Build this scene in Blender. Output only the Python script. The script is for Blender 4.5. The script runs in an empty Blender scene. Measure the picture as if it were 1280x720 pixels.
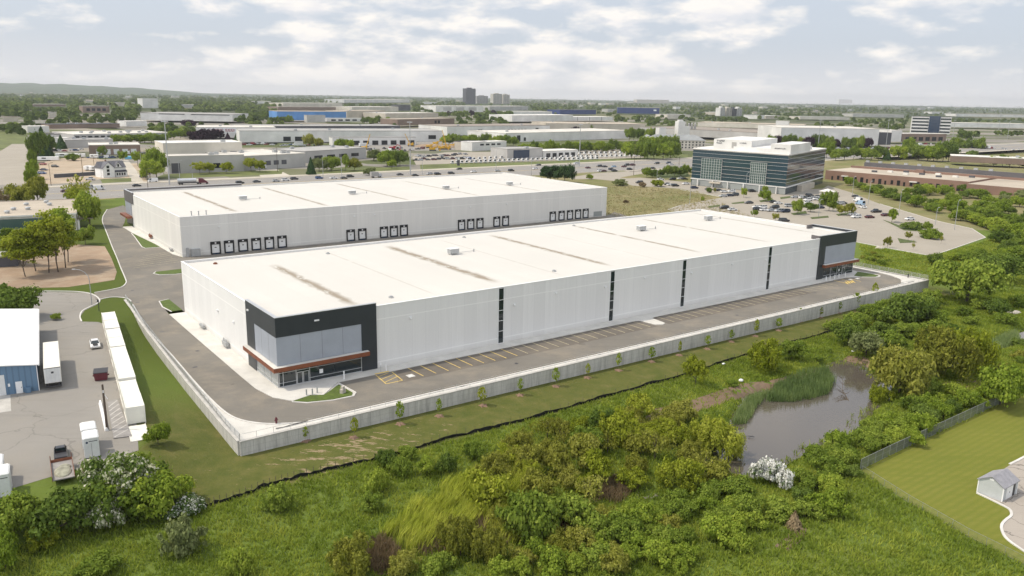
import bpy, math, random
import numpy as np
from mathutils import Vector, Matrix
from mathutils.geometry import delaunay_2d_cdt
R = math.radians
rnd = random.Random(11)
nrg = np.random.default_rng(5)
sc = bpy.context.scene
COL = sc.collection
PI = math.pi

# ------------------------------------------------------------------ camera
F, PITCH, ROLL, CH = 1004.4, 0.2343, 0.0178, 52.0
FW = Vector((0, math.cos(PITCH), -math.sin(PITCH)))
UP0 = Vector((1, 0, 0)).cross(FW)
RT = Vector((1, 0, 0)) * math.cos(ROLL) + UP0 * math.sin(ROLL)
UPV = -Vector((1, 0, 0)) * math.sin(ROLL) + UP0 * math.cos(ROLL)
CAMP = Vector((0, 0, CH))
cd = bpy.data.cameras.new('camera')
cam = bpy.data.objects.new('camera', cd)
COL.objects.link(cam)
cd.sensor_width = 36.0
cd.lens = F / 1280 * 36.0
cd.clip_start = 1.0
cd.clip_end = 60000
m = Matrix((RT, UPV, -FW)).transposed().to_4x4()
m.translation = CAMP
cam.matrix_world = m
sc.camera = cam

# site grid: s runs along the long warehouse wall, t away from the camera
YAW = 0.6383
AX, AY = -41.64, 136.59
EX, EY = math.cos(YAW), math.sin(YAW)
NX, NY = -EY, EX
def W(s, t, z=0.0):
    return Vector((AX + s * EX + t * NX, AY + s * EY + t * NY, z))
def ST(p):
    x, y = p[0] - AX, p[1] - AY
    return x * EX + y * EY, x * NX + y * NY
def ray(px, py):
    return FW * F + RT * (px - 640) + UPV * (360 - py)
def GZ(px, py, z=0.0):
    d = ray(px, py)
    k = (z - CH) / d.z
    return CAMP + d * k
def on_wall(px, py, t):
    """the point of the vertical plane t = const seen at a pixel: (s, z)"""
    d = ray(px, py)
    n = Vector((NX, NY, 0))
    k = (W(0, t) - CAMP).dot(n) / d.dot(n)
    p = CAMP + d * k
    return ST(p)[0], p.z
def on_side(px, py, s):
    d = ray(px, py)
    n = Vector((EX, EY, 0))
    k = (W(s, 0) - CAMP).dot(n) / d.dot(n)
    p = CAMP + d * k
    return ST(p)[1], p.z
def PX(p):
    d = Vector(p) - CAMP
    z = d.dot(FW)
    return 640 + F * d.dot(RT) / z, 360 - F * d.dot(UPV) / z
def ppm(p):
    return F / max(1.0, (Vector(p) - CAMP).dot(FW))

# ------------------------------------------------------------------ polygons
def inpoly(x, y, poly):
    x = np.asarray(x, float); y = np.asarray(y, float)
    r = np.zeros(x.shape, bool)
    n = len(poly)
    for i in range(n):
        x1, y1 = poly[i][0], poly[i][1]
        x2, y2 = poly[(i + 1) % n][0], poly[(i + 1) % n][1]
        if y1 == y2: continue
        c = ((y1 > y) != (y2 > y)) & (x < (x2 - x1) * (y - y1) / (y2 - y1) + x1)
        r ^= c
    return r
def distpoly(x, y, poly):
    x = np.asarray(x, float); y = np.asarray(y, float)
    d = np.full(x.shape, 1e9)
    n = len(poly)
    for i in range(n):
        x1, y1 = poly[i][0], poly[i][1]
        x2, y2 = poly[(i + 1) % n][0], poly[(i + 1) % n][1]
        dx, dy = x2 - x1, y2 - y1
        L = dx * dx + dy * dy
        if L == 0: continue
        k = np.clip(((x - x1) * dx + (y - y1) * dy) / L, 0, 1)
        d = np.minimum(d, np.hypot(x - x1 - k * dx, y - y1 - k * dy))
    return d
def sdist(x, y, poly):
    d = distpoly(x, y, poly)
    return np.where(inpoly(x, y, poly), -d, d)
def sm(x):
    x = np.clip(x, 0, 1)
    return x * x * (3 - 2 * x)
def PZ(pts, z=0.0):
    return [GZ(a, b, z) for a, b in pts]
def SS(pts):
    return [W(a, b) for a, b in pts]

# ------------------------------------------------------------------ terrain
OFFICE_LOT = PZ([(1165, 320), (1232, 297), (1215, 286), (1170, 276), (1100, 255), (1062, 240), (1035, 232), (1028, 236), (960, 238), (862, 228),
                 (800, 222), (770, 224), (790, 232), (850, 236), (905, 247), (845, 258), (835, 262), (870, 270), (990, 292), (1072, 303), (1130, 314)])
LOT = SS([(-220, -22), (-60, -22), (-30, -16), (-24, -10), (-23, 40), (-19, 62), (-20, 72), (-14, 84), (-14, 95), (-14, 400), (-220, 400)])
ISLAND = SS([(-20, 58), (-10.5, 72), (-6, 84), (-6, 120), (-30, 120), (-30, 58)])
NORTH_E = SS([(200, 24), (232, 24), (300, 40), (700, 40), (700, 700), (150, 700), (150, 60), (196, 50)])
POND_PX = [(938, 498), (925, 520), (915, 545), (900, 562), (893, 578), (905, 590), (935, 596), (965, 590), (985, 575), (1010, 560), (1045, 548), (1070, 530),
           (1085, 512), (1105, 500), (1108, 484), (1090, 470), (1075, 457), (1050, 452), (1032, 458), (1032, 472), (1015, 482), (985, 488), (960, 490)]
POND_Z = -4.9
POND = PZ(POND_PX, POND_Z)
CREEK_PX = [(1085, 478), (1130, 462), (1180, 446), (1225, 434), (1262, 420), (1300, 408), (1300, 418), (1262, 432), (1232, 441), (1190, 458), (1140, 474), (1098, 490)]
CREEK = PZ(CREEK_PX, POND_Z)
def T(x, y):
    x = np.asarray(x, float); y = np.asarray(y, float)
    s = (x - AX) * EX + (y - AY) * EY
    t = (x - AX) * NX + (y - AY) * NY
    zw = -(2.15 + 1.35 * np.clip((s + 14) / 208, 0, 1))
    low = zw - 0.06 * np.clip(-19 - t, 0, 13)
    low = low + (-4.0 - low) * sm((-33 - t) / 10)
    low = low + (-3.3 + 4.0) * sm((-66 - t) / 8)
    dp = np.minimum(sdist(x, y, POND), sdist(x, y, CREEK))
    low = low + (-5.6 - low) * sm((3.2 - dp) / 3.2)
    k = sm(sdist(x, y, LOT) / 13) * sm(sdist(x, y, ISLAND) / 11) * sm(sdist(x, y, OFFICE_LOT) / 26) * sm(sdist(x, y, NORTH_E) / 24)
    z = low * k
    far_n = sm((t - 62) / 10)
    z = z * (1 - np.where(s < 196, far_n, 0))
    sl = -13.1 + (t + 19) * 0.046
    ins = (t > -18.3) & (t < 56) & (s > sl) & (s < 190)
    return np.where(ins, np.minimum(z, -0.7), z)
def TZ(x, y):
    return float(T(np.array([x]), np.array([y]))[0])
def G(px, py):
    """a pixel's point on the terrain"""
    z = 0.0
    for _ in range(10):
        p = GZ(px, py, z)
        z = 0.5 * z + 0.5 * TZ(p.x, p.y)
    p = GZ(px, py, z)
    return p

# ------------------------------------------------------------------ materials
def new_mat(name):
    mt = bpy.data.materials.new(name)
    mt.use_nodes = True
    nt = mt.node_tree
    return mt, nt, nt.nodes['Principled BSDF']
def node(nt, t, **kw):
    n = nt.nodes.new(t)
    for k, v in kw.items(): setattr(n, k, v)
    return n
def rgba(c): return (c[0], c[1], c[2], 1)
def noise(nt, scale, detail=3, rough=0.55, vec=None):
    n = node(nt, 'ShaderNodeTexNoise')
    n.inputs['Scale'].default_value = scale
    n.inputs['Detail'].default_value = detail
    n.inputs['Roughness'].default_value = rough
    if vec is not None: nt.links.new(vec, n.inputs['Vector'])
    return n.outputs['Fac']
def ramp(nt, fac, stops):
    n = node(nt, 'ShaderNodeValToRGB')
    e = n.color_ramp.elements
    e[0].position, e[0].color = stops[0][0], rgba(stops[0][1])
    e[1].position, e[1].color = stops[-1][0], rgba(stops[-1][1])
    for p, c in stops[1:-1]:
        q = e.new(p); q.color = rgba(c)
    nt.links.new(fac, n.inputs['Fac'])
    return n.outputs['Color']
def mixc(nt, fac, a, b, mode='MIX'):
    n = node(nt, 'ShaderNodeMix', data_type='RGBA', blend_type=mode)
    if isinstance(fac, (int, float)): n.inputs[0].default_value = fac
    else: nt.links.new(fac, n.inputs[0])
    for i, v in ((6, a), (7, b)):
        if isinstance(v, tuple): n.inputs[i].default_value = rgba(v)
        else: nt.links.new(v, n.inputs[i])
    return n.outputs[2]
def mathn(nt, op, a, b=0.0, c=None):
    n = node(nt, 'ShaderNodeMath', operation=op)
    for i, v in enumerate((a, b) if c is None else (a, b, c)):
        if isinstance(v, (int, float)): n.inputs[i].default_value = v
        else: nt.links.new(v, n.inputs[i])
    return n.outputs[0]
def pos(nt, rot=None, scale=None):
    g = node(nt, 'ShaderNodeNewGeometry').outputs['Position']
    if rot is None and scale is None: return g
    mp = node(nt, 'ShaderNodeMapping')
    mp.vector_type = 'POINT'
    if rot: mp.inputs['Rotation'].default_value = (0, 0, rot)
    if scale: mp.inputs['Scale'].default_value = scale
    nt.links.new(g, mp.inputs['Vector'])
    return mp.outputs[0]
def objc(nt): return node(nt, 'ShaderNodeTexCoord').outputs['Object']
def mat(name, c, rough=0.6, var=0.10, scale=0.6, metal=0.0, spec=None, space='obj', fine=None):
    """one colour with uneven wear"""
    mt, nt, b = new_mat(name)
    v = objc(nt) if space == 'obj' else pos(nt)
    f = noise(nt, scale, 4, 0.6, v)
    lo = tuple(x * (1 - 2 * var) for x in c); hi = tuple(min(1, x * (1 + 2 * var)) for x in c)
    col = ramp(nt, f, [(0.25, lo), (0.75, hi)])
    if fine:
        f2 = noise(nt, fine, 2, 0.5, v)
        col = mixc(nt, mathn(nt, 'MULTIPLY', f2, 0.35), col, tuple(x * 0.6 for x in c))
    nt.links.new(col, b.inputs['Base Color'])
    b.inputs['Roughness'].default_value = rough
    b.inputs['Metallic'].default_value = metal
    if spec is not None: b.inputs['Specular IOR Level'].default_value = spec
    return mt
MATS = {}
def M(name, *a, **k):
    if name not in MATS: MATS[name] = mat(name, *a, **k)
    return MATS[name]
M('concrete', (0.50, 0.48, 0.44), 0.85, 0.12, 0.5, space='w', fine=6)
M('concrete_pale', (0.62, 0.60, 0.55), 0.85, 0.08, 0.3, space='w', fine=5)
M('kerb', (0.60, 0.58, 0.54), 0.8, 0.08, 0.5, space='w')
M('yellow_paint', (0.70, 0.50, 0.13), 0.7, 0.12, 1.5, space='w')
M('faded_paint', (0.50, 0.43, 0.27), 0.7, 0.2, 1.5, space='w')
M('white_paint', (0.62, 0.61, 0.58), 0.7, 0.15, 1.5, space='w')
M('charcoal_panel', (0.028, 0.034, 0.040), 0.42, 0.06, 0.3)
M('charcoal_edge', (0.12, 0.11, 0.11), 0.5, 0.06, 0.3)
M('grey_panel', (0.33, 0.355, 0.40), 0.5, 0.04, 0.3)
M('rust_canopy', (0.20, 0.062, 0.026), 0.5, 0.12, 0.8)
M('alu', (0.60, 0.61, 0.62), 0.4, 0.05, 1, metal=0.6)
M('dark_steel', (0.045, 0.045, 0.05), 0.5, 0.1, 1)
M('pole_steel', (0.42, 0.43, 0.43), 0.5, 0.08, 1, metal=0.4)
M('wood_pole', (0.10, 0.075, 0.055), 0.85, 0.15, 1)
M('white_sheet', (0.78, 0.78, 0.76), 0.5, 0.04, 0.4)
M('cream_sheet', (0.76, 0.74, 0.66), 0.5, 0.05, 0.4)
M('trailer_white', (0.66, 0.67, 0.66), 0.45, 0.06, 0.6)
M('rubber', (0.02, 0.02, 0.02), 0.8, 0.1, 2)
M('black_fabric', (0.012, 0.012, 0.013), 0.9, 0.2, 0.8)
M('blue_siding', (0.115, 0.20, 0.30), 0.5, 0.06, 0.5)
M('shingle', (0.28, 0.275, 0.295), 0.85, 0.1, 1.5)
M('shed_siding', (0.47, 0.49, 0.49), 0.6, 0.04, 1)
M('white_trim', (0.80, 0.80, 0.79), 0.5, 0.03, 1)
M('maroon', (0.11, 0.018, 0.028), 0.5, 0.1, 1)
M('bark', (0.10, 0.078, 0.058), 0.9, 0.2, 1.5)
M('pale_bark', (0.24, 0.21, 0.17), 0.9, 0.15, 1.5)
M('mulch', (0.20, 0.125, 0.085), 0.95, 0.2, 1.5, space='w')
M('stone', (0.45, 0.41, 0.35), 0.9, 0.15, 1.5)
M('plank', (0.27, 0.255, 0.24), 0.9, 0.12, 1.0)
M('rust', (0.20, 0.075, 0.04), 0.8, 0.2, 1.2)
def glass(name, c=(0.012, 0.018, 0.022), rough=0.06, spec=0.8):
    mt, nt, b = new_mat(name)
    b.inputs['Base Color'].default_value = rgba(c)
    b.inputs['Roughness'].default_value = rough
    b.inputs['Specular IOR Level'].default_value = spec
    MATS[name] = mt
glass('glass_dark', (0.012, 0.022, 0.027)); glass('glass_office', (0.02, 0.05, 0.068), 0.08, 0.9); glass('glass_green', (0.06, 0.105, 0.10), 0.15); glass('glass_blue', (0.015, 0.035, 0.075), 0.1)
glass('window_dark', (0.02, 0.022, 0.026), 0.2, 0.5); glass('glass_pale', (0.30, 0.32, 0.31), 0.2, 0.5)

def precast(name, c, streak=0.10):
    """painted precast wall: vertical streaks, panel joints, paler cap band"""
    mt, nt, b = new_mat(name)
    v = objc(nt)
    sx = node(nt, 'ShaderNodeSeparateXYZ'); nt.links.new(v, sx.inputs[0])
    u = mathn(nt, 'ADD', sx.outputs[0], sx.outputs[1])
    cb = node(nt, 'ShaderNodeCombineXYZ')
    nt.links.new(u, cb.inputs[0])
    nt.links.new(mathn(nt, 'MULTIPLY', sx.outputs[2], 0.035), cb.inputs[1])
    st = noise(nt, 1.3, 4, 0.7, cb.outputs[0])
    big = noise(nt, 0.12, 2, 0.5, v)
    col = ramp(nt, st, [(0.28, tuple(x * (1 - streak) for x in c)), (0.62, c)])
    col = mixc(nt, mathn(nt, 'MULTIPLY', big, 0.25), col, tuple(x * 0.86 for x in c))
    wnz = node(nt, 'ShaderNodeTexWhiteNoise', noise_dimensions='1D'); nt.links.new(mathn(nt, 'FLOOR', mathn(nt, 'DIVIDE', u, 3.05)), wnz.inputs['W'])
    col = mixc(nt, mathn(nt, 'MULTIPLY', wnz.outputs['Value'], 0.85), col, tuple(x * 0.88 for x in c))
    dz = mathn(nt, 'MAXIMUM', mathn(nt, 'SUBTRACT', 1.0, mathn(nt, 'DIVIDE', sx.outputs[2], mathn(nt, 'ADD', 0.4, mathn(nt, 'MULTIPLY', st, 1.6)))), 0.0)
    col = mixc(nt, mathn(nt, 'MULTIPLY', dz, 0.35), col, (0.42, 0.38, 0.31))
    j = mathn(nt, 'PINGPONG', u, 1.525)
    jm = mathn(nt, 'LESS_THAN', j, 0.045)
    col = mixc(nt, mathn(nt, 'MULTIPLY', jm, 0.22), col, tuple(x * 0.62 for x in c))
    # cast reveal lines near the top and the foot
    for zz in (9.9, 1.35):
        zl = mathn(nt, 'LESS_THAN', mathn(nt, 'ABSOLUTE', mathn(nt, 'SUBTRACT', sx.outputs[2], zz)), 0.10)
        col = mixc(nt, mathn(nt, 'MULTIPLY', zl, 0.7), col, tuple(min(0.95, x * 1.10) for x in c))
    nt.links.new(col, b.inputs['Base Color'])
    b.inputs['Roughness'].default_value = 0.7
    MATS[name] = mt
precast('precast_white', (0.80, 0.79, 0.765))
precast('precast_warm', (0.76, 0.745, 0.70))

def roofing(name, c, L, Wd, band):
    """single-ply roof: sheet seams across, ponding dirt along the drain lines"""
    mt, nt, b = new_mat(name)
    v = objc(nt)
    sx = node(nt, 'ShaderNodeSeparateXYZ'); nt.links.new(v, sx.inputs[0])
    big = noise(nt, 0.06, 4, 0.6, v)
    col = ramp(nt, big, [(0.3, tuple(x * 0.93 for x in c)), (0.7, c)])
    # seams
    sp = mathn(nt, 'LESS_THAN', mathn(nt, 'PINGPONG', sx.outputs[0], 1.5), 0.05)
    col = mixc(nt, mathn(nt, 'MULTIPLY', sp, 0.28), col, tuple(x * 0.72 for x in c))
    sy = mathn(nt, 'LESS_THAN', mathn(nt, 'PINGPONG', sx.outputs[1], 7.5), 0.07)
    col = mixc(nt, mathn(nt, 'MULTIPLY', sy, 0.22), col, tuple(x * 0.7 for x in c))
    wn2 = node(nt, 'ShaderNodeTexWhiteNoise', noise_dimensions='1D'); nt.links.new(mathn(nt, 'FLOOR', mathn(nt, 'DIVIDE', sx.outputs[0], 3.0)), wn2.inputs['W'])
    col = mixc(nt, mathn(nt, 'MULTIPLY', wn2.outputs['Value'], 0.4), col, tuple(x * 0.92 for x in c))
    # blotches
    bl = noise(nt, 0.5, 5, 0.7, v)
    blm = mathn(nt, 'GREATER_THAN', bl, 0.66)
    col = mixc(nt, mathn(nt, 'MULTIPLY', blm, 0.22), col, tuple(x * 0.72 for x in c))
    for (x0, wd, y0, y1, stg) in band:
        d = mathn(nt, 'ABSOLUTE', mathn(nt, 'SUBTRACT', sx.outputs[0], x0))
        wob = mathn(nt, 'MULTIPLY', noise(nt, 0.35, 4, 0.7, v), wd * 2.0)
        f = mathn(nt, 'SUBTRACT', 1.0, mathn(nt, 'DIVIDE', d, wob))
        f = mathn(nt, 'MAXIMUM', f, 0.0)
        cb = node(nt, 'ShaderNodeCombineXYZ')
        nt.links.new(sx.outputs[0], cb.inputs[0]); nt.links.new(mathn(nt, 'MULTIPLY', sx.outputs[1], 0.25), cb.inputs[1])
        sp2 = noise(nt, 0.8, 4, 0.75, cb.outputs[0])
        f = mathn(nt, 'MULTIPLY', f, mathn(nt, 'MULTIPLY', mathn(nt, 'GREATER_THAN', sp2, 0.42), 1.0))
        ya = mathn(nt, 'MULTIPLY', mathn(nt, 'SMOOTH_MIN', mathn(nt, 'MAXIMUM', mathn(nt, 'DIVIDE', mathn(nt, 'SUBTRACT', sx.outputs[1], y0), 6.0), 0.0), 1.0, 0.1),
                   mathn(nt, 'SMOOTH_MIN', mathn(nt, 'MAXIMUM', mathn(nt, 'DIVIDE', mathn(nt, 'SUBTRACT', y1, sx.outputs[1]), 6.0), 0.0), 1.0, 0.1))
        f = mathn(nt, 'MULTIPLY', mathn(nt, 'MULTIPLY', f, ya), stg)
        col = mixc(nt, mathn(nt, 'MINIMUM', f, 0.95), col, (0.27, 0.225, 0.165))
    nt.links.new(col, b.inputs['Base Color'])
    b.inputs['Roughness'].default_value = 0.75
    MATS[name] = mt

def asphalt(name, c, var=0.12, cracks=0.0, lane=None, tan=(0.33, 0.28, 0.21), dust=0.3, crw=0.006, crk=0.35):
    mt, nt, b = new_mat(name)
    v = pos(nt, rot=-YAW)
    big = noise(nt, 0.05, 5, 0.65, v)
    fine = noise(nt, 2.5, 3, 0.6, v)
    col = ramp(nt, big, [(0.3, tuple(x * (1 - var) for x in c)), (0.7, tuple(x * (1 + var) for x in c))])
    col = mixc(nt, mathn(nt, 'MULTIPLY', fine, 0.25), col, tuple(x * 0.75 for x in c))
    d = noise(nt, 0.11, 5, 0.7, v)
    dm = mathn(nt, 'MULTIPLY', mathn(nt, 'SUBTRACT', d, 0.47), 4.0)
    dm = mathn(nt, 'MINIMUM', mathn(nt, 'MAXIMUM', dm, 0.0), 1.0)
    col = mixc(nt, mathn(nt, 'MULTIPLY', dm, dust), col, tan)
    # tyre-darkened streaks along the drive direction
    cb = pos(nt, rot=-YAW, scale=(0.03, 0.6, 1))
    tr = noise(nt, 1.0, 3, 0.6, cb)
    trm = mathn(nt, 'MINIMUM', mathn(nt, 'MAXIMUM', mathn(nt, 'MULTIPLY', mathn(nt, 'SUBTRACT', tr, 0.55), 5.0), 0.0), 1.0)
    col = mixc(nt, mathn(nt, 'MULTIPLY', trm, 0.38), col, tuple(x * 0.7 for x in c))
    if cracks:
        vo = node(nt, 'ShaderNodeTexVoronoi', feature='DISTANCE_TO_EDGE')
        vo.inputs['Scale'].default_value = cracks
        wn = node(nt, 'ShaderNodeTexNoise'); wn.inputs['Scale'].default_value = 0.3; wn.inputs['Detail'].default_value = 4
        nt.links.new(v, wn.inputs['Vector'])
        ad = node(nt, 'ShaderNodeVectorMath', operation='MULTIPLY_ADD')
        nt.links.new(wn.outputs['Color'], ad.inputs[0]); ad.inputs[1].default_value = (5, 5, 0); nt.links.new(v, ad.inputs[2])
        nt.links.new(ad.outputs[0], vo.inputs['Vector'])
        cm = mathn(nt, 'LESS_THAN', vo.outputs['Distance'], crw)
        col = mixc(nt, mathn(nt, 'MULTIPLY', cm, crk), col, tuple(x * 0.35 for x in c))
    vs_ = node(nt, 'ShaderNodeTexVoronoi'); vs_.inputs['Scale'].default_value = 0.16; nt.links.new(v, vs_.inputs['Vector'])
    spr = node(nt, 'ShaderNodeSeparateColor'); nt.links.new(vs_.outputs['Color'], spr.inputs[0])
    ol = mathn(nt, 'LESS_THAN', vs_.outputs['Distance'], mathn(nt, 'MULTIPLY', mathn(nt, 'MULTIPLY', spr.outputs[0], spr.outputs[1]), 0.16))
    col = mixc(nt, mathn(nt, 'MULTIPLY', ol, 0.4), col, tuple(x * 0.5 for x in c))
    nt.links.new(col, b.inputs['Base Color'])
    b.inputs['Roughness'].default_value = 0.85
    b.inputs['Specular IOR Level'].default_value = 0.3
    MATS[name] = mt
asphalt('asphalt_new', (0.185, 0.170, 0.146), 0.16, dust=0.5)
asphalt('asphalt_dark', (0.140, 0.124, 0.105), 0.14, dust=0.35)
asphalt('asphalt_road', (0.275, 0.260, 0.240), 0.10, dust=0.12)
asphalt('asphalt_lot', (0.265, 0.248, 0.222), 0.10, cracks=0.06, dust=0.18)
asphalt('asphalt_park', (0.35, 0.315, 0.26), 0.08, dust=0.18)
asphalt('asphalt_yard', (0.37, 0.33, 0.285), 0.08, cracks=0.16, dust=0.12, crw=0.012, crk=0.75)
asphalt('dirt', (0.30, 0.215, 0.145), 0.3, dust=0.7, tan=(0.43, 0.36, 0.27))
asphalt('yard_dirt', (0.40, 0.315, 0.225), 0.2, dust=0.6, tan=(0.47, 0.41, 0.31))
asphalt('mud', (0.165, 0.112, 0.074), 0.25, dust=0.5, tan=(0.27, 0.21, 0.145))

# ------------------------------------------------------------------ mesh helpers
class MB:
    def __init__(self):
        self.v, self.f, self.m = [], [], []
    def add(self, vs, fs, mi=0):
        o = len(self.v)
        self.v += [tuple(p) for p in vs]
        for f in fs:
            self.f.append(tuple(i + o for i in f)); self.m.append(mi)
        return self
    def box(self, x0, x1, y0, y1, z0, z1, mi=0, top=None):
        vs = [(x0, y0, z0), (x1, y0, z0), (x1, y1, z0), (x0, y1, z0), (x0, y0, z1), (x1, y0, z1), (x1, y1, z1), (x0, y1, z1)]
        self.add(vs, [(0, 3, 2, 1), (0, 1, 5, 4), (1, 2, 6, 5), (2, 3, 7, 6), (3, 0, 4, 7)], mi)
        self.add(vs[4:], [(0, 1, 2, 3)], mi if top is None else top)
        return self
    def bbox(self, x0, x1, y0, y1, z0, z1, b=0.05, mi=0):
        """a box with chamfered upright and top edges"""
        def ring(i, z): return [(x0 + i + b, y0 + i, z), (x1 - i - b, y0 + i, z), (x1 - i, y0 + i + b, z), (x1 - i, y1 - i - b, z), (x1 - i - b, y1 - i, z), (x0 + i + b, y1 - i, z), (x0 + i, y1 - i - b, z), (x0 + i, y0 + i + b, z)]
        rs = [ring(0, z0), ring(0, z1 - b), ring(b, z1)]
        return self.loft(rs, mi)
    def loft(self, rs, mi=0, caps=True):
        n = len(rs[0]); o = len(self.v)
        for r in rs: self.v += [tuple(p) for p in r]
        for k in range(len(rs) - 1):
            for i in range(n):
                j = (i + 1) % n
                self.f.append((o + k * n + i, o + k * n + j, o + (k + 1) * n + j, o + (k + 1) * n + i)); self.m.append(mi)
        if caps:
            self.f.append(tuple(o + i for i in reversed(range(n)))); self.m.append(mi)
            self.f.append(tuple(o + (len(rs) - 1) * n + i for i in range(n))); self.m.append(mi)
        return self
    def prism(self, poly, z0, z1, mi=0, top=None, bottom=False):
        a = sum(poly[i][0] * poly[(i + 1) % len(poly)][1] - poly[(i + 1) % len(poly)][0] * poly[i][1] for i in range(len(poly)))
        if a < 0: poly = poly[::-1]
        n = len(poly); o = len(self.v)
        self.v += [(p[0], p[1], z0) for p in poly] + [(p[0], p[1], z1) for p in poly]
        for i in range(n):
            j = (i + 1) % n
            self.f.append((o + i, o + j, o + n + j, o + n + i)); self.m.append(mi)
        self.f.append(tuple(o + n + i for i in range(n))); self.m.append(mi if top is None else top)
        if bottom: self.f.append(tuple(o + i for i in reversed(range(n)))); self.m.append(mi)
        return self
    def tube(self, p0, p1, r0, r1=None, n=6, mi=0):
        p0, p1 = Vector(p0), Vector(p1)
        r1 = r0 if r1 is None else r1
        d = (p1 - p0).normalized()
        a = d.orthogonal().normalized(); b = d.cross(a)
        cs = [(math.cos(2 * PI * i / n), math.sin(2 * PI * i / n)) for i in range(n)]
        return self.loft([[p0 + (a * c + b * s) * r0 for c, s in cs], [p1 + (a * c + b * s) * r1 for c, s in cs]], mi)
    def path(self, pts, rs, n=6, mi=0):
        pts = [Vector(p) for p in pts]
        cs = [(math.cos(2 * PI * i / n), math.sin(2 * PI * i / n)) for i in range(n)]
        a = (pts[1] - pts[0]).normalized().orthogonal().normalized()
        rings = []
        for i, p in enumerate(pts):
            d = (pts[min(i + 1, len(pts) - 1)] - pts[max(i - 1, 0)]).normalized()
            a = (a - d * a.dot(d)).normalized(); b = d.cross(a)
            rings.append([p + (a * c + b * s) * rs[i] for c, s in cs])
        return self.loft(rings, mi)
    def cyl(self, x, y, z0, z1, r, n=12, mi=0, r1=None):
        return self.tube((x, y, z0), (x, y, z1), r, r1, n, mi)
    def dome(self, x, y, z, rx, ry, rz, n=12, k=5, mi=0):
        rs = []
        for i in range(k + 1):
            a = PI / 2 * i / k * 0.97
            rs.append([(x + rx * math.cos(a) * math.cos(2 * PI * j / n), y + ry * math.cos(a) * math.sin(2 * PI * j / n), z + rz * math.sin(a)) for j in range(n)])
        return self.loft(rs, mi)
    def build(self, name, mats, parent=None, loc=None, rz=None, smooth=False):
        me = bpy.data.meshes.new(name)
        me.from_pydata(self.v, [], self.f)
        if not isinstance(mats, (list, tuple)): mats = [mats]
        for q in mats: me.materials.append(MATS[q] if isinstance(q, str) else q)
        me.polygons.foreach_set('material_index', self.m)
        if smooth: me.polygons.foreach_set('use_smooth', [True] * len(me.polygons))
        me.update()
        o = bpy.data.objects.new(name, me)
        COL.objects.link(o)
        if parent is not None: o.parent = parent
        if loc is not None: o.location = loc
        if rz is not None: o.rotation_euler = (0, 0, rz)
        return o
def tag(o, label=None, cat=None, group=None, kind=None):
    if label: o['label'] = label
    if cat: o['category'] = cat
    if group: o['group'] = group
    if kind: o['kind'] = kind
    return o
def thing(name, label, cat, loc=(0, 0, 0), rz=0.0, group=None):
    o = bpy.data.objects.new(name, None)
    o.empty_display_size = 0.5
    COL.objects.link(o)
    o.location = loc; o.rotation_euler = (0, 0, rz)
    return tag(o, label, cat, group)
def dup(root, loc, rz=0.0, scale=None, label=None, group=None):
    r = root.copy(); COL.objects.link(r)
    r.location = loc; r.rotation_euler = (0, 0, rz)
    if scale is not None: r.scale = scale if isinstance(scale, tuple) else (scale,) * 3
    if label: r['label'] = label
    if group: r['group'] = group
    for ch in KIDS.get(root.name, ()):
        c = ch.copy(); COL.objects.link(c); c.parent = r
        for g in KIDS.get(ch.name, ()):
            d = g.copy(); COL.objects.link(d); d.parent = c
    return r
KIDS = {}
def kids(root):
    """remember a prototype's children, so that copies can be made without scanning the scene"""
    KIDS[root.name] = list(root.children)
    for c in root.children:
        if len(c.children): KIDS[c.name] = list(c.children)
    return root
def struct(name, o):
    o['kind'] = 'structure'
    return o
def sheet(name, polys, z, mt, kind='structure'):
    """flat paving: each polygon triangulated with care for concave outlines"""
    mb = MB()
    for poly in polys:
        p2 = [Vector((p[0], p[1])) for p in poly]
        r = delaunay_2d_cdt(p2, [], [list(range(len(p2)))], 1, 1e-5)
        vs = [(p.x, p.y, z) for p in r[0]]
        fs = []
        for f in r[2]:
            a, b, c = (r[0][i] for i in f[:3])
            fs.append(tuple(f) if (b - a).cross(c - a) > 0 else tuple(reversed(f)))
        mb.add(vs, fs)
    o = mb.build(name, mt)
    if kind: o['kind'] = kind
    return o
def drape(name, poly, dz, step, mt, kind='structure', fz=None):
    p2 = [Vector((p[0], p[1])) for p in poly]
    # refine the outline
    out = []
    for i in range(len(p2)):
        a, b = p2[i], p2[(i + 1) % len(p2)]
        k = max(1, int((b - a).length / step))
        for j in range(k): out.append(a + (b - a) * (j / k))
    xs = [p.x for p in out]; ys = [p.y for p in out]
    gx, gy = np.meshgrid(np.arange(min(xs), max(xs), step), np.arange(min(ys), max(ys), step))
    gx, gy = gx.ravel(), gy.ravel()
    pl = [(p.x, p.y) for p in out]
    ok = sdist(gx, gy, pl) < -0.4 * step
    pts = out + [Vector((a, b)) for a, b in zip(gx[ok], gy[ok])]
    r = delaunay_2d_cdt(pts, [], [list(range(len(out)))], 1, 1e-5)
    x = np.array([p.x for p in r[0]]); y = np.array([p.y for p in r[0]])
    z = T(x, y) + dz
    fs = []
    for f in r[2]:
        a, b, c = (r[0][i] for i in f[:3])
        fs.append(tuple(f) if (b - a).cross(c - a) > 0 else tuple(reversed(f)))
    mb = MB().add(list(zip(x, y, z)), fs)
    o = mb.build(name, mt)
    if kind: o['kind'] = kind
    return o
def offset(pts, d):
    """a polyline moved d to its left"""
    out = []
    for i, p in enumerate(pts):
        a = Vector(pts[max(i - 1, 0)][:2]); b = Vector(pts[min(i + 1, len(pts) - 1)][:2])
        t = (b - a).normalized()
        out.append(Vector((p[0] - t.y * d, p[1] + t.x * d)))
    return out
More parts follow.
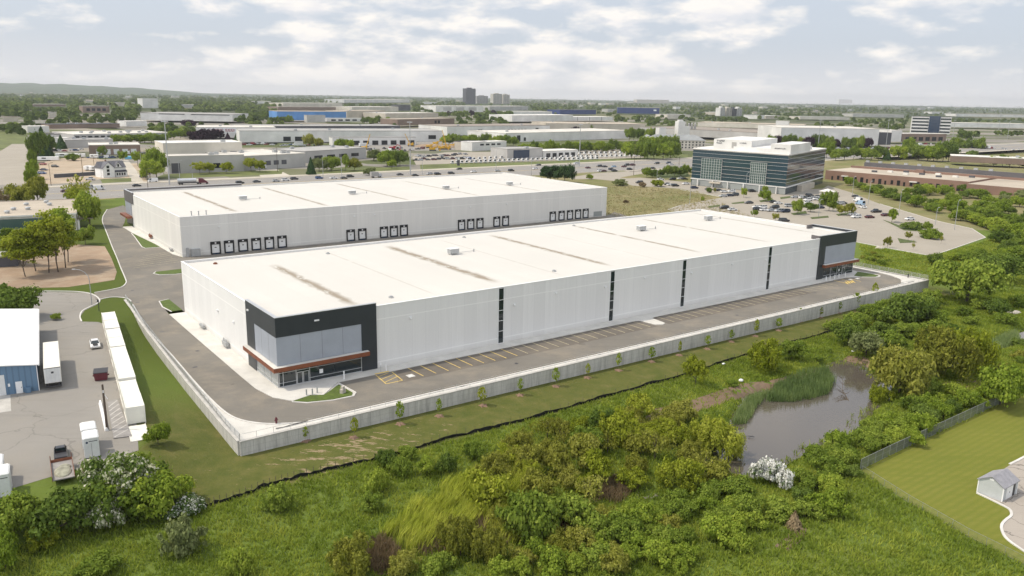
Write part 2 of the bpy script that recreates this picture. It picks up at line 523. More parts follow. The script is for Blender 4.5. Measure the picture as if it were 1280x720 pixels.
def smooth_line(pts, n=4):
    """Catmull-Rom through the points"""
    P = [Vector((p[0], p[1])) for p in pts]
    out = []
    for i in range(len(P) - 1):
        p0, p1, p2, p3 = P[max(i - 1, 0)], P[i], P[i + 1], P[min(i + 2, len(P) - 1)]
        for k in range(n):
            u = k / n
            out.append(0.5 * ((2 * p1) + (p2 - p0) * u + (2 * p0 - 5 * p1 + 4 * p2 - p3) * u * u + (3 * p1 - p0 - 3 * p2 + p3) * u ** 3))
    out.append(P[-1])
    return out
def strip(mb, pts, w, z0, z1, mi=0):
    a = offset(pts, w / 2); b = offset(pts, -w / 2)
    for i in range(len(pts) - 1):
        q = [b[i], b[i + 1], a[i + 1], a[i]]
        vs = [(p.x, p.y, z0) for p in q] + [(p.x, p.y, z1) for p in q]
        fs = [(4, 5, 6, 7), (0, 1, 5, 4), (2, 3, 7, 6)]
        if i == 0: fs.append((3, 0, 4, 7))
        if i == len(pts) - 2: fs.append((1, 2, 6, 5))
        mb.add(vs, fs, mi)
    return mb
# ------------------------------------------------------------------ ground
def ground_material():
    mt, nt, b = new_mat('ground')
    v = pos(nt)
    n1 = noise(nt, 0.035, 5, 0.65, v); n2 = noise(nt, 0.35, 4, 0.65, v); n3 = noise(nt, 2.2, 3, 0.6, v)
    # rough meadow: deep green with yellowish and dead-stem patches
    mead = ramp(nt, n1, [(0.3, (0.110, 0.165, 0.026)), (0.5, (0.145, 0.200, 0.034)), (0.72, (0.200, 0.220, 0.050))])
    mead = mixc(nt, mathn(nt, 'MULTIPLY', n2, 0.75), mead, (0.060, 0.095, 0.016))
    mead = mixc(nt, mathn(nt, 'MULTIPLY', n3, 0.45), mead, (0.150, 0.180, 0.042))
    # thin mown grass beside the wall: olive, dry and bare where it is worn
    th = ramp(nt, n2, [(0.3, (0.082, 0.098, 0.022)), (0.55, (0.122, 0.122, 0.034)), (0.75, (0.175, 0.150, 0.056))])
    th = mixc(nt, mathn(nt, 'MULTIPLY', n3, 0.5), th, (0.066, 0.086, 0.016))
    cb = pos(nt, rot=-YAW, scale=(0.35, 1.3, 1))
    ba = noise(nt, 1.0, 5, 0.75, cb)
    at = node(nt, 'ShaderNodeAttribute'); at.attribute_name = 'bare'
    bm = mathn(nt, 'GREATER_THAN', mathn(nt, 'ADD', ba, mathn(nt, 'MULTIPLY', at.outputs['Fac'], 0.15)), 0.70)
    th = mixc(nt, mathn(nt, 'MULTIPLY', bm, 0.8), th, (0.33, 0.245, 0.16))
    a2 = node(nt, 'ShaderNodeAttribute'); a2.attribute_name = 'thin'
    col = mixc(nt, a2.outputs['Fac'], mead, th)
    # fresh sod
    a5 = node(nt, 'ShaderNodeAttribute'); a5.attribute_name = 'sod'
    sod = mixc(nt, mathn(nt, 'MULTIPLY', n3, 0.5), (0.070, 0.100, 0.016), (0.048, 0.074, 0.012))
    sod = mixc(nt, mathn(nt, 'MULTIPLY', n2, 0.5), sod, (0.120, 0.140, 0.026))
    col = mixc(nt, a5.outputs['Fac'], col, sod)
    # dry field beyond the warehouses
    a3 = node(nt, 'ShaderNodeAttribute'); a3.attribute_name = 'field'
    fcol = ramp(nt, noise(nt, 0.03, 5, 0.7, v), [(0.33, (0.140, 0.160, 0.048)), (0.5, (0.220, 0.195, 0.095)), (0.66, (0.320, 0.255, 0.150))])
    fcol = mixc(nt, mathn(nt, 'MULTIPLY', n2, 0.6), fcol, (0.160, 0.170, 0.060))
    col = mixc(nt, a3.outputs['Fac'], col, fcol)
    # industrial land: yards, verges and lots in big uneven plots
    a4 = node(nt, 'ShaderNodeAttribute'); a4.attribute_name = 'urban'
    vo = node(nt, 'ShaderNodeTexVoronoi'); vo.inputs['Scale'].default_value = 0.011
    nt.links.new(pos(nt, rot=-YAW, scale=(0.6, 1.6, 1)), vo.inputs['Vector'])
    sp = node(nt, 'ShaderNodeSeparateColor'); nt.links.new(vo.outputs['Color'], sp.inputs[0])
    u = ramp(nt, sp.outputs[0], [(0.0, (0.30, 0.28, 0.25)), (0.30, (0.24, 0.22, 0.20)), (0.42, (0.080, 0.105, 0.030)), (0.72, (0.105, 0.130, 0.040)), (0.86, (0.33, 0.29, 0.24))])
    u = mixc(nt, mathn(nt, 'MULTIPLY', n1, 0.5), u, (0.14, 0.135, 0.09))
    col = mixc(nt, a4.outputs['Fac'], col, u)
    # far country: fields and woods
    a6 = node(nt, 'ShaderNodeAttribute'); a6.attribute_name = 'country'
    vo2 = node(nt, 'ShaderNodeTexVoronoi'); vo2.inputs['Scale'].default_value = 0.0022
    nt.links.new(v, vo2.inputs['Vector'])
    sp2 = node(nt, 'ShaderNodeSeparateColor'); nt.links.new(vo2.outputs['Color'], sp2.inputs[0])
    c6 = ramp(nt, sp2.outputs[0], [(0.0, (0.045, 0.062, 0.022)), (0.45, (0.055, 0.075, 0.026)), (0.62, (0.11, 0.13, 0.05)), (0.85, (0.16, 0.15, 0.085)), (1.0, (0.06, 0.08, 0.03))])
    col = mixc(nt, a6.outputs['Fac'], col, c6)
    nt.links.new(col, b.inputs['Base Color'])
    b.inputs['Roughness'].default_value = 0.95
    b.inputs['Specular IOR Level'].default_value = 0.15
    bp = node(nt, 'ShaderNodeBump'); bp.inputs['Strength'].default_value = 0.5; bp.inputs['Distance'].default_value = 0.25
    nt.links.new(n3, bp.inputs['Height']); nt.links.new(bp.outputs[0], b.inputs['Normal'])
    MATS['ground'] = mt
ground_material()

def axis(a, b, fine, lo, hi, grow):
    """fine steps between a and b, growing outwards to lo and hi"""
    r = list(np.arange(a, b, fine))
    st, x, L = fine, a, []
    while x > lo: st *= grow; x -= st; L.append(x)
    st, x, H = fine, b, []
    while x < hi: H.append(x); st *= grow; x += st
    return np.array(L[::-1] + r + H + [x])
def build_ground():
    xs = axis(-110, 230, 1.5, -16000, 16000, 1.14)
    ys = axis(70, 330, 1.5, -500, 17000, 1.14)
    X, Y = np.meshgrid(xs, ys)
    Z = T(X, Y)
    nx, ny = len(xs), len(ys)
    vs = np.stack([X.ravel(), Y.ravel(), Z.ravel()], 1)
    i = np.arange(nx * ny).reshape(ny, nx)
    fs = np.stack([i[:-1, :-1], i[:-1, 1:], i[1:, 1:], i[1:, :-1]], -1).reshape(-1, 4)
    me = bpy.data.meshes.new('ground')
    me.vertices.add(len(vs)); me.vertices.foreach_set('co', vs.ravel())
    me.loops.add(fs.size); me.loops.foreach_set('vertex_index', fs.ravel())
    me.polygons.add(len(fs)); me.polygons.foreach_set('loop_start', np.arange(0, fs.size, 4)); me.polygons.foreach_set('loop_total', np.full(len(fs), 4))
    me.polygons.foreach_set('use_smooth', np.ones(len(fs), bool))
    me.update()
    x, y = vs[:, 0], vs[:, 1]
    s = (x - AX) * EX + (y - AY) * EY; t = (x - AX) * NX + (y - AY) * NY
    def att(name, val):
        a = me.attributes.new(name, 'FLOAT', 'POINT'); a.data.foreach_set('value', val.astype(np.float32))
    strip_ = sm((t + 32) / 2.0) * (t < 100) * (s > -26) * sm((208 - s) / 8)
    att('thin', np.clip(strip_ * (1 - sm((t + 8) / 30) * (s < 0)), 0, 1))
    att('bare', np.exp(-((s - 2) / 18) ** 2) * sm((-19 - t) / 5) * sm((t + 33) / 3))
    att('sod', ((s < -2) & (t > 2)).astype(float) * sm((t - 2) / 50) * (t < 130) + ((s > -3) & (s < 20) & (t > 60) & (t < 290)) + (s < -2) * (t >= 130) * (t < 290))
    north = (t > 62) & (s > 196)
    att('field', (((t > 60) & (s > 196) & (t < 300)) | ((s > 260) & (t > 20) & (t < 300))).astype(float) * 1.0)
    att('urban', sm((t - 290) / 20) * 1.0)
    d = np.hypot(x, y)
    att('country', sm((d - 1900) / 900))
    me.materials.append(MATS['ground'])
    o = bpy.data.objects.new('ground', me); COL.objects.link(o)
    o['kind'] = 'structure'
build_ground()

# hills on the left horizon
def hills():
    xs = np.linspace(-9500, -2000, 60)
    prof = lambda px: np.interp(px, [-120, 0, 40, 90, 140, 190, 235, 300], [88, 92, 96, 92, 76, 60, 34, 0]) * 1.18
    mb = MB(); rows = []
    for k, (yy, hf) in enumerate(((8200, 0.0), (9300, 0.55), (10600, 1.0), (12500, 0.0))):
        row = []
        for j, x in enumerate(xs):
            px = 640 + F * (x / 10600)
            h = prof(px) * 0.95 * hf * (1 + 0.05 * math.sin(j * 1.7 + k) + 0.03 * math.sin(j * 3.9))
            row.append((x * yy / 10600, yy, h - 1.5))
        rows.append(row)
    n = len(xs); vs = [p for r_ in rows for p in r_]
    fs = [(k * n + i, k * n + i + 1, (k + 1) * n + i + 1, (k + 1) * n + i) for k in range(3) for i in range(n - 1)]
    mb.add(vs, fs)
    M('hill_woods', (0.05, 0.075, 0.03), 0.95, 0.3, 0.004, space='w')
    struct('hills', mb.build('hills', 'hill_woods', smooth=True))
hills()

# ------------------------------------------------------------------ paving of the site
PLATFORM = [(-13.15, -18.5), (194.2, -18.3), (194.4, 8), (194.4, 61.5), (-9.6, 61.5)]
pl = MB().prism([W(a, b)[:2] for a, b in PLATFORM], -5.5, 0.012)
struct('site_platform', pl.build('site_platform', 'concrete_pale'))

def arc(cx, cy, r, a0, a1, n=8):
    return [(cx + r * math.cos(R(a0 + (a1 - a0) * i / n)), cy + r * math.sin(R(a0 + (a1 - a0) * i / n))) for i in range(n + 1)]
LEFT_KERB = [ST(GZ(*p)) for p in [(134, 262), (129, 270), (128, 277), (131, 285), (135, 295), (140, 308), (146, 322), (151, 335), (157, 349), (157.5, 354), (152, 359), (140, 362), (118, 366)]]
ISL_KERB = [ST(GZ(*p)) for p in [(120, 377), (127, 374), (142, 371.5), (158, 373), (164, 377)]]
OUT_KERB = [ST(GZ(*p)) for p in [(166, 381), (173, 393), (182, 409), (192, 420), (216, 446), (240, 474), (262, 498), (282, 516), (300, 525), (325, 529.5), (350, 530), (385, 527)]]
RIGHT_END = [(174, -17.3), (183, -16.6), (188.5, -13.5), (191.3, -8), (192, -1), (192.3, 8), (192.8, 30), (193, 61)]
outer = OUT_KERB + [(8, -17.2)] + RIGHT_END
WALK_L = [(-3.6, 62), (-3.7, 40), (-3.7, 12), (-3.6, 2), (-2.6, -4), (1.5, -9.2)]
WALK_F = [(17.5, -3.1), (86.2, -3.1), (87.6, -3.6), (88.2, -8.0), (89.6, -9.0), (91.2, -8.4), (91.8, -3.6), (93.0, -3.1), (176, -3.1)]
IS_R = [(180.8, -5.0), (184.5, -7.6), (187.6, -7.2), (188.4, -4.2), (187.6, 0.5)]
inner = WALK_L + [(5.5, -10.6), (9.6, -10.9), (10.6, -9.5), (9.8, -3.1)] + WALK_F + IS_R + [(187.4, 61)]
site_drive = outer + inner[::-1]
sheet('site_drive', [SS(site_drive)], 0.045, 'asphalt_new')
# drive beside the first warehouse up to the arterial, and the dock court
p2 = [(-11, 62)] + [(-9.0, 70)] + ISL_KERB[::-1] + LEFT_KERB[::-1] + [(27, 268), (27, 258), (16.8, 214), (13.8, 203), (14.0, 186), (11.2, 152.5), (17.2, 152.0), (17.2, 143)]
p2 += [(17.0, 131.0), (17.4, 130.6), (201, 130.6), (214, 139), (190, 62.5), (0, 62.5), (0, 77.0), (-2.4, 76.0), (-3.0, 70), (-3.6, 62)]
sheet('dock_court', [SS(p2)], 0.038, 'asphalt_new')
# walks round the white warehouse
walks = [
    [(-3.6, 62), (-3.7, 40), (-3.7, 12), (-3.6, 2), (-2.6, -4), (-0.4, -7.4), (3.2, -6.4), (5.2, -7.6), (9.8, -3.1), (17.5, -3.1), (86.2, -3.1), (87.6, -3.6), (88.2, -8.0), (89.6, -9.0), (91.2, -8.4), (91.8, -3.6), (93, -3.1), (176, -3.1), (181.0, -2.6), (187.6, 0.5), (187.4, 20), (184, 20), (184, 0.02), (0, 0.02), (0, 62)],
    [(17.4, 203), (13.9, 203), (14.1, 186), (15.6, 160), (16.0, 137), (17.4, 131)],
]
wk = MB()
for q in walks:
    p_ = [Vector((W(a, b).x, W(a, b).y)) for a, b in q]
    r = delaunay_2d_cdt(p_, [], [list(range(len(p_)))], 1, 1e-5)
    fs = []
    for f in r[2]:
        a, b, c = (r[0][i] for i in f[:3])
        fs.append(tuple(f) if (b - a).cross(c - a) > 0 else tuple(reversed(f)))
    wk.add([(p.x, p.y, 0.15) for p in r[0]], fs)
    n = len(p_)
    wk.add([(p.x, p.y, 0.0) for p in p_] + [(p.x, p.y, 0.15) for p in p_], [(i, (i + 1) % n, n + (i + 1) % n, n + i) for i in range(n)])
struct('sidewalk', wk.build('sidewalk', 'concrete_pale'))
# grass islands inside the paving
M('sod', (0.085, 0.125, 0.018), 0.95, 0.22, 1.2, space='w', fine=6)
isl = [[(-0.4, -7.5), (3.2, -6.5), (5.2, -7.7), (9.6, -4.2), (9.9, -9.4), (9.2, -10.5), (5.5, -10.4), (1.6, -9.2)],
       [(181.0, -2.8), (181.6, -5.0), (184.6, -7.3), (187.3, -7.0), (188.1, -4.2), (187.3, -0.2)],
       [(0, 64.5), (-2.3, 64.5), (-3.0, 70), (-2.3, 76.0), (0, 77)],
       [(15.5, 160), (13.9, 186), (13.2, 178), (10.9, 156), (11.3, 152.8), (16.0, 152.4)],
       [(5.2, 108), (4.2, 110.5), (5.2, 112.4), (14.9, 112.8), (15.4, 108.6), (9, 106.5)]]
g_ = MB()
for q in isl: g_.prism([W(a, b)[:2] for a, b in q], 0.0, 0.13)
struct('grass_islands', g_.build('grass_islands', 'sod'))
kb = MB()
def kerb(pts, w=0.28, h=0.14): strip(kb, [W(a, b) if not isinstance(a, Vector) else a for a, b in pts], w, 0.0, h)
kerb(smooth_line(LEFT_KERB, 3)); kerb(smooth_line(ISL_KERB, 3)); kerb(smooth_line(outer, 3), 0.32)
kerb([(9.9, -3.4), (10.4, -9.6), (9.4, -10.9), (5.5, -10.8), (1.4, -9.5), (-0.6, -7.6)])
kerb(smooth_line([(181.0, -5.2), (184.5, -7.7), (187.7, -7.3), (188.5, -4.2), (187.7, 0.4)], 3), 0.35)
kerb([(-2.5, 64.3), (-3.2, 70), (-2.5, 76.2), (0, 77.2)])
kerb([(13.7, 186.5), (13.0, 178), (10.7, 156), (11.1, 152.6), (16.2, 152.2)])
kerb([(15.4, 106.9), (9, 106.2), (5.0, 107.8), (4.0, 110.5), (5.1, 112.6)])
struct('kerbs', kb.build('kerbs', 'kerb'))
# darker newer paving under the stalls
sheet('stall_paving', [SS([(22, -3.12), (87.4, -3.12), (87.9, -9.2), (19, -9.6)]), SS([(92.1, -3.12), (150, -3.12), (150, -9.2), (91.6, -9.2)])], 0.052, 'asphalt_dark')
# painted markings
def marks(name, lines, mt, z=0.06):
    mb = MB()
    for (a, b, c, d, w) in lines:
        p, q = W(a, b), W(c, d)
        t_ = (q - p).normalized(); n_ = Vector((-t_.y, t_.x, 0)) * w / 2
        mb.add([p - n_ + Vector((0, 0, z)), q - n_ + Vector((0, 0, z)), q + n_ + Vector((0, 0, z)), p + n_ + Vector((0, 0, z))], [(0, 1, 2, 3)])
    struct(name, mb.build(name, mt))
L1 = []
s_ = 24.6
while s_ < 86.5:
    L1.append((s_, -3.2, s_ + 0.25, -8.7, 0.16)); s_ += 2.78
s_ = 93.8
L2 = []
while s_ < 150:
    L2.append((s_, -3.2, s_ + 0.3, -8.7, 0.16)); s_ += 2.78
L3 = [(152.6 + 2.78 * i, -3.2, 152.9 + 2.78 * i, -8.2, 0.16) for i in range(5)]
marks('stall_lines', L1[:9], 'yellow_paint'); marks('pale_stall_lines', L1[9:], 'faded_paint'); marks('faded_stall_lines', L2, 'faded_paint')
marks('worn_stall_lines', L3, 'faded_paint')
HT = [(17.6, -3.3, 17.0, -8.6, 0.18), (21.0, -3.3, 20.4, -8.6, 0.18), (17.0, -8.6, 20.4, -8.6, 0.18), (17.5, -4.4, 20.2, -3.4, 0.15), (17.4, -6.0, 20.8, -4.6, 0.15), (17.2, -7.7, 20.6, -6.2, 0.15)]
HT += [(169.5, -3.3, 168.5, -8.6, 0.2), (173, -3.3, 172, -8.6, 0.2), (176.0, -3.3, 175, -8.6, 0.2)] + [(168.8 + 1.1 * i, -8.2, 170.6 + 1.1 * i, -6.2, 0.5) for i in range(4)]
marks('accessible_bay_hatching', HT, 'yellow_paint')
marks('accessible_bay_patch', [(22.2, -7.2, 23.6, -7.2, 1.5), (177.3, -5.6, 178.8, -5.6, 1.0), (174.2, -5.2, 175.6, -5.2, 1.0)], 'white_paint')
marks('kerb_ramp_plate', [(17.6, -2.9, 20.6, -2.9, 0.5)], 'yellow_paint', 0.157)
marks('left_stall_lines', [(0.8 + 1.2 * i, 128.5 + 3 * i - 7, 15.0, 131 + 3 * i - 7, 0.14) for i in range(7)], 'faded_paint', 0.05)

# ------------------------------------------------------------------ retaining wall and its fence
WT = 0.30
def wall_base(s, t):
    p = W(s, t); return TZ(p.x, p.y)
rw = thing('retaining_wall', 'long pale concrete retaining wall holding up the paved warehouse site', 'wall', W(-13.4, -19), YAW)
def rel(s, t, z=0): return (s + 13.4, t + 19, z)
LW = [(-9.3, 82), (-9.8, 72), (-10.6, 60), (-11.2, 48), (-12.0, 30), (-12.7, 12), (-13.1, -2), (-13.4, -12), (-13.4, -18.85)]
FWL = [(-13.4, -19.0), (0, -19.0), (40, -19.0), (80, -18.95), (120, -18.9), (160, -18.85), (194.6, -18.8)]
RW = [(194.75, -18.5), (194.75, -6), (194.75, 8), (194.8, 34), (194.8, 60)]
def wall_run(pts, w, z1, zb=-5.2):
    mb = MB(); strip(mb, [Vector((p[0] + 13.4, p[1] + 19)) for p in pts], w, zb, z1); return mb
def concrete_block():
    mt, nt, b = new_mat('wall_block')
    v = objc(nt)
    sx = node(nt, 'ShaderNodeSeparateXYZ'); nt.links.new(v, sx.inputs[0])
    u = mathn(nt, 'ADD', sx.outputs[0], sx.outputs[1])
    cb = node(nt, 'ShaderNodeCombineXYZ'); nt.links.new(u, cb.inputs[0]); nt.links.new(mathn(nt, 'MULTIPLY', sx.outputs[2], 0.15), cb.inputs[1])
    st = noise(nt, 0.9, 5, 0.75, cb.outputs[0])
    col = ramp(nt, st, [(0.3, (0.33, 0.32, 0.295)), (0.5, (0.50, 0.485, 0.45)), (0.7, (0.60, 0.585, 0.55))])
    jm = mathn(nt, 'LESS_THAN', mathn(nt, 'PINGPONG', u, 0.9), 0.03)
    col = mixc(nt, mathn(nt, 'MULTIPLY', jm, 0.6), col, (0.17, 0.165, 0.15))
    jz = mathn(nt, 'LESS_THAN', mathn(nt, 'PINGPONG', sx.outputs[2], 0.45), 0.018)
    col = mixc(nt, mathn(nt, 'MULTIPLY', jz, 0.45), col, (0.19, 0.185, 0.17))
    nt.links.new(col, b.inputs['Base Color']); b.inputs['Roughness'].default_value = 0.9
    MATS['wall_block'] = mt
concrete_block()
wall_run(LW, 0.5, 0.10).build('wall_face', 'wall_block', rw)
wall_run(FWL, 0.5, 0.10).build('wall_face', 'wall_block', rw)
wall_run(RW, 0.5, 0.10).build('wall_face', 'wall_block', rw)
for pts in (LW, FWL, RW):
    mb = MB(); strip(mb, [Vector((p[0] + 13.4, p[1] + 19)) for p in pts], 0.62, 0.10, 0.24); mb.build('coping', 'concrete', rw)
def rail_fence(name, label, pts, zf, h, gap, mats='alu', cat='fence', r=0.03, wires=4, mesh_alpha=0.0):
    f = thing(name, label, cat, W(*pts[0], zf(*pts[0])), YAW)
    P = [Vector((p[0] - pts[0][0], p[1] - pts[0][1], zf(*p) - zf(*pts[0]))) for p in pts]
    posts = []
    for i in range(len(P) - 1):
        n = max(1, round((P[i + 1] - P[i]).length / gap))
        posts += [P[i].lerp(P[i + 1], k / n) for k in range(n)]
    posts.append(P[-1])
    for p in posts[:100]:
        MB().tube(p, p + Vector((0, 0, h)), r * 1.3, n=5).build('post', mats, f)
    rb = MB()
    for k in range(wires):
        z = h * (1 - k / max(1, wires - 1) * 0.92) - 0.02
        for a, b in zip(posts, posts[1:]):
            rb.tube(a + Vector((0, 0, z)), b + Vector((0, 0, z)), r * (1.0 if k == 0 else 0.45), n=4)
    rb.build('rail', mats, f)
    if mesh_alpha:
        mb = MB()
        for a, b in zip(posts, posts[1:]):
            mb.add([a, b, b + Vector((0, 0, h)), a + Vector((0, 0, h))], [(0, 1, 2, 3)])
        mb.build('chain_mesh', mesh_alpha, f)
    return f
def chain_mat(name, c, dens):
    mt, nt, b = new_mat(name)
    b.inputs['Base Color'].default_value = rgba(c); b.inputs['Roughness'].default_value = 0.5
    ck = node(nt, 'ShaderNodeTexWave', wave_type='BANDS', bands_direction='DIAGONAL'); ck.inputs['Scale'].default_value = 2.2
    nt.links.new(objc(nt), ck.inputs['Vector'])
    b.inputs['Alpha'].default_value = dens
    MATS[name] = mt
chain_mat('chain_link', (0.40, 0.41, 0.41), 0.22)
chain_mat('chain_thin', (0.30, 0.31, 0.28), 0.12)
chain_mat('chain_link_dense', (0.15, 0.165, 0.14), 0.72)
M('fence_grey', (0.30, 0.31, 0.30), 0.5, 0.08, 1, metal=0.3)
zwall = lambda s, t: 0.24
LWi = [(a + 0.15, b) for a, b in LW]
rail_fence('metal_fence', 'grey mesh fence on the left run of the retaining wall, beside the white containers', LWi, zwall, 1.25, 2.6, mesh_alpha='chain_link')
rail_fence('metal_fence', 'low wire fence along the front run of the retaining wall, above the young trees', FWL, zwall, 1.05, 2.9, r=0.022, wires=2, mesh_alpha='')
rail_fence('metal_fence', 'grey mesh fence behind the far tower at the right end of the site', RW, zwall, 1.3, 2.6, mesh_alpha='chain_link')
# red fire post and black post on the apron
for (px, py, label, c) in ((345.5, 527, 'small red post on the pale gravel at the near bend of the drive', 'maroon'), (1135, 344, 'small dark post on the kerb at the far right bend of the drive', 'dark_steel')):
    s1, t1 = ST(GZ(px, py + 3))
    th_ = MB().cyl(0, 0, 0, 0.85, 0.16, 10).cyl(0, 0, 0.85, 1.0, 0.2, 10).cyl(0, 0, 1.0, 1.15, 0.11, 8).tube((-0.28, 0, 0.65), (0.28, 0, 0.65), 0.09, n=6)
    tag(th_.build('hydrant_post', c, None, W(s1, t1, 0.02), YAW), label, 'post')

# silt fence along the foot of the strip
def silt():
    px = [(249, 636), (268, 630), (300, 621), (330, 609), (360, 600), (392, 592), (430, 583), (480, 572), (520, 561), (560, 548), (605, 538), (650, 527), (700, 513), (740, 501), (800, 484), (860, 468), (900, 454), (935, 443), (970, 434), (1000, 426), (1030, 417), (1060, 408), (1085, 398), (1110, 389), (1135, 371)]
    pts = smooth_line([G(*p) for p in px], 8)
    o = pts[0]; mb = MB(); rs = []
    for i, p in enumerate(pts):
        d = (pts[min(i + 1, len(pts) - 1)] - pts[max(i - 1, 0)]).normalized()
        nn = Vector((-d.y, d.x))
        w = 0.10 * math.sin(i * 0.9) + 0.12 * rnd.uniform(-1, 1)
        z0 = TZ(p.x, p.y)
        h = 0.52 + 0.10 * math.sin(i * 0.55 + 1) + 0.12 * rnd.uniform(-1, 1)
        b0 = p + nn * w; b1 = p + nn * (w * 1.2 - 0.18)
        rs.append([(b0.x - o.x, b0.y - o.y, z0 - 0.1), (b1.x - o.x, b1.y - o.y, z0 + h), (b1.x - o.x + nn.x * 0.05, b1.y - o.y + nn.y * 0.05, z0 + h), (b0.x - o.x + nn.x * 0.1, b0.y - o.y + nn.y * 0.1, z0 - 0.1)])
    mb.loft(rs)
    f = thing('silt_fence', 'sagging black fabric silt fence along the foot of the grass strip', 'fence', (o.x, o.y, 0))
    mb.build('fabric', 'black_fabric', f)
    for i in range(0, len(pts), 2):
        p = pts[i]; z0 = TZ(p.x, p.y)
        MB().box(p.x - o.x - 0.03, p.x - o.x + 0.03, p.y - o.y - 0.03, p.y - o.y + 0.03, z0 - 0.1, z0 + 1.15).build('stake', 'wood_pole', f)
silt()

# ------------------------------------------------------------------ the two warehouses
ROOF_A = [(17.5, 1.5, 3, 50, 1.2), (52, 1.7, 5, 58, 1.3), (86, 1.4, 5, 58, 1.3), (119, 1.1, 5, 59, 1.1), (149, 0.9, 5, 60, 1.0), (176, 0.8, 8, 60, 0.9), (34.8, 0.35, 2, 60, 0.4), (69, 0.35, 2, 60, 0.4), (102, 0.3, 2, 60, 0.35)]
roofing('roof_near', (0.605, 0.585, 0.540), 184, 62, ROOF_A)
ROOF_B = [(20.0, 1.3, 6, 74, 1.2), (52.5, 1.1, 5, 74, 1.1), (86, 1.0, 5, 74, 1.1), (118, 0.9, 5, 72, 1.0), (151, 0.8, 5, 70, 0.9)]
roofing('roof_far', (0.605, 0.585, 0.540), 184, 78, ROOF_B)
def shell(root, L, Wd, h, wm, rm, zr):
    th = 0.35
    mb = MB()
    mb.box(0, L, 0, th, 0, h).box(0, L, Wd - th, Wd, 0, h).box(0, th, th, Wd - th, 0, h).box(L - th, L, th, Wd - th, 0, h)
    w = mb.build('wall', wm, root)
    cp = MB()
    cp.box(-0.06, L + 0.06, -0.06, 0.42, h, h + 0.12).box(-0.06, L + 0.06, Wd - 0.42, Wd + 0.06, h, h + 0.12).box(-0.06, 0.42, 0.42, Wd - 0.42, h, h + 0.12).box(L - 0.42, L + 0.06, 0.42, Wd - 0.42, h, h + 0.12)
    rf = MB().add([(th, th, zr), (L - th, th, zr), (L - th, Wd - th, zr), (th, Wd - th, zr)], [(0, 1, 2, 3)]).build('roof', rm, root)
    cp.build('parapet_cap', 'white_sheet', rf)
    return w, rf
def roof_unit(root, x, y, z, big=1.0, pipe=True):
    u = MB().box(-1.3 * big, 1.3 * big, -0.8 * big, 0.8 * big, 0.35, 1.5 * big).build('roof_unit', 'pole_steel', root, (x, y, z))
    l = MB()
    for a in (-1.1, 1.1):
        for b in (-0.6, 0.6): l.box(a * big - 0.06, a * big + 0.06, b * big - 0.06, b * big + 0.06, 0, 0.35)
    l.box(-1.5 * big, 1.5 * big, -0.9 * big, 0.9 * big, 1.5 * big, 1.62 * big)
    l.build('unit_frame', 'white_sheet', u)
    if pipe:
        MB().tube((1.3 * big, 0, 0.3), (6.5, 0.2, 0.3), 0.06).cyl(6.5, 0.2, 0, 0.8, 0.16, 8).build('gas_pipe', 'pole_steel', u)
def wall_lamp(root, x, y, z, d=(0, -1)):
    MB().box(-0.22, 0.22, -0.22, 0.22, -0.12, 0.12).box(-0.12, 0.12, -0.3, 0.3, -0.2, -0.12).build('wall_lamp', 'white_trim', root, (x, y, z))

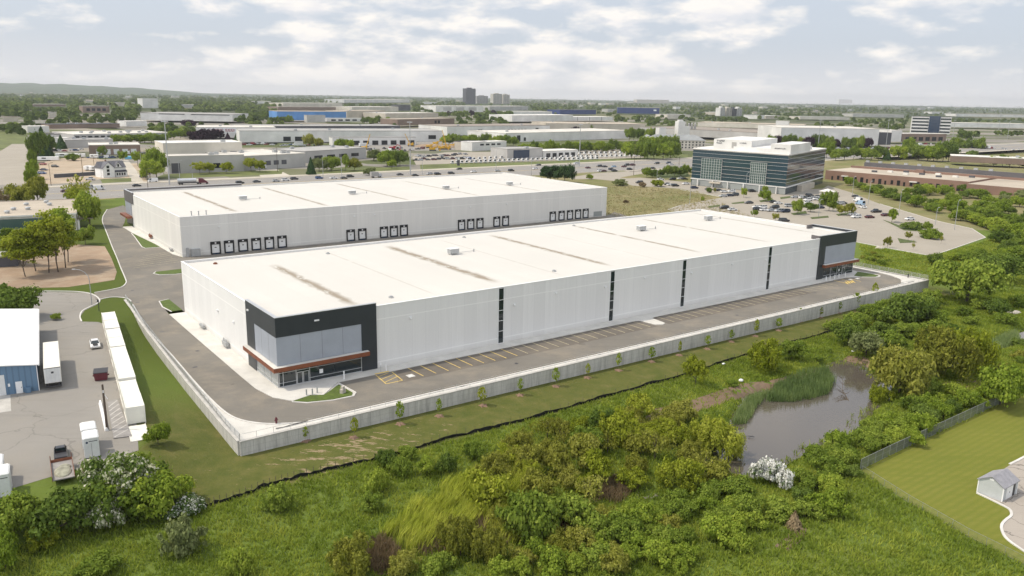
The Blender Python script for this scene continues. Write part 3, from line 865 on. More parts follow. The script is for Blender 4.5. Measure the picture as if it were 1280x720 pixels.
# --- near warehouse
A = thing('warehouse', 'long white warehouse nearest the camera with charcoal corner towers at both ends', 'warehouse', W(0, 0, 0), YAW)
shell(A, 184, 62, 12.5, 'precast_white', 'roof_near', 12.1)
def tower_near(root):
    # charcoal cladding wraps the corner; the grey inset panel and the glazed ground floor step back behind it
    P = 0.28
    d = MB()
    d.box(-P, 19.5, -P, -0.004, 9.6, 13.2)                       # top band, front
    d.box(16.3, 19.5, -P, -0.004, 0.16, 9.6)                     # right leg
    d.box(-P, -0.004, 0.0, 15.5, 9.6, 13.2)                      # top band, left
    d.box(-P, -0.004, 11.1, 15.5, 0.16, 9.6)
    d.box(0.0, 19.5, 0.0, 0.30, 12.64, 13.2).box(0.0, 0.30, 0.3, 15.5, 12.64, 13.2)
    d.build('charcoal_cladding', 'charcoal_panel', root)
    MB().box(-P - 0.05, 19.55, -P - 0.05, 0.34, 13.2, 13.3).box(-P - 0.05, 0.34, 0.34, 15.55, 13.2, 13.3).build('cladding_cap', 'alu', root)
    g = MB().box(-P + 0.06, 16.3, -P + 0.06, -0.006, 4.3, 9.6).box(-P + 0.06, -0.006, 0.0, 11.1, 4.3, 9.6)
    for k in range(1, 4): pass
    g.build('grey_panel', 'grey_panel', root)
    jo = MB()
    for x in (4.2, 8.4, 12.5): jo.box(x - 0.02, x + 0.02, -P + 0.045, -P + 0.058, 4.4, 9.58)
    for y in (3.7, 7.4): jo.box(-P + 0.045, -P + 0.058, y - 0.02, y + 0.02, 4.4, 9.58)
    jo.build('panel_joint', 'charcoal_edge', root)
    c = MB().box(-1.25, 17.5, -1.25, -0.3, 3.42, 4.22).box(-1.25, -0.3, -0.3, 15.4, 3.42, 4.22)
    cn = c.build('canopy', 'rust_canopy', root)
    MB().box(-1.2, 17.45, -1.2, -0.23, 4.222, 4.26).box(-1.2, -0.23, -0.23, 15.35, 4.222, 4.26).build('canopy_top', 'concrete_pale', cn)
    # glazing
    gl = MB().box(-0.10, 16.3, -0.10, -0.007, 0.16, 3.42).build('glazing', 'glass_dark', root)
    MB().box(-0.10, -0.007, 0.0, 11.1, 0.16, 3.42).build('glazing', 'glass_pale', root)
    fr = MB()
    for x in (0.0, 0.75, 3.2, 5.8, 16.2): fr.box(x - 0.05, x + 0.05, -0.19, -0.10, 0.16, 3.42)
    fr.box(-0.15, 16.3, -0.20, -0.103, 0.16, 0.30).box(-0.15, 16.3, -0.195, -0.103, 0.92, 1.0).box(-0.15, 16.3, -0.195, -0.103, 2.82, 2.9)
    for y in (0.0, 3.7, 7.4, 11.0): fr.box(-0.19, -0.10, y - 0.05, y + 0.05, 0.16, 3.42)
    fr.box(-0.20, -0.103, 0.0, 11.1, 0.16, 0.28).box(-0.195, -0.103, 0.0, 11.1, 0.92, 1.0)
    fr.build('mullions', 'alu', gl)
    for x in (3.3, 4.5):
        dr = MB().box(x, x + 1.1, -0.26, -0.20, 0.18, 2.5).build('door', 'alu', root)
        MB().box(x + 0.12, x + 0.98, -0.275, -0.262, 0.4, 2.38).build('door_glass', 'glass_dark', dr)
        MB().box(x + (0.85 if x < 4 else 0.15), x + (0.9 if x < 4 else 0.2), -0.33, -0.28, 0.9, 1.6).build('door_handle', 'dark_steel', dr)
    MB().box(7.7, 8.4, -0.115, -0.105, 1.4, 2.2).build('notice', 'white_trim', root)
    for x in (7.0,): MB().box(x, x + 0.9, -0.5, -0.29, 11.6, 11.85).build('wall_lamp', 'white_trim', root)
    MB().box(-0.5, -0.29, 13.6, 14.2, 11.4, 11.7).build('wall_lamp', 'white_trim', root)
tower_near(A)
def tower_far(root):
    P = 0.28
    d = MB()
    d.box(165, 184 + P, -P, -0.004, 10.0, 13.35).box(165, 168.0, -P, -0.004, 0.16, 10.0)
    d.box(165, 184, 0.0, 0.3, 12.64, 13.35).box(184.004, 184 + P, 0, 15, 10.0, 13.35).box(183.7, 184.0, 0.3, 15, 12.64, 13.35)
    d.build('charcoal_cladding', 'charcoal_panel', root)
    MB().box(181.0, 183.7, 15.0, 15.4, 12.2, 13.3).box(165.0, 165.3, 0.3, 3.0, 12.2, 13.3).box(183.72, 183.98, 15, 15.4, 12.64, 13.3).build('parapet_return', 'charcoal_edge', root)
    MB().box(164.95, 184 + P + 0.05, -P - 0.05, 0.34, 13.35, 13.45).box(183.66, 184 + P + 0.05, 0.34, 15.4, 13.35, 13.45).build('cladding_cap', 'alu', root)
    MB().box(168.0, 184.2, -P + 0.06, -0.006, 4.6, 10.0).box(184.006, 184.2, 0, 11, 4.6, 10.0).build('grey_panel', 'grey_panel', root)
    cn = MB().box(167.2, 185.6, -1.3, -0.3, 3.65, 4.5).box(184.3, 185.6, -0.3, 12, 3.65, 4.5).build('canopy', 'rust_canopy', root)
    MB().box(167.25, 185.55, -1.25, -0.23, 4.502, 4.54).box(184.3, 185.55, -0.23, 11.9, 4.502, 4.54).build('canopy_top', 'concrete_pale', cn)
    gl = MB().box(168.0, 184.1, -0.10, -0.007, 0.16, 3.65).box(184.007, 184.1, 0, 11, 0.16, 3.65).build('glazing', 'glass_dark', root)
    fr = MB()
    for x in (168.1, 172, 175.5, 178.2, 180.3, 184.05): fr.box(x - 0.05, x + 0.05, -0.19, -0.10, 0.16, 3.65)
    fr.box(168, 184.1, -0.20, -0.103, 0.16, 0.30).box(168, 184.1, -0.195, -0.103, 0.92, 1.0)
    fr.build('mullions', 'alu', gl)
    for x in (178.3, 179.3):
        dr = MB().box(x, x + 0.95, -0.26, -0.20, 0.18, 2.6).build('door', 'alu', root)
        MB().box(x + 0.1, x + 0.85, -0.275, -0.262, 0.4, 2.45).build('door_glass', 'glass_dark', dr)
    MB().box(176.4, 177.0, -0.115, -0.105, 1.4, 2.2).build('notice', 'white_trim', root)
tower_far(A)
for x in (49.0, 81.3, 106.2, 141.4):
    w = MB().box(x - 0.62, x + 0.62, -0.06, -0.004, 0.16, 12.45).build('window_strip', 'glass_dark', A)
    fr = MB()
    for z in (0.2, 2.9, 5.2, 7.5, 9.8, 12.35): fr.box(x - 0.62, x + 0.62, -0.10, -0.062, z - 0.05, z + 0.05)
    fr.box(x - 0.72, x - 0.62, -0.10, -0.004, 0.16, 12.45).box(x + 0.62, x + 0.72, -0.10, -0.004, 0.16, 12.45)
    fr.build('strip_frame', 'white_sheet', w)
for x, z in ((27, 9.2), (52.5, 8.3), (64, 9.4), (79, 8.9), (92, 9.5), (109, 8.8), (125, 9.3), (139.5, 8.9), (161, 9.3)): wall_lamp(A, x, -0.15, z)
for y in (34.5, 24): wall_lamp(A, -0.15, y, 6.8)
for x, y in ((61, 38), (131, 40), (167, 44)): roof_unit(A, x, y, 12.1)
for x, y in ((6.5, 57), (34, 55), (77, 57.5), (119, 58), (26, 6), (70, 8)):
    MB().cyl(0, 0, 0, 0.25, 0.5, 10).cyl(0, 0, 0.25, 0.4, 0.3, 8).build('roof_drain', 'rust' if x == 6.5 else 'pole_steel', A, (x, y, 12.1))
# meters and pipework on the left wall
for y, h_ in ((45.6, 1.0), (29.0, 1.9)):
    mtr = MB().box(-0.9, -0.3, -1.3, 1.3, 0.5, 0.5 + h_ * 0.45)
    for b in (-1.0, 0, 1.0): mtr.cyl(-0.6, b, 0.1, h_, 0.09, 6)
    mtr.tube((-0.6, -1.2, h_), (-0.6, 1.2, h_), 0.08).build('gas_meter', 'pole_steel', A, (0, y, 0.1))
for x in (21.2, 16.8):
    pass
# --- far warehouse
BL, BD = 183.6, 80.3
B = thing('warehouse', 'second long white warehouse behind, its wall lined with numbered loading docks', 'warehouse', W(17.4, 130.7, 0), YAW)
shell(B, BL, BD, 12.85, 'precast_warm', 'roof_far', 12.45)
d = MB().box(-0.28, -0.004, 66, BD + 0.25, 9.3, 13.7).box(-0.28, 46, BD + 0.004, BD + 0.25, 9.3, 13.7).box(0, 46, BD - 0.3, BD, 12.99, 13.7).box(0, 0.3, 66, BD - 0.3, 12.99, 13.7)
d.build('charcoal_cladding', 'charcoal_edge', B)
MB().box(-0.33, 0.34, 65.95, BD + 0.3, 13.7, 13.8).box(0.34, 46.05, BD - 0.34, BD + 0.3, 13.7, 13.8).build('cladding_cap', 'alu', B)
MB().box(-0.2, -0.006, 70, BD, 4.6, 9.3).build('grey_panel', 'grey_panel', B)
MB().box(-2.2, -0.3, 69, BD + 1.5, 3.6, 4.4).build('canopy', 'rust_canopy', B)
MB().box(-0.12, -0.006, 70, BD, 0.16, 3.6).build('glazing', 'glass_dark', B)
docks = []
for xs, py in (([269.5, 286.5, 304, 320.5, 337, 353], 308), ([438.5, 453], 294.5), ([480, 492.5, 505], 290.5), ([577, 588.5, 600], 281), ([621, 632], 277.5), ([691, 702, 712.5, 722.5, 732], 270)):
    for x in xs: docks.append(on_wall(x, py, 130.5)[0] - 17.4)
for x in docks:
    w_ = 1.62
    f_ = MB().box(x - w_, x - 1.22, -0.35, -0.004, 0.25, 3.9).box(x + 1.22, x + w_, -0.35, -0.004, 0.25, 3.9).box(x - w_, x + w_, -0.35, -0.004, 3.3, 4.2).box(x - w_, x + w_, -0.42, -0.004, 0.05, 0.5)
    f_ = f_.build('dock_seal', 'rubber', B)
    MB().box(x - 0.25, x + 0.25, -0.37, -0.352, 3.55, 3.95).build('dock_number', 'white_trim', f_)
    dd = MB().box(x - 1.22, x + 1.22, -0.12, -0.006, 0.5, 3.3)
    for z in (1.2, 1.9, 2.6): dd.box(x - 1.22, x + 1.22, -0.135, -0.121, z - 0.02, z + 0.02)
    dd = dd.build('dock_door', 'white_sheet', B)
    MB().box(x - 0.3, x + 0.3, -0.14, -0.122, 2.15, 2.4).build('door_window', 'window_dark', dd)
    MB().box(x - 1.0, x + 1.0, -0.44, -0.421, 0.1, 0.42).build('dock_plate', 'glass_blue', f_)
MB().box(2.6, 5.4, -0.9, -0.02, 0.1, 2.5).box(1.2, 1.9, -0.7, -0.02, 0.1, 3.0).build('electric_cabinet', 'pole_steel', B)
MB().box(176, 181, -0.05, -0.004, 0.2, 2.5).build('man_door', 'glass_pale', B)
MB().box(0.0, BL, -0.28, -0.02, 0.02, 0.26).build('dock_kerb', 'concrete', B)
for x in (12, 60, 68, 110, 128, 158, 180): wall_lamp(B, x, -0.15, 9.0)
for x, y in ((32, 36), (75, 33), (118, 31), (152, 31)): roof_unit(B, x, y, 12.45, 1.0)
for x, y in ((5, 5), (7, 4), (9.5, 4.4)): MB().cyl(0, 0, 0, 1.4, 0.18, 8).cyl(0, 0, 1.4, 1.5, 0.3, 8).build('roof_vent', 'pole_steel', B, (x, y, 12.45))
for y, h_ in ((40, 2.0), (12, 1.0)): MB().box(-0.9, -0.3, -1.3, 1.3, 0.5, 0.5 + h_ * 0.5).cyl(-0.6, 0.5, 0.1, h_, 0.1, 6).build('gas_meter', 'rust' if y == 40 else 'pole_steel', B, (0, y, 0.1))

# bollards and parking signs at the two entrances
def bollard(s, t, label, mt='white_trim', h=1.15, grp=None):
    o = MB().cyl(0, 0, 0, h, 0.13, 10).cyl(0, 0, h, h + 0.05, 0.15, 10).cyl(0, 0, h + 0.05, h + 0.1, 0.08, 8).build('bollard', mt, None, W(s, t, 0.15), YAW)
    return tag(o, label, 'bollard', grp)
bollard(11.6, -2.2, 'white bollard in front of the glazed near corner of the warehouse', h=1.5)
bollard(20.3, -2.3, 'white bollard beside the yellow hatched bay')
for i, s1 in enumerate((2.6, 3.6, 4.6)):
    bollard(s1, -6.2 - (0.25 if i == 1 else 0), ['left', 'middle', 'right'][i] + ' one of three pale bike-rack posts by the corner grass island', 'pole_steel', 1.0, 'posts by the corner grass island')
for i, s1 in enumerate((166.5, 168.6, 171, 173.2, 176.6)):
    bollard(s1, -2.4, ['first', 'second', 'third', 'fourth', 'fifth'][i] + ' pale bollard from the left in front of the far tower', 'white_trim', 1.2, 'bollards at the far tower')
def psign(s, t, label):
    r_ = thing('parking_sign', label, 'sign', W(s, t, 0.15), YAW)
    MB().cyl(0, 0, 0, 1.9, 0.035, 6).build('sign_post', 'pole_steel', r_)
    MB().box(-0.16, 0.16, -0.05, -0.036, 1.4, 1.95).build('sign_plate', 'white_trim', r_)
psign(19.0, -2.6, 'small white accessible parking sign on a post by the yellow hatched bay')
bx_ = MB().bbox(-0.5, 0.5, -0.35, 0.35, 0, 0.8, 0.06).bbox(-0.3, 0.3, -0.25, 0.25, 0.8, 1.25, 0.05).build('boulder_marker', 'stone', None, W(8.4, -8.6, 0.13), YAW + 0.5)
tag(bx_, 'small stone marker at the right tip of the corner grass island', 'stone')

# drain grates, manholes and patched paving on the drive
dg = MB(); pt = MB()
for s1, t1 in ((28, -17.2), (62, -17.2), (98, -17.1), (134, -17.0), (-9.2, 20), (-8.6, 48), (-7.2, 78), (1.5, 118), (10.5, 170), (150, -9.6)):
    q = [W(s1 - .45, t1 - .3), W(s1 + .45, t1 - .3), W(s1 + .45, t1 + .3), W(s1 - .45, t1 + .3)]
    dg.add([(p.x, p.y, 0.062) for p in q], [(0, 1, 2, 3)])
for s1, t1, r1 in ((-6.0, 30, .4), (-5.5, 92, .45), (44, -12.5, .4), (112, -13, .4), (4, 140, .45)):
    p = W(s1, t1); dg.add([(p.x + r1 * math.cos(k * PI / 6), p.y + r1 * math.sin(k * PI / 6), 0.062) for k in range(12)], [tuple(range(12))])
struct('drain_covers', dg.build('drain_covers', 'dark_steel'))
# ------------------------------------------------------------------ foliage
def leaf_mat(name, lo, mid, hi, trans=0.30, stops=(0.0, 0.5, 1.0)):
    mt = bpy.data.materials.new(name); mt.use_nodes = True
    nt = mt.node_tree; nt.nodes.remove(nt.nodes['Principled BSDF'])
    at = node(nt, 'ShaderNodeAttribute'); at.attribute_name = 'lv'
    oi = node(nt, 'ShaderNodeObjectInfo')
    f = mathn(nt, 'ADD', at.outputs['Fac'], mathn(nt, 'MULTIPLY', mathn(nt, 'SUBTRACT', oi.outputs['Random'], 0.5), 0.45))
    col = ramp(nt, f, list(zip(stops, (lo, mid, hi))))
    d = node(nt, 'ShaderNodeBsdfDiffuse'); nt.links.new(col, d.inputs[0])
    t_ = node(nt, 'ShaderNodeBsdfTranslucent'); nt.links.new(col, t_.inputs[0])
    mx = node(nt, 'ShaderNodeMixShader'); mx.inputs[0].default_value = trans
    nt.links.new(d.outputs[0], mx.inputs[1]); nt.links.new(t_.outputs[0], mx.inputs[2])
    nt.links.new(mx.outputs[0], nt.nodes['Material Output'].inputs['Surface'])
    MATS[name] = mt
leaf_mat('leaf_mid', (0.107, 0.162, 0.026), (0.206, 0.279, 0.043), (0.353, 0.422, 0.076), 0.4)
leaf_mat('leaf_bright', (0.128, 0.194, 0.024), (0.247, 0.328, 0.043), (0.404, 0.463, 0.074), 0.4)
leaf_mat('leaf_dark', (0.074, 0.118, 0.024), (0.146, 0.209, 0.040), (0.248, 0.312, 0.069), 0.35)
leaf_mat('leaf_olive', (0.143, 0.159, 0.023), (0.276, 0.284, 0.048), (0.413, 0.408, 0.101), 0.4)
leaf_mat('leaf_yellow', (0.160, 0.199, 0.019), (0.303, 0.345, 0.036), (0.452, 0.466, 0.080), 0.4)
leaf_mat('leaf_greygreen', (0.109, 0.138, 0.051), (0.205, 0.241, 0.092), (0.307, 0.335, 0.147), 0.35)
leaf_mat('leaf_conifer', (0.018, 0.042, 0.018), (0.042, 0.078, 0.030), (0.075, 0.120, 0.048), 0.1)
leaf_mat('leaf_purple', (0.023, 0.017, 0.022), (0.047, 0.029, 0.039), (0.078, 0.044, 0.057), 0.15)
leaf_mat('leaf_brown', (0.13, 0.095, 0.05), (0.25, 0.185, 0.105), (0.36, 0.28, 0.17), 0.3)
leaf_mat('blossom', (0.10, 0.16, 0.04), (0.74, 0.73, 0.66), (0.84, 0.83, 0.78), 0.35, (0.42, 0.60, 0.88))
leaf_mat('blossom_cream', (0.085, 0.14, 0.03), (0.16, 0.22, 0.05), (0.72, 0.70, 0.55), 0.35, (0.3, 0.68, 0.86))
leaf_mat('grass_blade', (0.153, 0.219, 0.031), (0.287, 0.357, 0.052), (0.459, 0.480, 0.090), 0.4)
leaf_mat('grass_dry', (0.19, 0.21, 0.07), (0.32, 0.29, 0.14), (0.46, 0.39, 0.23), 0.4)
leaf_mat('reed_blade', (0.14, 0.21, 0.07), (0.24, 0.32, 0.11), (0.34, 0.40, 0.17), 0.4)
leaf_mat('sedge_blade', (0.243, 0.307, 0.033), (0.422, 0.474, 0.064), (0.602, 0.614, 0.122), 0.4)

def quads_mesh(name, cen, nrm, up, sx_, sy_, lv):
    """one leaf card per row: centre, facing, long axis, half sizes"""
    n = len(cen)
    nrm = nrm / (np.linalg.norm(nrm, axis=1, keepdims=True) + 1e-9)
    a = np.cross(up, nrm); a /= (np.linalg.norm(a, axis=1, keepdims=True) + 1e-9)
    b = np.cross(nrm, a)
    a = a * sx_[:, None]; b = b * sy_[:, None]
    # a pointed leaf clump: five corners
    v = np.stack([cen - a * 0.6 - b, cen + a * 0.7 - b * 0.8, cen + a + b * 0.25, cen + b, cen - a + b * 0.35], 1).reshape(-1, 3)
    me = bpy.data.meshes.new(name)
    me.vertices.add(n * 5); me.vertices.foreach_set('co', v.astype(np.float32).ravel())
    me.loops.add(n * 5); me.loops.foreach_set('vertex_index', np.arange(n * 5, dtype=np.int32))
    me.polygons.add(n); me.polygons.foreach_set('loop_start', np.arange(0, n * 5, 5, dtype=np.int32)); me.polygons.foreach_set('loop_total', np.full(n, 5, dtype=np.int32))
    me.update()
    at = me.attributes.new('lv', 'FLOAT', 'FACE'); at.data.foreach_set('value', lv.astype(np.float32))
    return me
def rdir(n, zmin=-1.0):
    z = nrg.uniform(zmin, 1, n); p = nrg.uniform(0, 2 * PI, n); q = np.sqrt(1 - z * z)
    return np.stack([q * np.cos(p), q * np.sin(p), z], 1)
CROWN, TRUNK = {}, {}
def make_crown(kind, nl, lr, per, leaf, rx=1.0, r0=0.045, zc=0.56, zr=0.44, droop=0.0, asp=1.0, gap=0.0, shell=(0.5, 0.86), nv=3):
    CROWN[kind] = []; TRUNK[kind] = []
    for v in range(nv):
        d = rdir(nl, -0.75)
        rr = nrg.uniform(*shell, nl)
        lc = d * rr[:, None] * np.array([rx, rx, zr])
        # lopsided outline
        ang = np.arctan2(d[:, 1], d[:, 0]); k = 1 + 0.28 * np.sin(ang * 2 + v * 1.3) + 0.16 * np.sin(ang * 3 + v * 2.1)
        lc[:, :2] *= k[:, None]; lc[:, 2] += zc
        lc[:, 2] = np.maximum(lc[:, 2], 0.16)
        rad = lr * (0.45 + 1.05 * nrg.uniform(0, 1, nl) ** 1.3)
        C_, N_, L_ = [], [], []
        for i in range(nl):
            m_ = int(per * (rad[i] / lr) ** 2)
            dd = rdir(m_, -0.8)
            p = lc[i] + dd * (rad[i] * np.where(nrg.uniform(0, 1, m_) < 0.16, nrg.uniform(1.05, 1.55, m_), nrg.uniform(0.5, 1.1, m_)))[:, None] * np.array([1, 1, 0.85 * zr / 0.44 * (0.75 if zr < 0.5 else 1)])
            p[:, 2] -= droop * rad[i] * nrg.uniform(0, 1.5, m_) ** 2
            ok = nrg.uniform(0, 1, m_) > gap
            C_.append(p[ok]); N_.append((dd + rdir(m_) * 0.75 + np.array([0, 0, 0.35]))[ok])
            L_.append(np.clip(0.5 + nrg.normal(0, 0.16, m_) + nrg.normal(0, 0.10), 0, 1)[ok])
        cen = np.concatenate(C_); nrm = np.concatenate(N_); lv = np.concatenate(L_)
        cen[:, 2] = np.maximum(cen[:, 2], 0.02)
        n = len(cen)
        up = rdir(n) + np.array([0, 0, 0.6 if asp > 1.5 else 0.0])
        s_ = leaf * nrg.uniform(0.6, 1.35, n)
        me = quads_mesh('crown_' + kind, cen, nrm, up, s_ / math.sqrt(asp), s_ * math.sqrt(asp), lv)
        me.materials.append(MATS['leaf_mid'])
        CROWN[kind].append(me)
        mb = MB()
        mb.path([(0, 0, -0.03), (0.02, 0.01, zc * 0.35), (-0.01, 0.02, zc * 0.8), (0, 0, zc + zr * 0.5)], [r0, r0 * 0.8, r0 * 0.6, r0 * 0.25], 6)
        for i in range(min(7, nl)):
            q = lc[i]
            mb.path([(0.01, 0.01, zc * (0.3 + 0.06 * i)), (q[0] * 0.5, q[1] * 0.5, q[2] * 0.72), tuple(q)], [r0 * 0.5, r0 * 0.35, r0 * 0.12], 5)
        o = mb.build('trunk_' + kind, 'bark'); me2 = o.data; bpy.data.objects.remove(o)
        TRUNK[kind].append(me2)
make_crown("bushy", 74, 0.20, 122, 0.038, shell=(0.38, 0.95), gap=0.08, nv=4)
make_crown("shrub", 62, 0.20, 108, 0.046, zc=0.46, zr=0.46, shell=(0.35, 0.98), gap=0.1, nv=4)
make_crown('willow', 84, 0.16, 130, 0.033, zc=0.55, zr=0.42, droop=0.6, asp=2.4, gap=0.15, shell=(0.2, 0.98), nv=3)
make_crown('airy', 60, 0.20, 80, 0.042, zc=0.60, zr=0.38, gap=0.15, shell=(0.2, 0.98), nv=3)
make_crown('birch', 84, 0.075, 95, 0.0135, rx=0.22, r0=0.010, zc=0.59, zr=0.41, gap=0.1, shell=(0.2, 0.98), nv=4)
make_crown('sparse', 34, 0.20, 26, 0.045, zc=0.6, zr=0.38, gap=0.35, shell=(0.2, 0.95), nv=2)
def make_conifer(kind, tiers, per, leaf, nv=2):
    CROWN[kind] = []; TRUNK[kind] = []
    for v in range(nv):
        C_, N_, L_ = [], [], []
        for i in range(tiers):
            u = i / (tiers - 1); z = 0.08 + 0.9 * u; r = (1 - u) ** 0.85 * nrg.uniform(0.85, 1.05) + 0.03
            m_ = int(per * (r + 0.15)); a = nrg.uniform(0, 2 * PI, m_); q = r * np.sqrt(nrg.uniform(0.25, 1, m_)) * (1 + 0.12 * np.sin(a * 5 + i))
            C_.append(np.stack([q * np.cos(a), q * np.sin(a), z - 0.10 * q + nrg.normal(0, 0.02, m_)], 1))
            N_.append(np.stack([np.cos(a) * 0.6, np.sin(a) * 0.6, np.full(m_, 0.8)], 1) + rdir(m_) * 0.5)
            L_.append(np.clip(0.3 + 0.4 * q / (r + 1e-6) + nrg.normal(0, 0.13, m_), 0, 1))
        cen, nrm, lv = map(np.concatenate, (C_, N_, L_)); n = len(cen)
        s_ = leaf * nrg.uniform(0.6, 1.3, n)
        me = quads_mesh('crown_' + kind, cen, nrm, rdir(n), s_, s_, lv); me.materials.append(MATS['leaf_conifer'])
        CROWN[kind].append(me)
        o = MB().path([(0, 0, -0.02), (0, 0, 0.5), (0, 0, 0.96)], [0.05, 0.03, 0.006], 6).build('trunk_' + kind, 'bark'); TRUNK[kind].append(o.data); bpy.data.objects.remove(o)
make_conifer('conifer', 16, 120, 0.10)
def make_sapling(nv=3):
    CROWN['sapling'] = []; TRUNK['sapling'] = []
    for v in range(nv):
        m_ = 120; z = nrg.uniform(0.36, 1.0, m_); w_ = 0.42 * np.sin(np.clip((z - 0.30) / 0.72, 0, 1) * PI) ** 0.7 + 0.05
        a = nrg.uniform(0, 2 * PI, m_); q = w_ * np.sqrt(nrg.uniform(0.05, 1, m_))
        cen = np.stack([q * np.cos(a) + 0.05 * v, q * np.sin(a), z], 1)
        me = quads_mesh('crown_sapling', cen, rdir(m_) + np.array([0, 0, 0.4]), rdir(m_), np.full(m_, 0.06), np.full(m_, 0.075), np.clip(nrg.normal(0.5, 0.2, m_), 0, 1))
        me.materials.append(MATS['leaf_bright']); CROWN['sapling'].append(me)
        mb = MB().path([(0, 0, -0.02), (0.02, 0, 0.4), (0, 0.01, 0.98)], [0.016, 0.012, 0.004], 5)
        for k in range(7):
            a = k * 2.4; z0 = 0.42 + 0.07 * k
            mb.tube((0, 0, z0), (0.26 * math.cos(a), 0.26 * math.sin(a), z0 + 0.13), 0.007, 0.003, 4)
        o = mb.build('trunk_sapling', 'pale_bark'); TRUNK['sapling'].append(o.data); bpy.data.objects.remove(o)
make_sapling()
NT = [0]
VEG = []
def tree(name, label, cat, p, r, h, kind='bushy', leaf='leaf_mid', group=None, rz=None, bark=None, v=None):
    i = NT[0]; NT[0] += 1
    t_ = thing(name, label, cat, p, rnd.uniform(0, 6.28) if rz is None else rz, group)
    k = (i * 7 + 3) % len(CROWN[kind]) if v is None else v
    for nm, lib, mt in (('trunk', TRUNK, bark), ('crown', CROWN, leaf)):
        o = bpy.data.objects.new(nm, lib[kind][k]); COL.objects.link(o); o.parent = t_
        o.scale = (r, r, h) if kind != 'birch' else (max(h, r * 3.6), max(h, r * 3.6), h)
        if nm == 'trunk':
            wr = 0.55 if h > r else 0.8
            if h > 1.5 * r and kind != 'birch': o.scale = (r * 0.8, r * 0.8, h)
        if mt:
            o.material_slots[0].link = 'OBJECT'; o.material_slots[0].material = MATS[mt]
    VEG.append((p[0], p[1], r))
    return t_
def near_veg(q, r):
    return any((q[0] - a) ** 2 + (q[1] - b) ** 2 < (0.72 * (r + c)) ** 2 for a, b, c in VEG)
def T3(px, py): return G(px, py)
def scale_px(p): return ppm(p)

def put(name, label, cat, px, py, rpx, hpx, kind, leaf, group=None, **k):
    """base at a pixel, crown half-width and height given in pixels of the photograph there"""
    p = G(px, py); q = scale_px(p)
    # the camera looks down about 20-30 degrees on near things, so a crown's height is seen foreshortened and its depth adds to it
    dep = math.atan2(CH - p.z, math.hypot(p.x, p.y))
    r = rpx / q
    h = max(0.9 * r, (hpx / q - r * math.sin(dep) * 0.75) / math.cos(dep))
    return tree(name, label, cat, p, r, h, kind, leaf, group, **k)

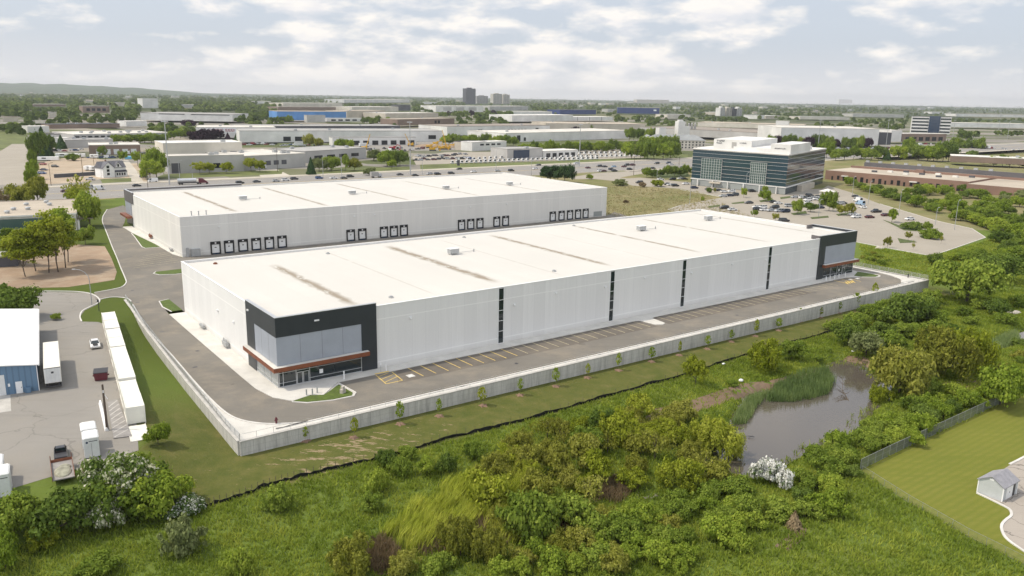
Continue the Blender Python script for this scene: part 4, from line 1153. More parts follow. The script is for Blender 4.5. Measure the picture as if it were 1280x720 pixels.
# named shrubs of the foreground: pixel of the foot, half width, height, kind, leaf colour, words
FORE = [
 (150, 624, 40, 64, 'bushy', 'blossom_cream', 'tree', 'pale flowering tree at the end of the white containers'),
 (166, 640, 46, 62, 'bushy', 'leaf_mid', 'tree', 'large green tree just below the pale flowering tree by the containers'),
 (206, 640, 36, 58, 'bushy', 'leaf_bright', 'tree', 'bright green round tree between the containers and the near silt fence end'),
 (233, 643, 22, 30, 'shrub', 'blossom', 'shrub', 'white blossoming bush at the near end of the silt fence'),
 (230, 692, 24, 52, 'shrub', 'leaf_greygreen', 'shrub', 'grey-green half-bare shrub below the white blossoming bush at the silt fence'),
 (98, 664, 42, 64, 'bushy', 'leaf_dark', 'tree', 'dark green tree below the flatbed at the edge of the yard'),
 (132, 662, 22, 46, 'shrub', 'blossom_cream', 'shrub', 'cream-flowered bush in front of the dark green yard-edge tree'),
 (18, 672, 38, 58, 'bushy', 'leaf_mid', 'tree', 'mid-green tree below the white truck bodies at the left edge'),
 (57, 682, 21, 36, 'shrub', 'leaf_yellow', 'shrub', 'yellow-olive bush at the bottom left, under the dark yard-edge tree'),
 (8, 712, 20, 50, 'bushy', 'leaf_bright', 'tree', 'bright green tree cut by the lower left corner of the view'),
 (198, 556, 14, 30, 'bushy', 'leaf_bright', 'tree', 'bright green tree standing behind the last white container'),
 (178, 590, 15, 30, 'shrub', 'leaf_mid', 'shrub', 'green shrub beside the last, lowest white container'),
 (349, 637, 19, 36, 'shrub', 'leaf_mid', 'shrub', 'round green shrub touching the silt fence below the wall corner'),
 (298, 719, 18, 38, 'shrub', 'leaf_bright', 'shrub', 'light green shrub alone in the grass at the bottom, under the wall corner'),
 (122, 716, 24, 30, 'shrub', 'leaf_mid', 'shrub', 'low spreading green bush at the bottom left in the meadow'),
 (472, 613, 15, 32, 'shrub', 'leaf_bright', 'shrub', 'bright round bush in the meadow, nearest of the scatter by the silt fence'),
 (464, 638, 15, 28, 'shrub', 'leaf_mid', 'shrub', 'pale green low bush just below the bright round meadow bush'),
 (500, 594, 14, 26, 'shrub', 'leaf_mid', 'shrub', 'small green bush up the slope from the bright round meadow bush'),
 (484, 584, 13, 26, 'shrub', 'leaf_dark', 'shrub', 'dark bush growing against the silt fence by the meadow bushes'),
 (510, 573, 12, 20, 'shrub', 'leaf_mid', 'shrub', 'small bush right of the dark one against the silt fence'),
 (558, 590, 13, 28, 'shrub', 'leaf_dark', 'shrub', 'darker of the two neighbouring bushes in the middle of the meadow'),
 (534, 592, 13, 26, 'shrub', 'leaf_bright', 'shrub', 'lighter of the two neighbouring bushes in the middle of the meadow'),
 (592, 574, 13, 26, 'shrub', 'leaf_mid', 'shrub', 'lone round bush at the right of the meadow, just above the tall pale grass'),
 (440, 719, 33, 58, 'willow', 'leaf_olive', 'tree', 'yellow-olive willow bush at the bottom, left of the bare red earth'),
 (576, 696, 26, 58, 'willow', 'leaf_olive', 'tree', 'olive willow bush below the tall pale grass'),
 (612, 700, 22, 52, 'willow', 'leaf_olive', 'tree', 'olive willow with bare grey stems beside the tall pale grass'),
 (505, 716, 22, 34, 'willow', 'leaf_olive', 'shrub', 'low olive bush between the red earth and the willows at the bottom'),
 (548, 716, 20, 30, 'shrub', 'leaf_mid', 'shrub', 'low green bush at the bottom, right of the low olive one'),
 (772, 552, 32, 52, 'willow', 'leaf_yellow', 'tree', 'tallest yellow-green willow left of the pond, near the silt fence'),
 (752, 548, 17, 40, 'bushy', 'leaf_dark', 'tree', 'dark bush half hidden by the yellow-green willow left of the pond'),
 (893, 572, 30, 58, 'willow', 'leaf_yellow', 'tree', 'yellow-green willow leaning over the near left bank of the pond'),
 (962, 606, 22, 40, 'shrub', 'blossom', 'shrub', 'white blossoming bush on the near shore of the pond'),
 (956, 462, 24, 44, 'willow', 'leaf_yellow', 'tree', 'bright yellow willow against the silt fence above the pond'),
 (989, 450, 15, 28, 'bushy', 'leaf_mid', 'tree', 'green bush right of the bright yellow willow at the silt fence'),
 (869, 481, 14, 36, 'airy', 'leaf_yellow', 'tree', 'slim yellow-green young tree against the silt fence, left of the bright willow'),
 (1060, 432, 20, 34, 'bushy', 'leaf_dark', 'tree', 'dark green tree by the silt fence above the right end of the pond'),
 (1082, 446, 21, 34, 'bushy', 'leaf_greygreen', 'tree', 'grey-green tree on the bank just above the pond mud'),
 (1124, 492, 42, 74, 'willow', 'leaf_olive', 'tree', 'big olive willow standing in the right end of the pond'),
 (1172, 470, 36, 68, 'willow', 'leaf_olive', 'tree', 'second big olive willow right of the pond, by the creek'),
 (1211, 462, 28, 62, 'willow', 'leaf_yellow', 'tree', 'yellowest big willow by the creek, right of the others'),
 (1098, 506, 15, 30, 'willow', 'leaf_yellow', 'shrub', 'small yellow willow bush in the shallow end of the pond'),
 (1250, 506, 31, 54, 'bushy', 'leaf_bright', 'tree', 'bright green tree at the far end of the grey lawn fence'),
 (992, 660, 11, 24, 'conifer', 'leaf_brown', 'tree', 'small dead brown conifer in the meadow below the pond'),
 (1130, 408, 30, 46, 'bushy', 'leaf_dark', 'tree', 'dark green tree beside the far end of the silt fence'),
 (1208, 378, 40, 58, 'bushy', 'leaf_mid', 'tree', 'wide dark-crowned tree in the grass right of the wall end'),
 (1245, 352, 30, 38, 'bushy', 'leaf_dark', 'tree', 'dark green tree at the right edge, below the car park'),
 (70, 400, 6, 10, 'shrub', 'leaf_mid', 'shrub', 'small bush behind the white trailer beside the blue shed'),
 (22, 398, 33, 46, 'bushy', 'leaf_dark', 'tree', 'large dark green tree behind the white-roofed blue shed'),
]
for (px, py, rp, hp, kd, lf, ct, lb) in FORE:
    put('flowering_tree' if lf.startswith('blossom') and ct == 'tree' else 'willow_tree' if kd == 'willow' else 'dead_conifer' if kd == 'conifer' else 'shrub' if ct == 'shrub' else 'bushy_tree', lb, ct, px, py, rp, hp, kd, lf)

def fill(poly, n, rlo, rhi, hk, kinds, name, label, group, cat='shrub', z=None, tries=50, sep=0.60, avoid=()):
    """plants scattered in a piece of ground given by its outline in the photograph"""
    P = [G(*p) if z is None else GZ(p[0], p[1], z) for p in poly]
    xs = [p.x for p in P]; ys = [p.y for p in P]
    got = 0
    for _ in range(n * tries):
        if got >= n: break
        x, y = rnd.uniform(min(xs), max(xs)), rnd.uniform(min(ys), max(ys))
        if not inpoly(np.array([x]), np.array([y]), [(p.x, p.y) for p in P])[0]: continue
        r = rnd.uniform(rlo, rhi)
        if any((x - a) ** 2 + (y - b) ** 2 < (sep * (r + c)) ** 2 for a, b, c in VEG): continue
        if any(inpoly(np.array([x]), np.array([y]), q)[0] for q in avoid): continue
        kd, lf = kinds[rnd.randrange(len(kinds))]
        zz = TZ(x, y)
        lbl = label if isinstance(label, str) else label[(kd, lf)]
        tree(name if isinstance(name, str) else name[(kd, lf)], lbl, cat, (x, y, zz - 0.05), r, r * rnd.uniform(*hk), kd, lf, group if isinstance(group, str) else group[(kd, lf)])
        got += 1
    return got
AV = [[(p.x, p.y) for p in POND], [(p.x, p.y) for p in CREEK]]
def lab(words, where):
    return {k: f'{w} {where}' for k, w in words.items()}
WK = {('airy', 'leaf_yellow'): 'feathery yellow-green young willow', ('airy', 'leaf_olive'): 'feathery olive young willow', ('sparse', 'leaf_olive'): 'thin half-bare willow with visible stems', ('willow', 'leaf_olive'): 'olive willow bush', ('willow', 'leaf_yellow'): 'yellow-green willow bush', ('shrub', 'leaf_mid'): 'mid-green shrub', ('shrub', 'leaf_bright'): 'bright green shrub',
      ('shrub', 'leaf_dark'): 'dark green shrub', ('bushy', 'leaf_mid'): 'mid-green bushy tree', ('bushy', 'leaf_bright'): 'bright green bushy tree', ('bushy', 'leaf_dark'): 'dark green bushy tree',
      ('bushy', 'leaf_greygreen'): 'grey-green bushy tree', ('shrub', 'leaf_greygreen'): 'grey-green shrub', ('shrub', 'leaf_olive'): 'olive shrub', ('shrub', 'blossom_cream'): 'cream-flowered shrub', ('shrub', 'leaf_brown'): 'brown half-dead shrub'}
def thicket(poly, n, rlo, rhi, hk, kinds, where, **k):
    lb = {q: f'{WK[q]} {where}' for q in kinds}
    gp = {q: f'{WK[q]}s {where}' for q in kinds}
    nm = {q: ('willow_bush' if q[0] in ('willow', 'airy', 'sparse') else 'bushy_tree' if q[0] == 'bushy' else 'shrub') for q in kinds}
    return fill(poly, max(3, int(n * 0.95)), rlo, rhi, hk, list(kinds), nm, lb, gp, avoid=AV, **k)
thicket([(600, 645), (628, 570), (665, 540), (715, 530), (760, 560), (740, 640), (690, 690), (640, 690)], 26, 1.9, 3.8, (1.3, 1.9), [('willow', 'leaf_olive'), ('willow', 'leaf_yellow'), ('airy', 'leaf_yellow'), ('airy', 'leaf_olive'), ('sparse', 'leaf_olive'), ('shrub', 'leaf_mid')], 'in the willow thicket left of the pond')
thicket([(735, 610), (765, 545), (800, 515), (850, 520), (900, 560), (880, 605), (800, 640)], 17, 1.8, 3.4, (1.3, 1.8), [('willow', 'leaf_olive'), ('willow', 'leaf_yellow'), ('shrub', 'leaf_olive'), ('airy', 'leaf_yellow'), ('sparse', 'leaf_olive')], 'on the near bank left of the pond')
thicket([(600, 720), (650, 680), (720, 655), (790, 640), (850, 655), (872, 700), (862, 719)], 32, 1.3, 2.7, (1.15, 1.6), [('shrub', 'leaf_bright'), ('shrub', 'leaf_mid'), ('bushy', 'leaf_bright'), ('shrub', 'leaf_bright'), ('bushy', 'leaf_mid'), ('shrub', 'leaf_olive'), ('shrub', 'leaf_bright')], 'in the green thicket at the bottom centre')
thicket([(840, 655), (850, 610), (895, 590), (940, 625), (960, 650), (935, 690), (880, 690)], 15, 1.5, 2.8, (1.1, 1.5), [('shrub', 'leaf_mid'), ('bushy', 'leaf_mid'), ('shrub', 'leaf_bright'), ('shrub', 'leaf_olive')], 'in the clump below the pond')
thicket([(965, 645), (985, 605), (1010, 575), (1060, 548), (1105, 530), (1085, 575), (1062, 600), (1040, 645), (1000, 650)], 22, 1.4, 2.6, (1.1, 1.6), [('shrub', 'leaf_mid'), ('bushy', 'leaf_mid'), ('shrub', 'leaf_bright'), ('shrub', 'leaf_dark')], 'between the pond and the grey lawn fence')
thicket([(1085, 575), (1105, 535), (1150, 505), (1215, 490), (1240, 495), (1175, 540)], 20, 1.4, 2.5, (1.1, 1.6), [('shrub', 'leaf_mid'), ('bushy', 'leaf_bright'), ('shrub', 'leaf_bright'), ('shrub', 'leaf_dark')], 'along the grey lawn fence, right of the pond')
thicket([(1020, 425), (1050, 405), (1100, 385), (1150, 372), (1180, 385), (1175, 415), (1120, 440), (1060, 445)], 20, 2.0, 3.8, (1.1, 1.5), [('bushy', 'leaf_dark'), ('bushy', 'leaf_mid'), ('shrub', 'leaf_mid'), ('bushy', 'leaf_mid')], 'beyond the silt fence, above the right of the pond')
thicket([(1175, 425), (1180, 385), (1230, 380), (1285, 370), (1285, 400), (1240, 410)], 11, 1.8, 3.4, (1.0, 1.4), [('bushy', 'leaf_dark'), ('bushy', 'leaf_mid'), ('shrub', 'leaf_mid')], 'by the creek at the right edge')
thicket([(1235, 460), (1230, 445), (1285, 425), (1285, 490), (1270, 490)], 6, 1.0, 1.8, (1.0, 1.4), [('shrub', 'leaf_dark'), ('bushy', 'leaf_mid'), ('shrub', 'leaf_olive')], 'beyond the lawn fence at the right edge')
thicket([(1100, 330), (1130, 335), (1175, 328), (1225, 312), (1250, 302), (1285, 320), (1285, 345), (1230, 335), (1185, 345), (1150, 340)], 17, 1.8, 4.0, (0.9, 1.35), [('bushy', 'leaf_mid'), ('shrub', 'leaf_mid'), ('bushy', 'leaf_bright'), ('bushy', 'leaf_dark')], 'on the bank below the far corner of the car park')
thicket([(1245, 305), (1236, 292), (1222, 284), (1245, 268), (1288, 262), (1288, 318)], 20, 2.8, 5.0, (1.0, 1.4), [('bushy', 'leaf_mid'), ('bushy', 'leaf_bright'), ('bushy', 'leaf_dark')], 'beyond the far right end of the car park')
thicket([(1040, 231), (1056, 232), (1100, 245), (1150, 262), (1205, 278), (1225, 283), (1260, 262), (1200, 262), (1140, 252), (1090, 236), (1060, 226)], 46, 2.4, 4.6, (1.0, 1.4), [('bushy', 'leaf_mid'), ('bushy', 'leaf_bright'), ('shrub', 'leaf_mid'), ('bushy', 'leaf_dark')], 'in the hedge line along the back of the car park')
thicket([(1115, 240), (1175, 232), (1288, 240), (1288, 262), (1225, 262), (1190, 255)], 34, 2.8, 5.2, (1.0, 1.4), [('bushy', 'leaf_mid'), ('bushy', 'leaf_dark'), ('bushy', 'leaf_bright'), ('bushy', 'leaf_greygreen')], 'in front of the long brick building')
thicket([(1070, 322), (1100, 316), (1135, 322), (1120, 334), (1095, 330)], 9, 0.9, 1.8, (0.8, 1.1), [('shrub', 'leaf_mid'), ('shrub', 'leaf_olive')], 'in the rough grass between the far tower and the car park')
thicket([(1150, 470), (1185, 500), (1110, 520), (1110, 500)], 5, 1.3, 2.2, (1.0, 1.4), [('shrub', 'leaf_mid'), ('shrub', 'leaf_olive')], 'on the low ground right of the pond')
thicket([(900, 480), (1000, 440), (1040, 430), (1040, 445), (950, 478), (905, 492)], 8, 0.7, 1.3, (0.8, 1.1), [('shrub', 'leaf_mid'), ('shrub', 'leaf_bright')], 'on the grass bank between the silt fence and the pond')

# ------------------------------------------------------------------ the young trees below the wall
ORD = ['first', 'second', 'third', 'fourth', 'fifth', 'sixth', 'seventh', 'eighth', 'ninth', 'tenth', 'eleventh', 'twelfth', 'thirteenth', 'fourteenth', 'fifteenth', 'sixteenth', 'seventeenth', 'eighteenth', 'nineteenth', 'twentieth', 'twenty-first', 'twenty-second']
yx = [(382, 551), (442, 547), (500, 530), (549, 520), (604, 507), (650, 494), (695, 483), (734, 472), (773, 463), (814, 452), (849, 444), (884, 436), (914, 427), (944, 420), (973, 413), (999, 402), (1025, 397), (1048, 391), (1069, 385), (1093, 378), (1121, 371)]
for i, (px, py) in enumerate(yx):
    p = G(px, py)
    h = [3.0, 3.2, 3.4, 3.6, 3.8][i % 5] * (1.25 if i in (18, 19) else 1.0)
    tree('young_tree', f'young staked tree below the concrete wall, {ORD[i]} from the near wall corner', 'tree', p, h * rnd.uniform(0.34, 0.56), h * rnd.uniform(0.8, 1.2), 'sapling', ['leaf_bright', 'leaf_yellow', 'leaf_bright'][i % 3], 'young trees below the retaining wall', bark='pale_bark')
    s1, t1 = ST(p)
    mb = MB()
    n = 14
    rr = [0.75 + 0.25 * math.sin(k * 2.3 + i) for k in range(n)]
    pts = [(p.x + 1.15 * rr[k] * math.cos(2 * PI * k / n), p.y + 1.15 * rr[k] * math.sin(2 * PI * k / n)) for k in range(n)]
    mb.loft([[(a, b, TZ(a, b) - 0.05) for a, b in pts], [(p.x + (a - p.x) * 0.55, p.y + (b - p.y) * 0.55, p.z + 0.16) for a, b in pts]])
    tag(mb.build('mulch_ring', 'mulch'), f'brown mulch mound round the {ORD[i]} young tree from the near wall corner', 'mulch', 'mulch mounds under the young trees')

# ------------------------------------------------------------------ grass, reeds
def blades(name, pts, h, w, mt, per=4, spread=0.3, lean=0.35, label=None, cat=None, wind=(0.0, 0.0)):
    n = len(pts)
    P = np.repeat(pts, per, 0) + np.concatenate([nrg.normal(0, spread, (n * per, 2)), np.zeros((n * per, 1))], 1)
    m_ = n * per
    a = nrg.uniform(0, 2 * PI, m_); hh = h * nrg.uniform(0.45, 1.25, m_); ww = w * nrg.uniform(0.6, 1.4, m_)
    side = np.stack([np.cos(a), np.sin(a), np.zeros(m_)], 1) * ww[:, None]
    ln = np.stack([nrg.normal(wind[0], lean, m_), nrg.normal(wind[1], lean, m_), np.ones(m_)], 1) * hh[:, None]
    mid = P + ln * np.array([0.35, 0.35, 0.55])
    v = np.stack([P - side, P + side, mid + side * 0.8, P + ln, mid - side * 0.8], 1).reshape(-1, 3)
    me = bpy.data.meshes.new(name)
    me.vertices.add(m_ * 5); me.vertices.foreach_set('co', v.astype(np.float32).ravel())
    me.loops.add(m_ * 5); me.loops.foreach_set('vertex_index', np.arange(m_ * 5, dtype=np.int32))
    me.polygons.add(m_); me.polygons.foreach_set('loop_start', np.arange(0, m_ * 5, 5, dtype=np.int32)); me.polygons.foreach_set('loop_total', np.full(m_, 5, dtype=np.int32))
    me.update()
    # colour drifts in patches as the meadow's plants do
    q = 0.5 + 0.20 * np.sin(P[:, 0] * 0.23 + 1.3 * np.sin(P[:, 1] * 0.17)) * np.sin(P[:, 1] * 0.31 + 0.8) + 0.10 * np.sin(P[:, 0] * 0.9 + P[:, 1] * 0.7) + nrg.normal(0, 0.13, m_)
    at = me.attributes.new('lv', 'FLOAT', 'FACE'); at.data.foreach_set('value', np.clip(q, 0, 1).astype(np.float32))
    me.materials.append(MATS[mt])
    o = bpy.data.objects.new(name, me); COL.objects.link(o)
    o['kind'] = 'stuff'
    if label: o['label'] = label; o['category'] = cat
    return o
def scatter(poly, n, avoid=()):
    xs = [p[0] for p in poly]; ys = [p[1] for p in poly]
    x = nrg.uniform(min(xs), max(xs), n * 4); y = nrg.uniform(min(ys), max(ys), n * 4)
    ok = inpoly(x, y, [(p[0], p[1]) for p in poly])
    for q in avoid: ok &= ~inpoly(x, y, q)
    x, y = x[ok][:n], y[ok][:n]
    return np.stack([x, y, T(x, y)], 1)
LAWN_PX = [(1075, 588), (1120, 566), (1180, 538), (1250, 505), (1330, 470), (1330, 740), (1280, 706), (1210, 671), (1135, 628)]
LAWN = [G(*p) for p in LAWN_PX]
MUD_PX = [(806, 522), (815, 512), (860, 502), (900, 488), (925, 480), (960, 476), (1005, 466), (1035, 455), (1060, 445), (1085, 447), (1092, 462), (1060, 470), (1030, 474), (990, 482), (955, 490), (925, 500), (895, 508), (855, 520), (815, 532)]
MUD = [G(*p) for p in MUD_PX]
AV2 = AV + [[(p.x, p.y) for p in LAWN], [(p.x, p.y) for p in MUD]]
SF = [G(*p) for p in [(249, 638), (330, 611), (480, 574), (650, 529), (800, 486), (935, 445), (1060, 410), (1137, 372)]]
MEADOW = SF + [G(*p) for p in [(1160, 372), (1290, 360), (1290, 505)]] + [Vector((60, 60, 0)), Vector((-75, 60, 0)), G(-30, 700), G(150, 640), G(235, 650)]
mp_ = scatter(MEADOW, 70000, AV2)
blades('meadow_grass', mp_, 0.55, 0.075, 'grass_blade', 4, 0.28, 0.4, 'tall green grass filling the meadow below the silt fence', 'grass')
rg = [G(*p) for p in [(1080, 340), (1150, 345), (1160, 372), (1135, 375), (1160, 350), (1290, 360), (1290, 300), (1235, 300), (1165, 322), (1075, 306)]]
blades('bank_grass', scatter(rg, 9000), 0.6, 0.10, 'grass_blade', 4, 0.35, 0.4, 'rough grass on the bank right of the wall end', 'grass')
SEDGE = [G(*p) for p in [(478, 672), (515, 638), (555, 612), (600, 596), (645, 570), (668, 590), (655, 645), (640, 690), (600, 660), (560, 672), (520, 694)]]
sg0 = scatter(SEDGE, 230); sg1 = np.repeat(sg0, 11, 0) + np.concatenate([nrg.normal(0, 0.42, (len(sg0) * 11, 2)), np.zeros((len(sg0) * 11, 1))], 1)
blades('meadow_undergrowth', scatter(SEDGE, 2600), 0.9, 0.07, 'grass_blade', 4, 0.28, 0.35, 'darker green undergrowth between the tufts of tall pale grass', 'grass')
blades('tall_grass', sg1, 2.3, 0.055, 'sedge_blade', 5, 0.16, 0.17, 'tall pale yellow-green grass bending in the wind at the meadow centre', 'grass', wind=(0.35, 0.12))
CAT = [[(958, 502), (968, 486), (1000, 470), (1032, 464), (1042, 478), (1036, 492), (1010, 500), (985, 503)], [(915, 532), (925, 512), (938, 498), (960, 492), (945, 510), (932, 530)], [(1245, 440), (1240, 428), (1270, 415), (1275, 428)]]
for i, q in enumerate(CAT):
    pz = [GZ(a, b, POND_Z) for a, b in q]
    pts = scatter(pz, 1500 if i == 0 else 600); pts[:, 2] = POND_Z - 0.1
    blades('reeds', pts, 1.9 if i == 0 else 1.5, 0.055, 'reed_blade', 4, 0.2, 0.13, ['dense green reed bed along the far shore of the pond', 'reed clump at the left shore of the pond', 'reeds beside the creek at the right edge'][i], 'reeds')
mg = []
for i_ in range(len(POND)):
    p_, q_ = POND[i_], POND[(i_ + 1) % len(POND)]
    for k_ in range(int((q_ - p_).length * 2.2)):
        u_ = nrg.uniform(); w_ = math.sin(i_ * 2.1 + u_ * 5) * 0.9
        if nrg.uniform() < 0.62: mg.append((p_.x + (q_.x - p_.x) * u_ + nrg.normal(0, 0.6) + w_ * 0.5, p_.y + (q_.y - p_.y) * u_ + nrg.normal(0, 0.6) + w_ * 0.5, POND_Z - 0.05))
blades('shore_sedge', np.array(mg), 0.85, 0.06, 'grass_blade', 5, 0.25, 0.4, 'ragged sedge growing out of the shallow margin of the pond', 'sedge')
for nm_, q_ in (('dead_reeds', [(505, 676), (535, 655), (575, 660), (590, 680), (530, 695)]), ('dead_stalks', [(597, 655), (622, 640), (640, 660), (625, 690), (600, 680)]), ('dry_stems', [(655, 655), (690, 640), (720, 655), (700, 680), (660, 680)]), ('dead_grass', [(455, 690), (480, 672), (498, 690), (490, 715), (462, 715)]), ('withered_stems', [(725, 615), (765, 600), (800, 608), (770, 630)])):
    blades(nm_, scatter([G(*p) for p in q_], 420), 1.3, 0.05, 'leaf_brown', 4, 0.3, 0.3, 'brown dead stalks among the willows', 'stalks')
FLD = SS([(203, 66), (230, 62), (262, 100), (318, 178), (300, 215), (240, 268), (205, 280)])
blades('field_grass', scatter(FLD, 5000), 0.45, 0.20, 'grass_dry', 3, 0.5, 0.5, 'dry rough grass in the field between the far warehouse and the glass office', 'grass')

# ------------------------------------------------------------------ pond, mud, lawn
def water():
    mt, nt, b = new_mat('water')
    b.inputs['Base Color'].default_value = (0.098, 0.084, 0.068, 1); b.inputs['Roughness'].default_value = 0.04
    b.inputs['Specular IOR Level'].default_value = 0.9
    bp = node(nt, 'ShaderNodeBump'); bp.inputs['Strength'].default_value = 0.06; bp.inputs['Distance'].default_value = 0.2
    nt.links.new(noise(nt, 1.8, 3, 0.6, pos(nt)), bp.inputs['Height']); nt.links.new(bp.outputs[0], b.inputs['Normal'])
    MATS['water'] = mt
water()
def grow(poly, d):
    c = Vector((sum(p.x for p in poly) / len(poly), sum(p.y for p in poly) / len(poly)))
    return [Vector((p.x, p.y)) + (Vector((p.x, p.y)) - c).normalized() * d for p in poly]
sheet('pond_water', [grow(POND, 2.0)], POND_Z, 'water')
sheet('creek_water', [offset_poly for offset_poly in [[Vector((p.x, p.y)) for p in CREEK]]], POND_Z - 0.012, 'water')
drape('mud_bank', [(p.x, p.y) for p in MUD], 0.05, 1.2, 'mud')
blades('bank_weeds', scatter(MUD, 700), 0.5, 0.07, 'grass_blade', 4, 0.3, 0.4, 'weeds on the muddy bank of the pond', 'grass')
for q, nm in (([(500, 719), (478, 700), (462, 690), (470, 719)], 'red_earth'), ([(985, 690), (968, 683), (985, 668), (1008, 660), (1006, 672)], 'bare_earth'), ([(735, 618), (760, 606), (770, 618), (745, 628)], 'bare_ground'), ([(1190, 498), (1175, 480), (1215, 470), (1235, 478)], 'damp_earth')):
    drape(nm, [(G(*p).x, G(*p).y) for p in q], 0.06, 0.8, 'mud')
def lawn_mat():
    mt, nt, b = new_mat('lawn')
    v = pos(nt, rot=-0.635)
    sx = node(nt, 'ShaderNodeSeparateXYZ'); nt.links.new(v, sx.inputs[0])
    wob = mathn(nt, 'MULTIPLY', noise(nt, 0.3, 2, 0.5, v), 0.5)
    st = mathn(nt, 'PINGPONG', mathn(nt, 'ADD', sx.outputs[1], wob), 0.55)
    cbl = pos(nt, rot=-0.635, scale=(0.05, 0.9, 1))
    sm_ = mathn(nt, 'MULTIPLY', mathn(nt, 'MULTIPLY', st, 4.0), mathn(nt, 'MAXIMUM', mathn(nt, 'SUBTRACT', noise(nt, 1.0, 4, 0.7, cbl), 0.32), 0.0))
    a = mixc(nt, noise(nt, 0.12, 4, 0.6, v), (0.100, 0.130, 0.014), (0.155, 0.172, 0.022))
    col = mixc(nt, sm_, a, (0.200, 0.195, 0.040))
    fine = noise(nt, 3.5, 3, 0.7, v)
    col = mixc(nt, mathn(nt, 'MULTIPLY', fine, 0.45), col, (0.200, 0.190, 0.050))
    nt.links.new(col, b.inputs['Base Color']); b.inputs['Roughness'].default_value = 0.95; b.inputs['Specular IOR Level'].default_value = 0.15
    MATS['lawn'] = mt
lawn_mat()
drape('lawn', [(p.x, p.y) for p in LAWN], 0.07, 1.5, 'lawn')
YARD = [G(*p) for p in [(1330, 545), (1280, 573), (1262, 582), (1240, 597), (1226, 618), (1252, 632), (1262, 638), (1264, 645), (1258, 650), (1252, 657), (1253, 666), (1260, 676), (1280, 690), (1330, 725)]]
drape('yard_paving', [(p.x, p.y) for p in YARD], 0.10, 1.2, 'asphalt_yard')
yk = MB(); kp = smooth_line([G(*p) for p in [(1221, 617), (1252, 632), (1262, 638), (1264, 645), (1258, 650), (1252, 657), (1253, 666), (1260, 676), (1280, 690), (1330, 725)]], 3)
zk = TZ(kp[4].x, kp[4].y)
strip(yk, kp, 0.35, zk - 0.1, zk + 0.2); strip(yk, smooth_line([G(*p) for p in [(1262, 581), (1280, 572), (1330, 544)]], 3), 0.35, zk - 0.1, zk + 0.2)
struct('yard_kerb', yk.build('yard_kerb', 'kerb'))
# fences of the lawn
def ground_fence(name, label, pxs, h, gap, r, wires, mesh):
    pts = [ST(G(*p)) for p in pxs]
    return rail_fence(name, label, pts, lambda s, t: wall_base(s, t), h, gap, 'fence_grey', 'fence', r, wires, mesh)
ground_fence('board_fence', 'grey chain fence between the mown lawn and the pond thicket', [(1075, 588), (1120, 566), (1180, 538), (1250, 505), (1300, 482)], 1.9, 2.4, 0.035, 3, 'chain_link_dense')
ground_fence('chain_fence', 'low thin chain-link fence along the meadow edge of the lawn', [(1077, 591), (1135, 628), (1210, 671), (1280, 706), (1330, 738)], 1.2, 2.6, 0.02, 2, 'chain_thin')
# shed
p0 = G(1221, 616); p1 = G(1252, 628)
u_ = (p1 - p0); Wd_ = u_.length; ry = math.atan2(u_.y, u_.x)
sh = thing('garden_shed', 'small pale grey shed with a grey gable roof on the lawn edge', 'shed', (p0.x, p0.y, TZ(p0.x, p0.y) + 0.1), ry)
D_, hw, hr = 4.4, 2.15, 3.15
mb = MB().box(0, Wd_, 0, D_, 0, hw)
mb.add([(0, 0, hw), (Wd_, 0, hw), (Wd_ / 2, 0, hr), (0, D_, hw), (Wd_, D_, hw), (Wd_ / 2, D_, hr)], [(0, 1, 2), (4, 3, 5)])
mb.build('wall', 'shed_siding', sh)
rf = MB(); o_ = 0.2; th_ = 0.1
for sgn in (0, 1):
    xa = -o_ if sgn == 0 else Wd_ + o_; za = hw - o_ * (hr - hw) / (Wd_ / 2)
    q = [(xa, -o_, za), (Wd_ / 2, -o_, hr + 0.02), (Wd_ / 2, D_ + o_, hr + 0.02), (xa, D_ + o_, za)]
    if sgn: q = q[::-1]
    vs = q + [(a, b, c + th_) for a, b, c in q]
    rf.add(vs, [(3, 2, 1, 0), (4, 5, 6, 7), (0, 1, 5, 4), (1, 2, 6, 5), (2, 3, 7, 6), (3, 0, 4, 7)])
rf.build('roof', 'shingle', sh)
tm = MB()
for x in (0, Wd_): tm.box(x - 0.07, x + 0.07, -0.05, 0.07, 0, hw)
tm.box(-0.06, 0.06, D_ - 0.07, D_ + 0.05, 0, hw).box(Wd_ - 0.06, Wd_ + 0.06, D_ - 0.07, D_ + 0.05, 0, hw)
tm.box(Wd_ / 2 - 0.3, Wd_ / 2 + 0.3, -0.04, -0.01, hr - 0.55, hr - 0.3)
tm.build('trim', 'white_trim', sh)
dr = MB().box(Wd_ + 0.004, Wd_ + 0.06, 1.0, 2.9, 0.05, 1.95).build('door', 'white_trim', sh)
MB().box(Wd_ + 0.06, Wd_ + 0.1, 1.9, 1.96, 0.9, 1.1).build('handle', 'dark_steel', dr)
MB().box(Wd_ + 0.004, Wd_ + 0.05, 3.1, 3.7, 0.05, 1.95).build('side_panel', 'dark_steel', sh)
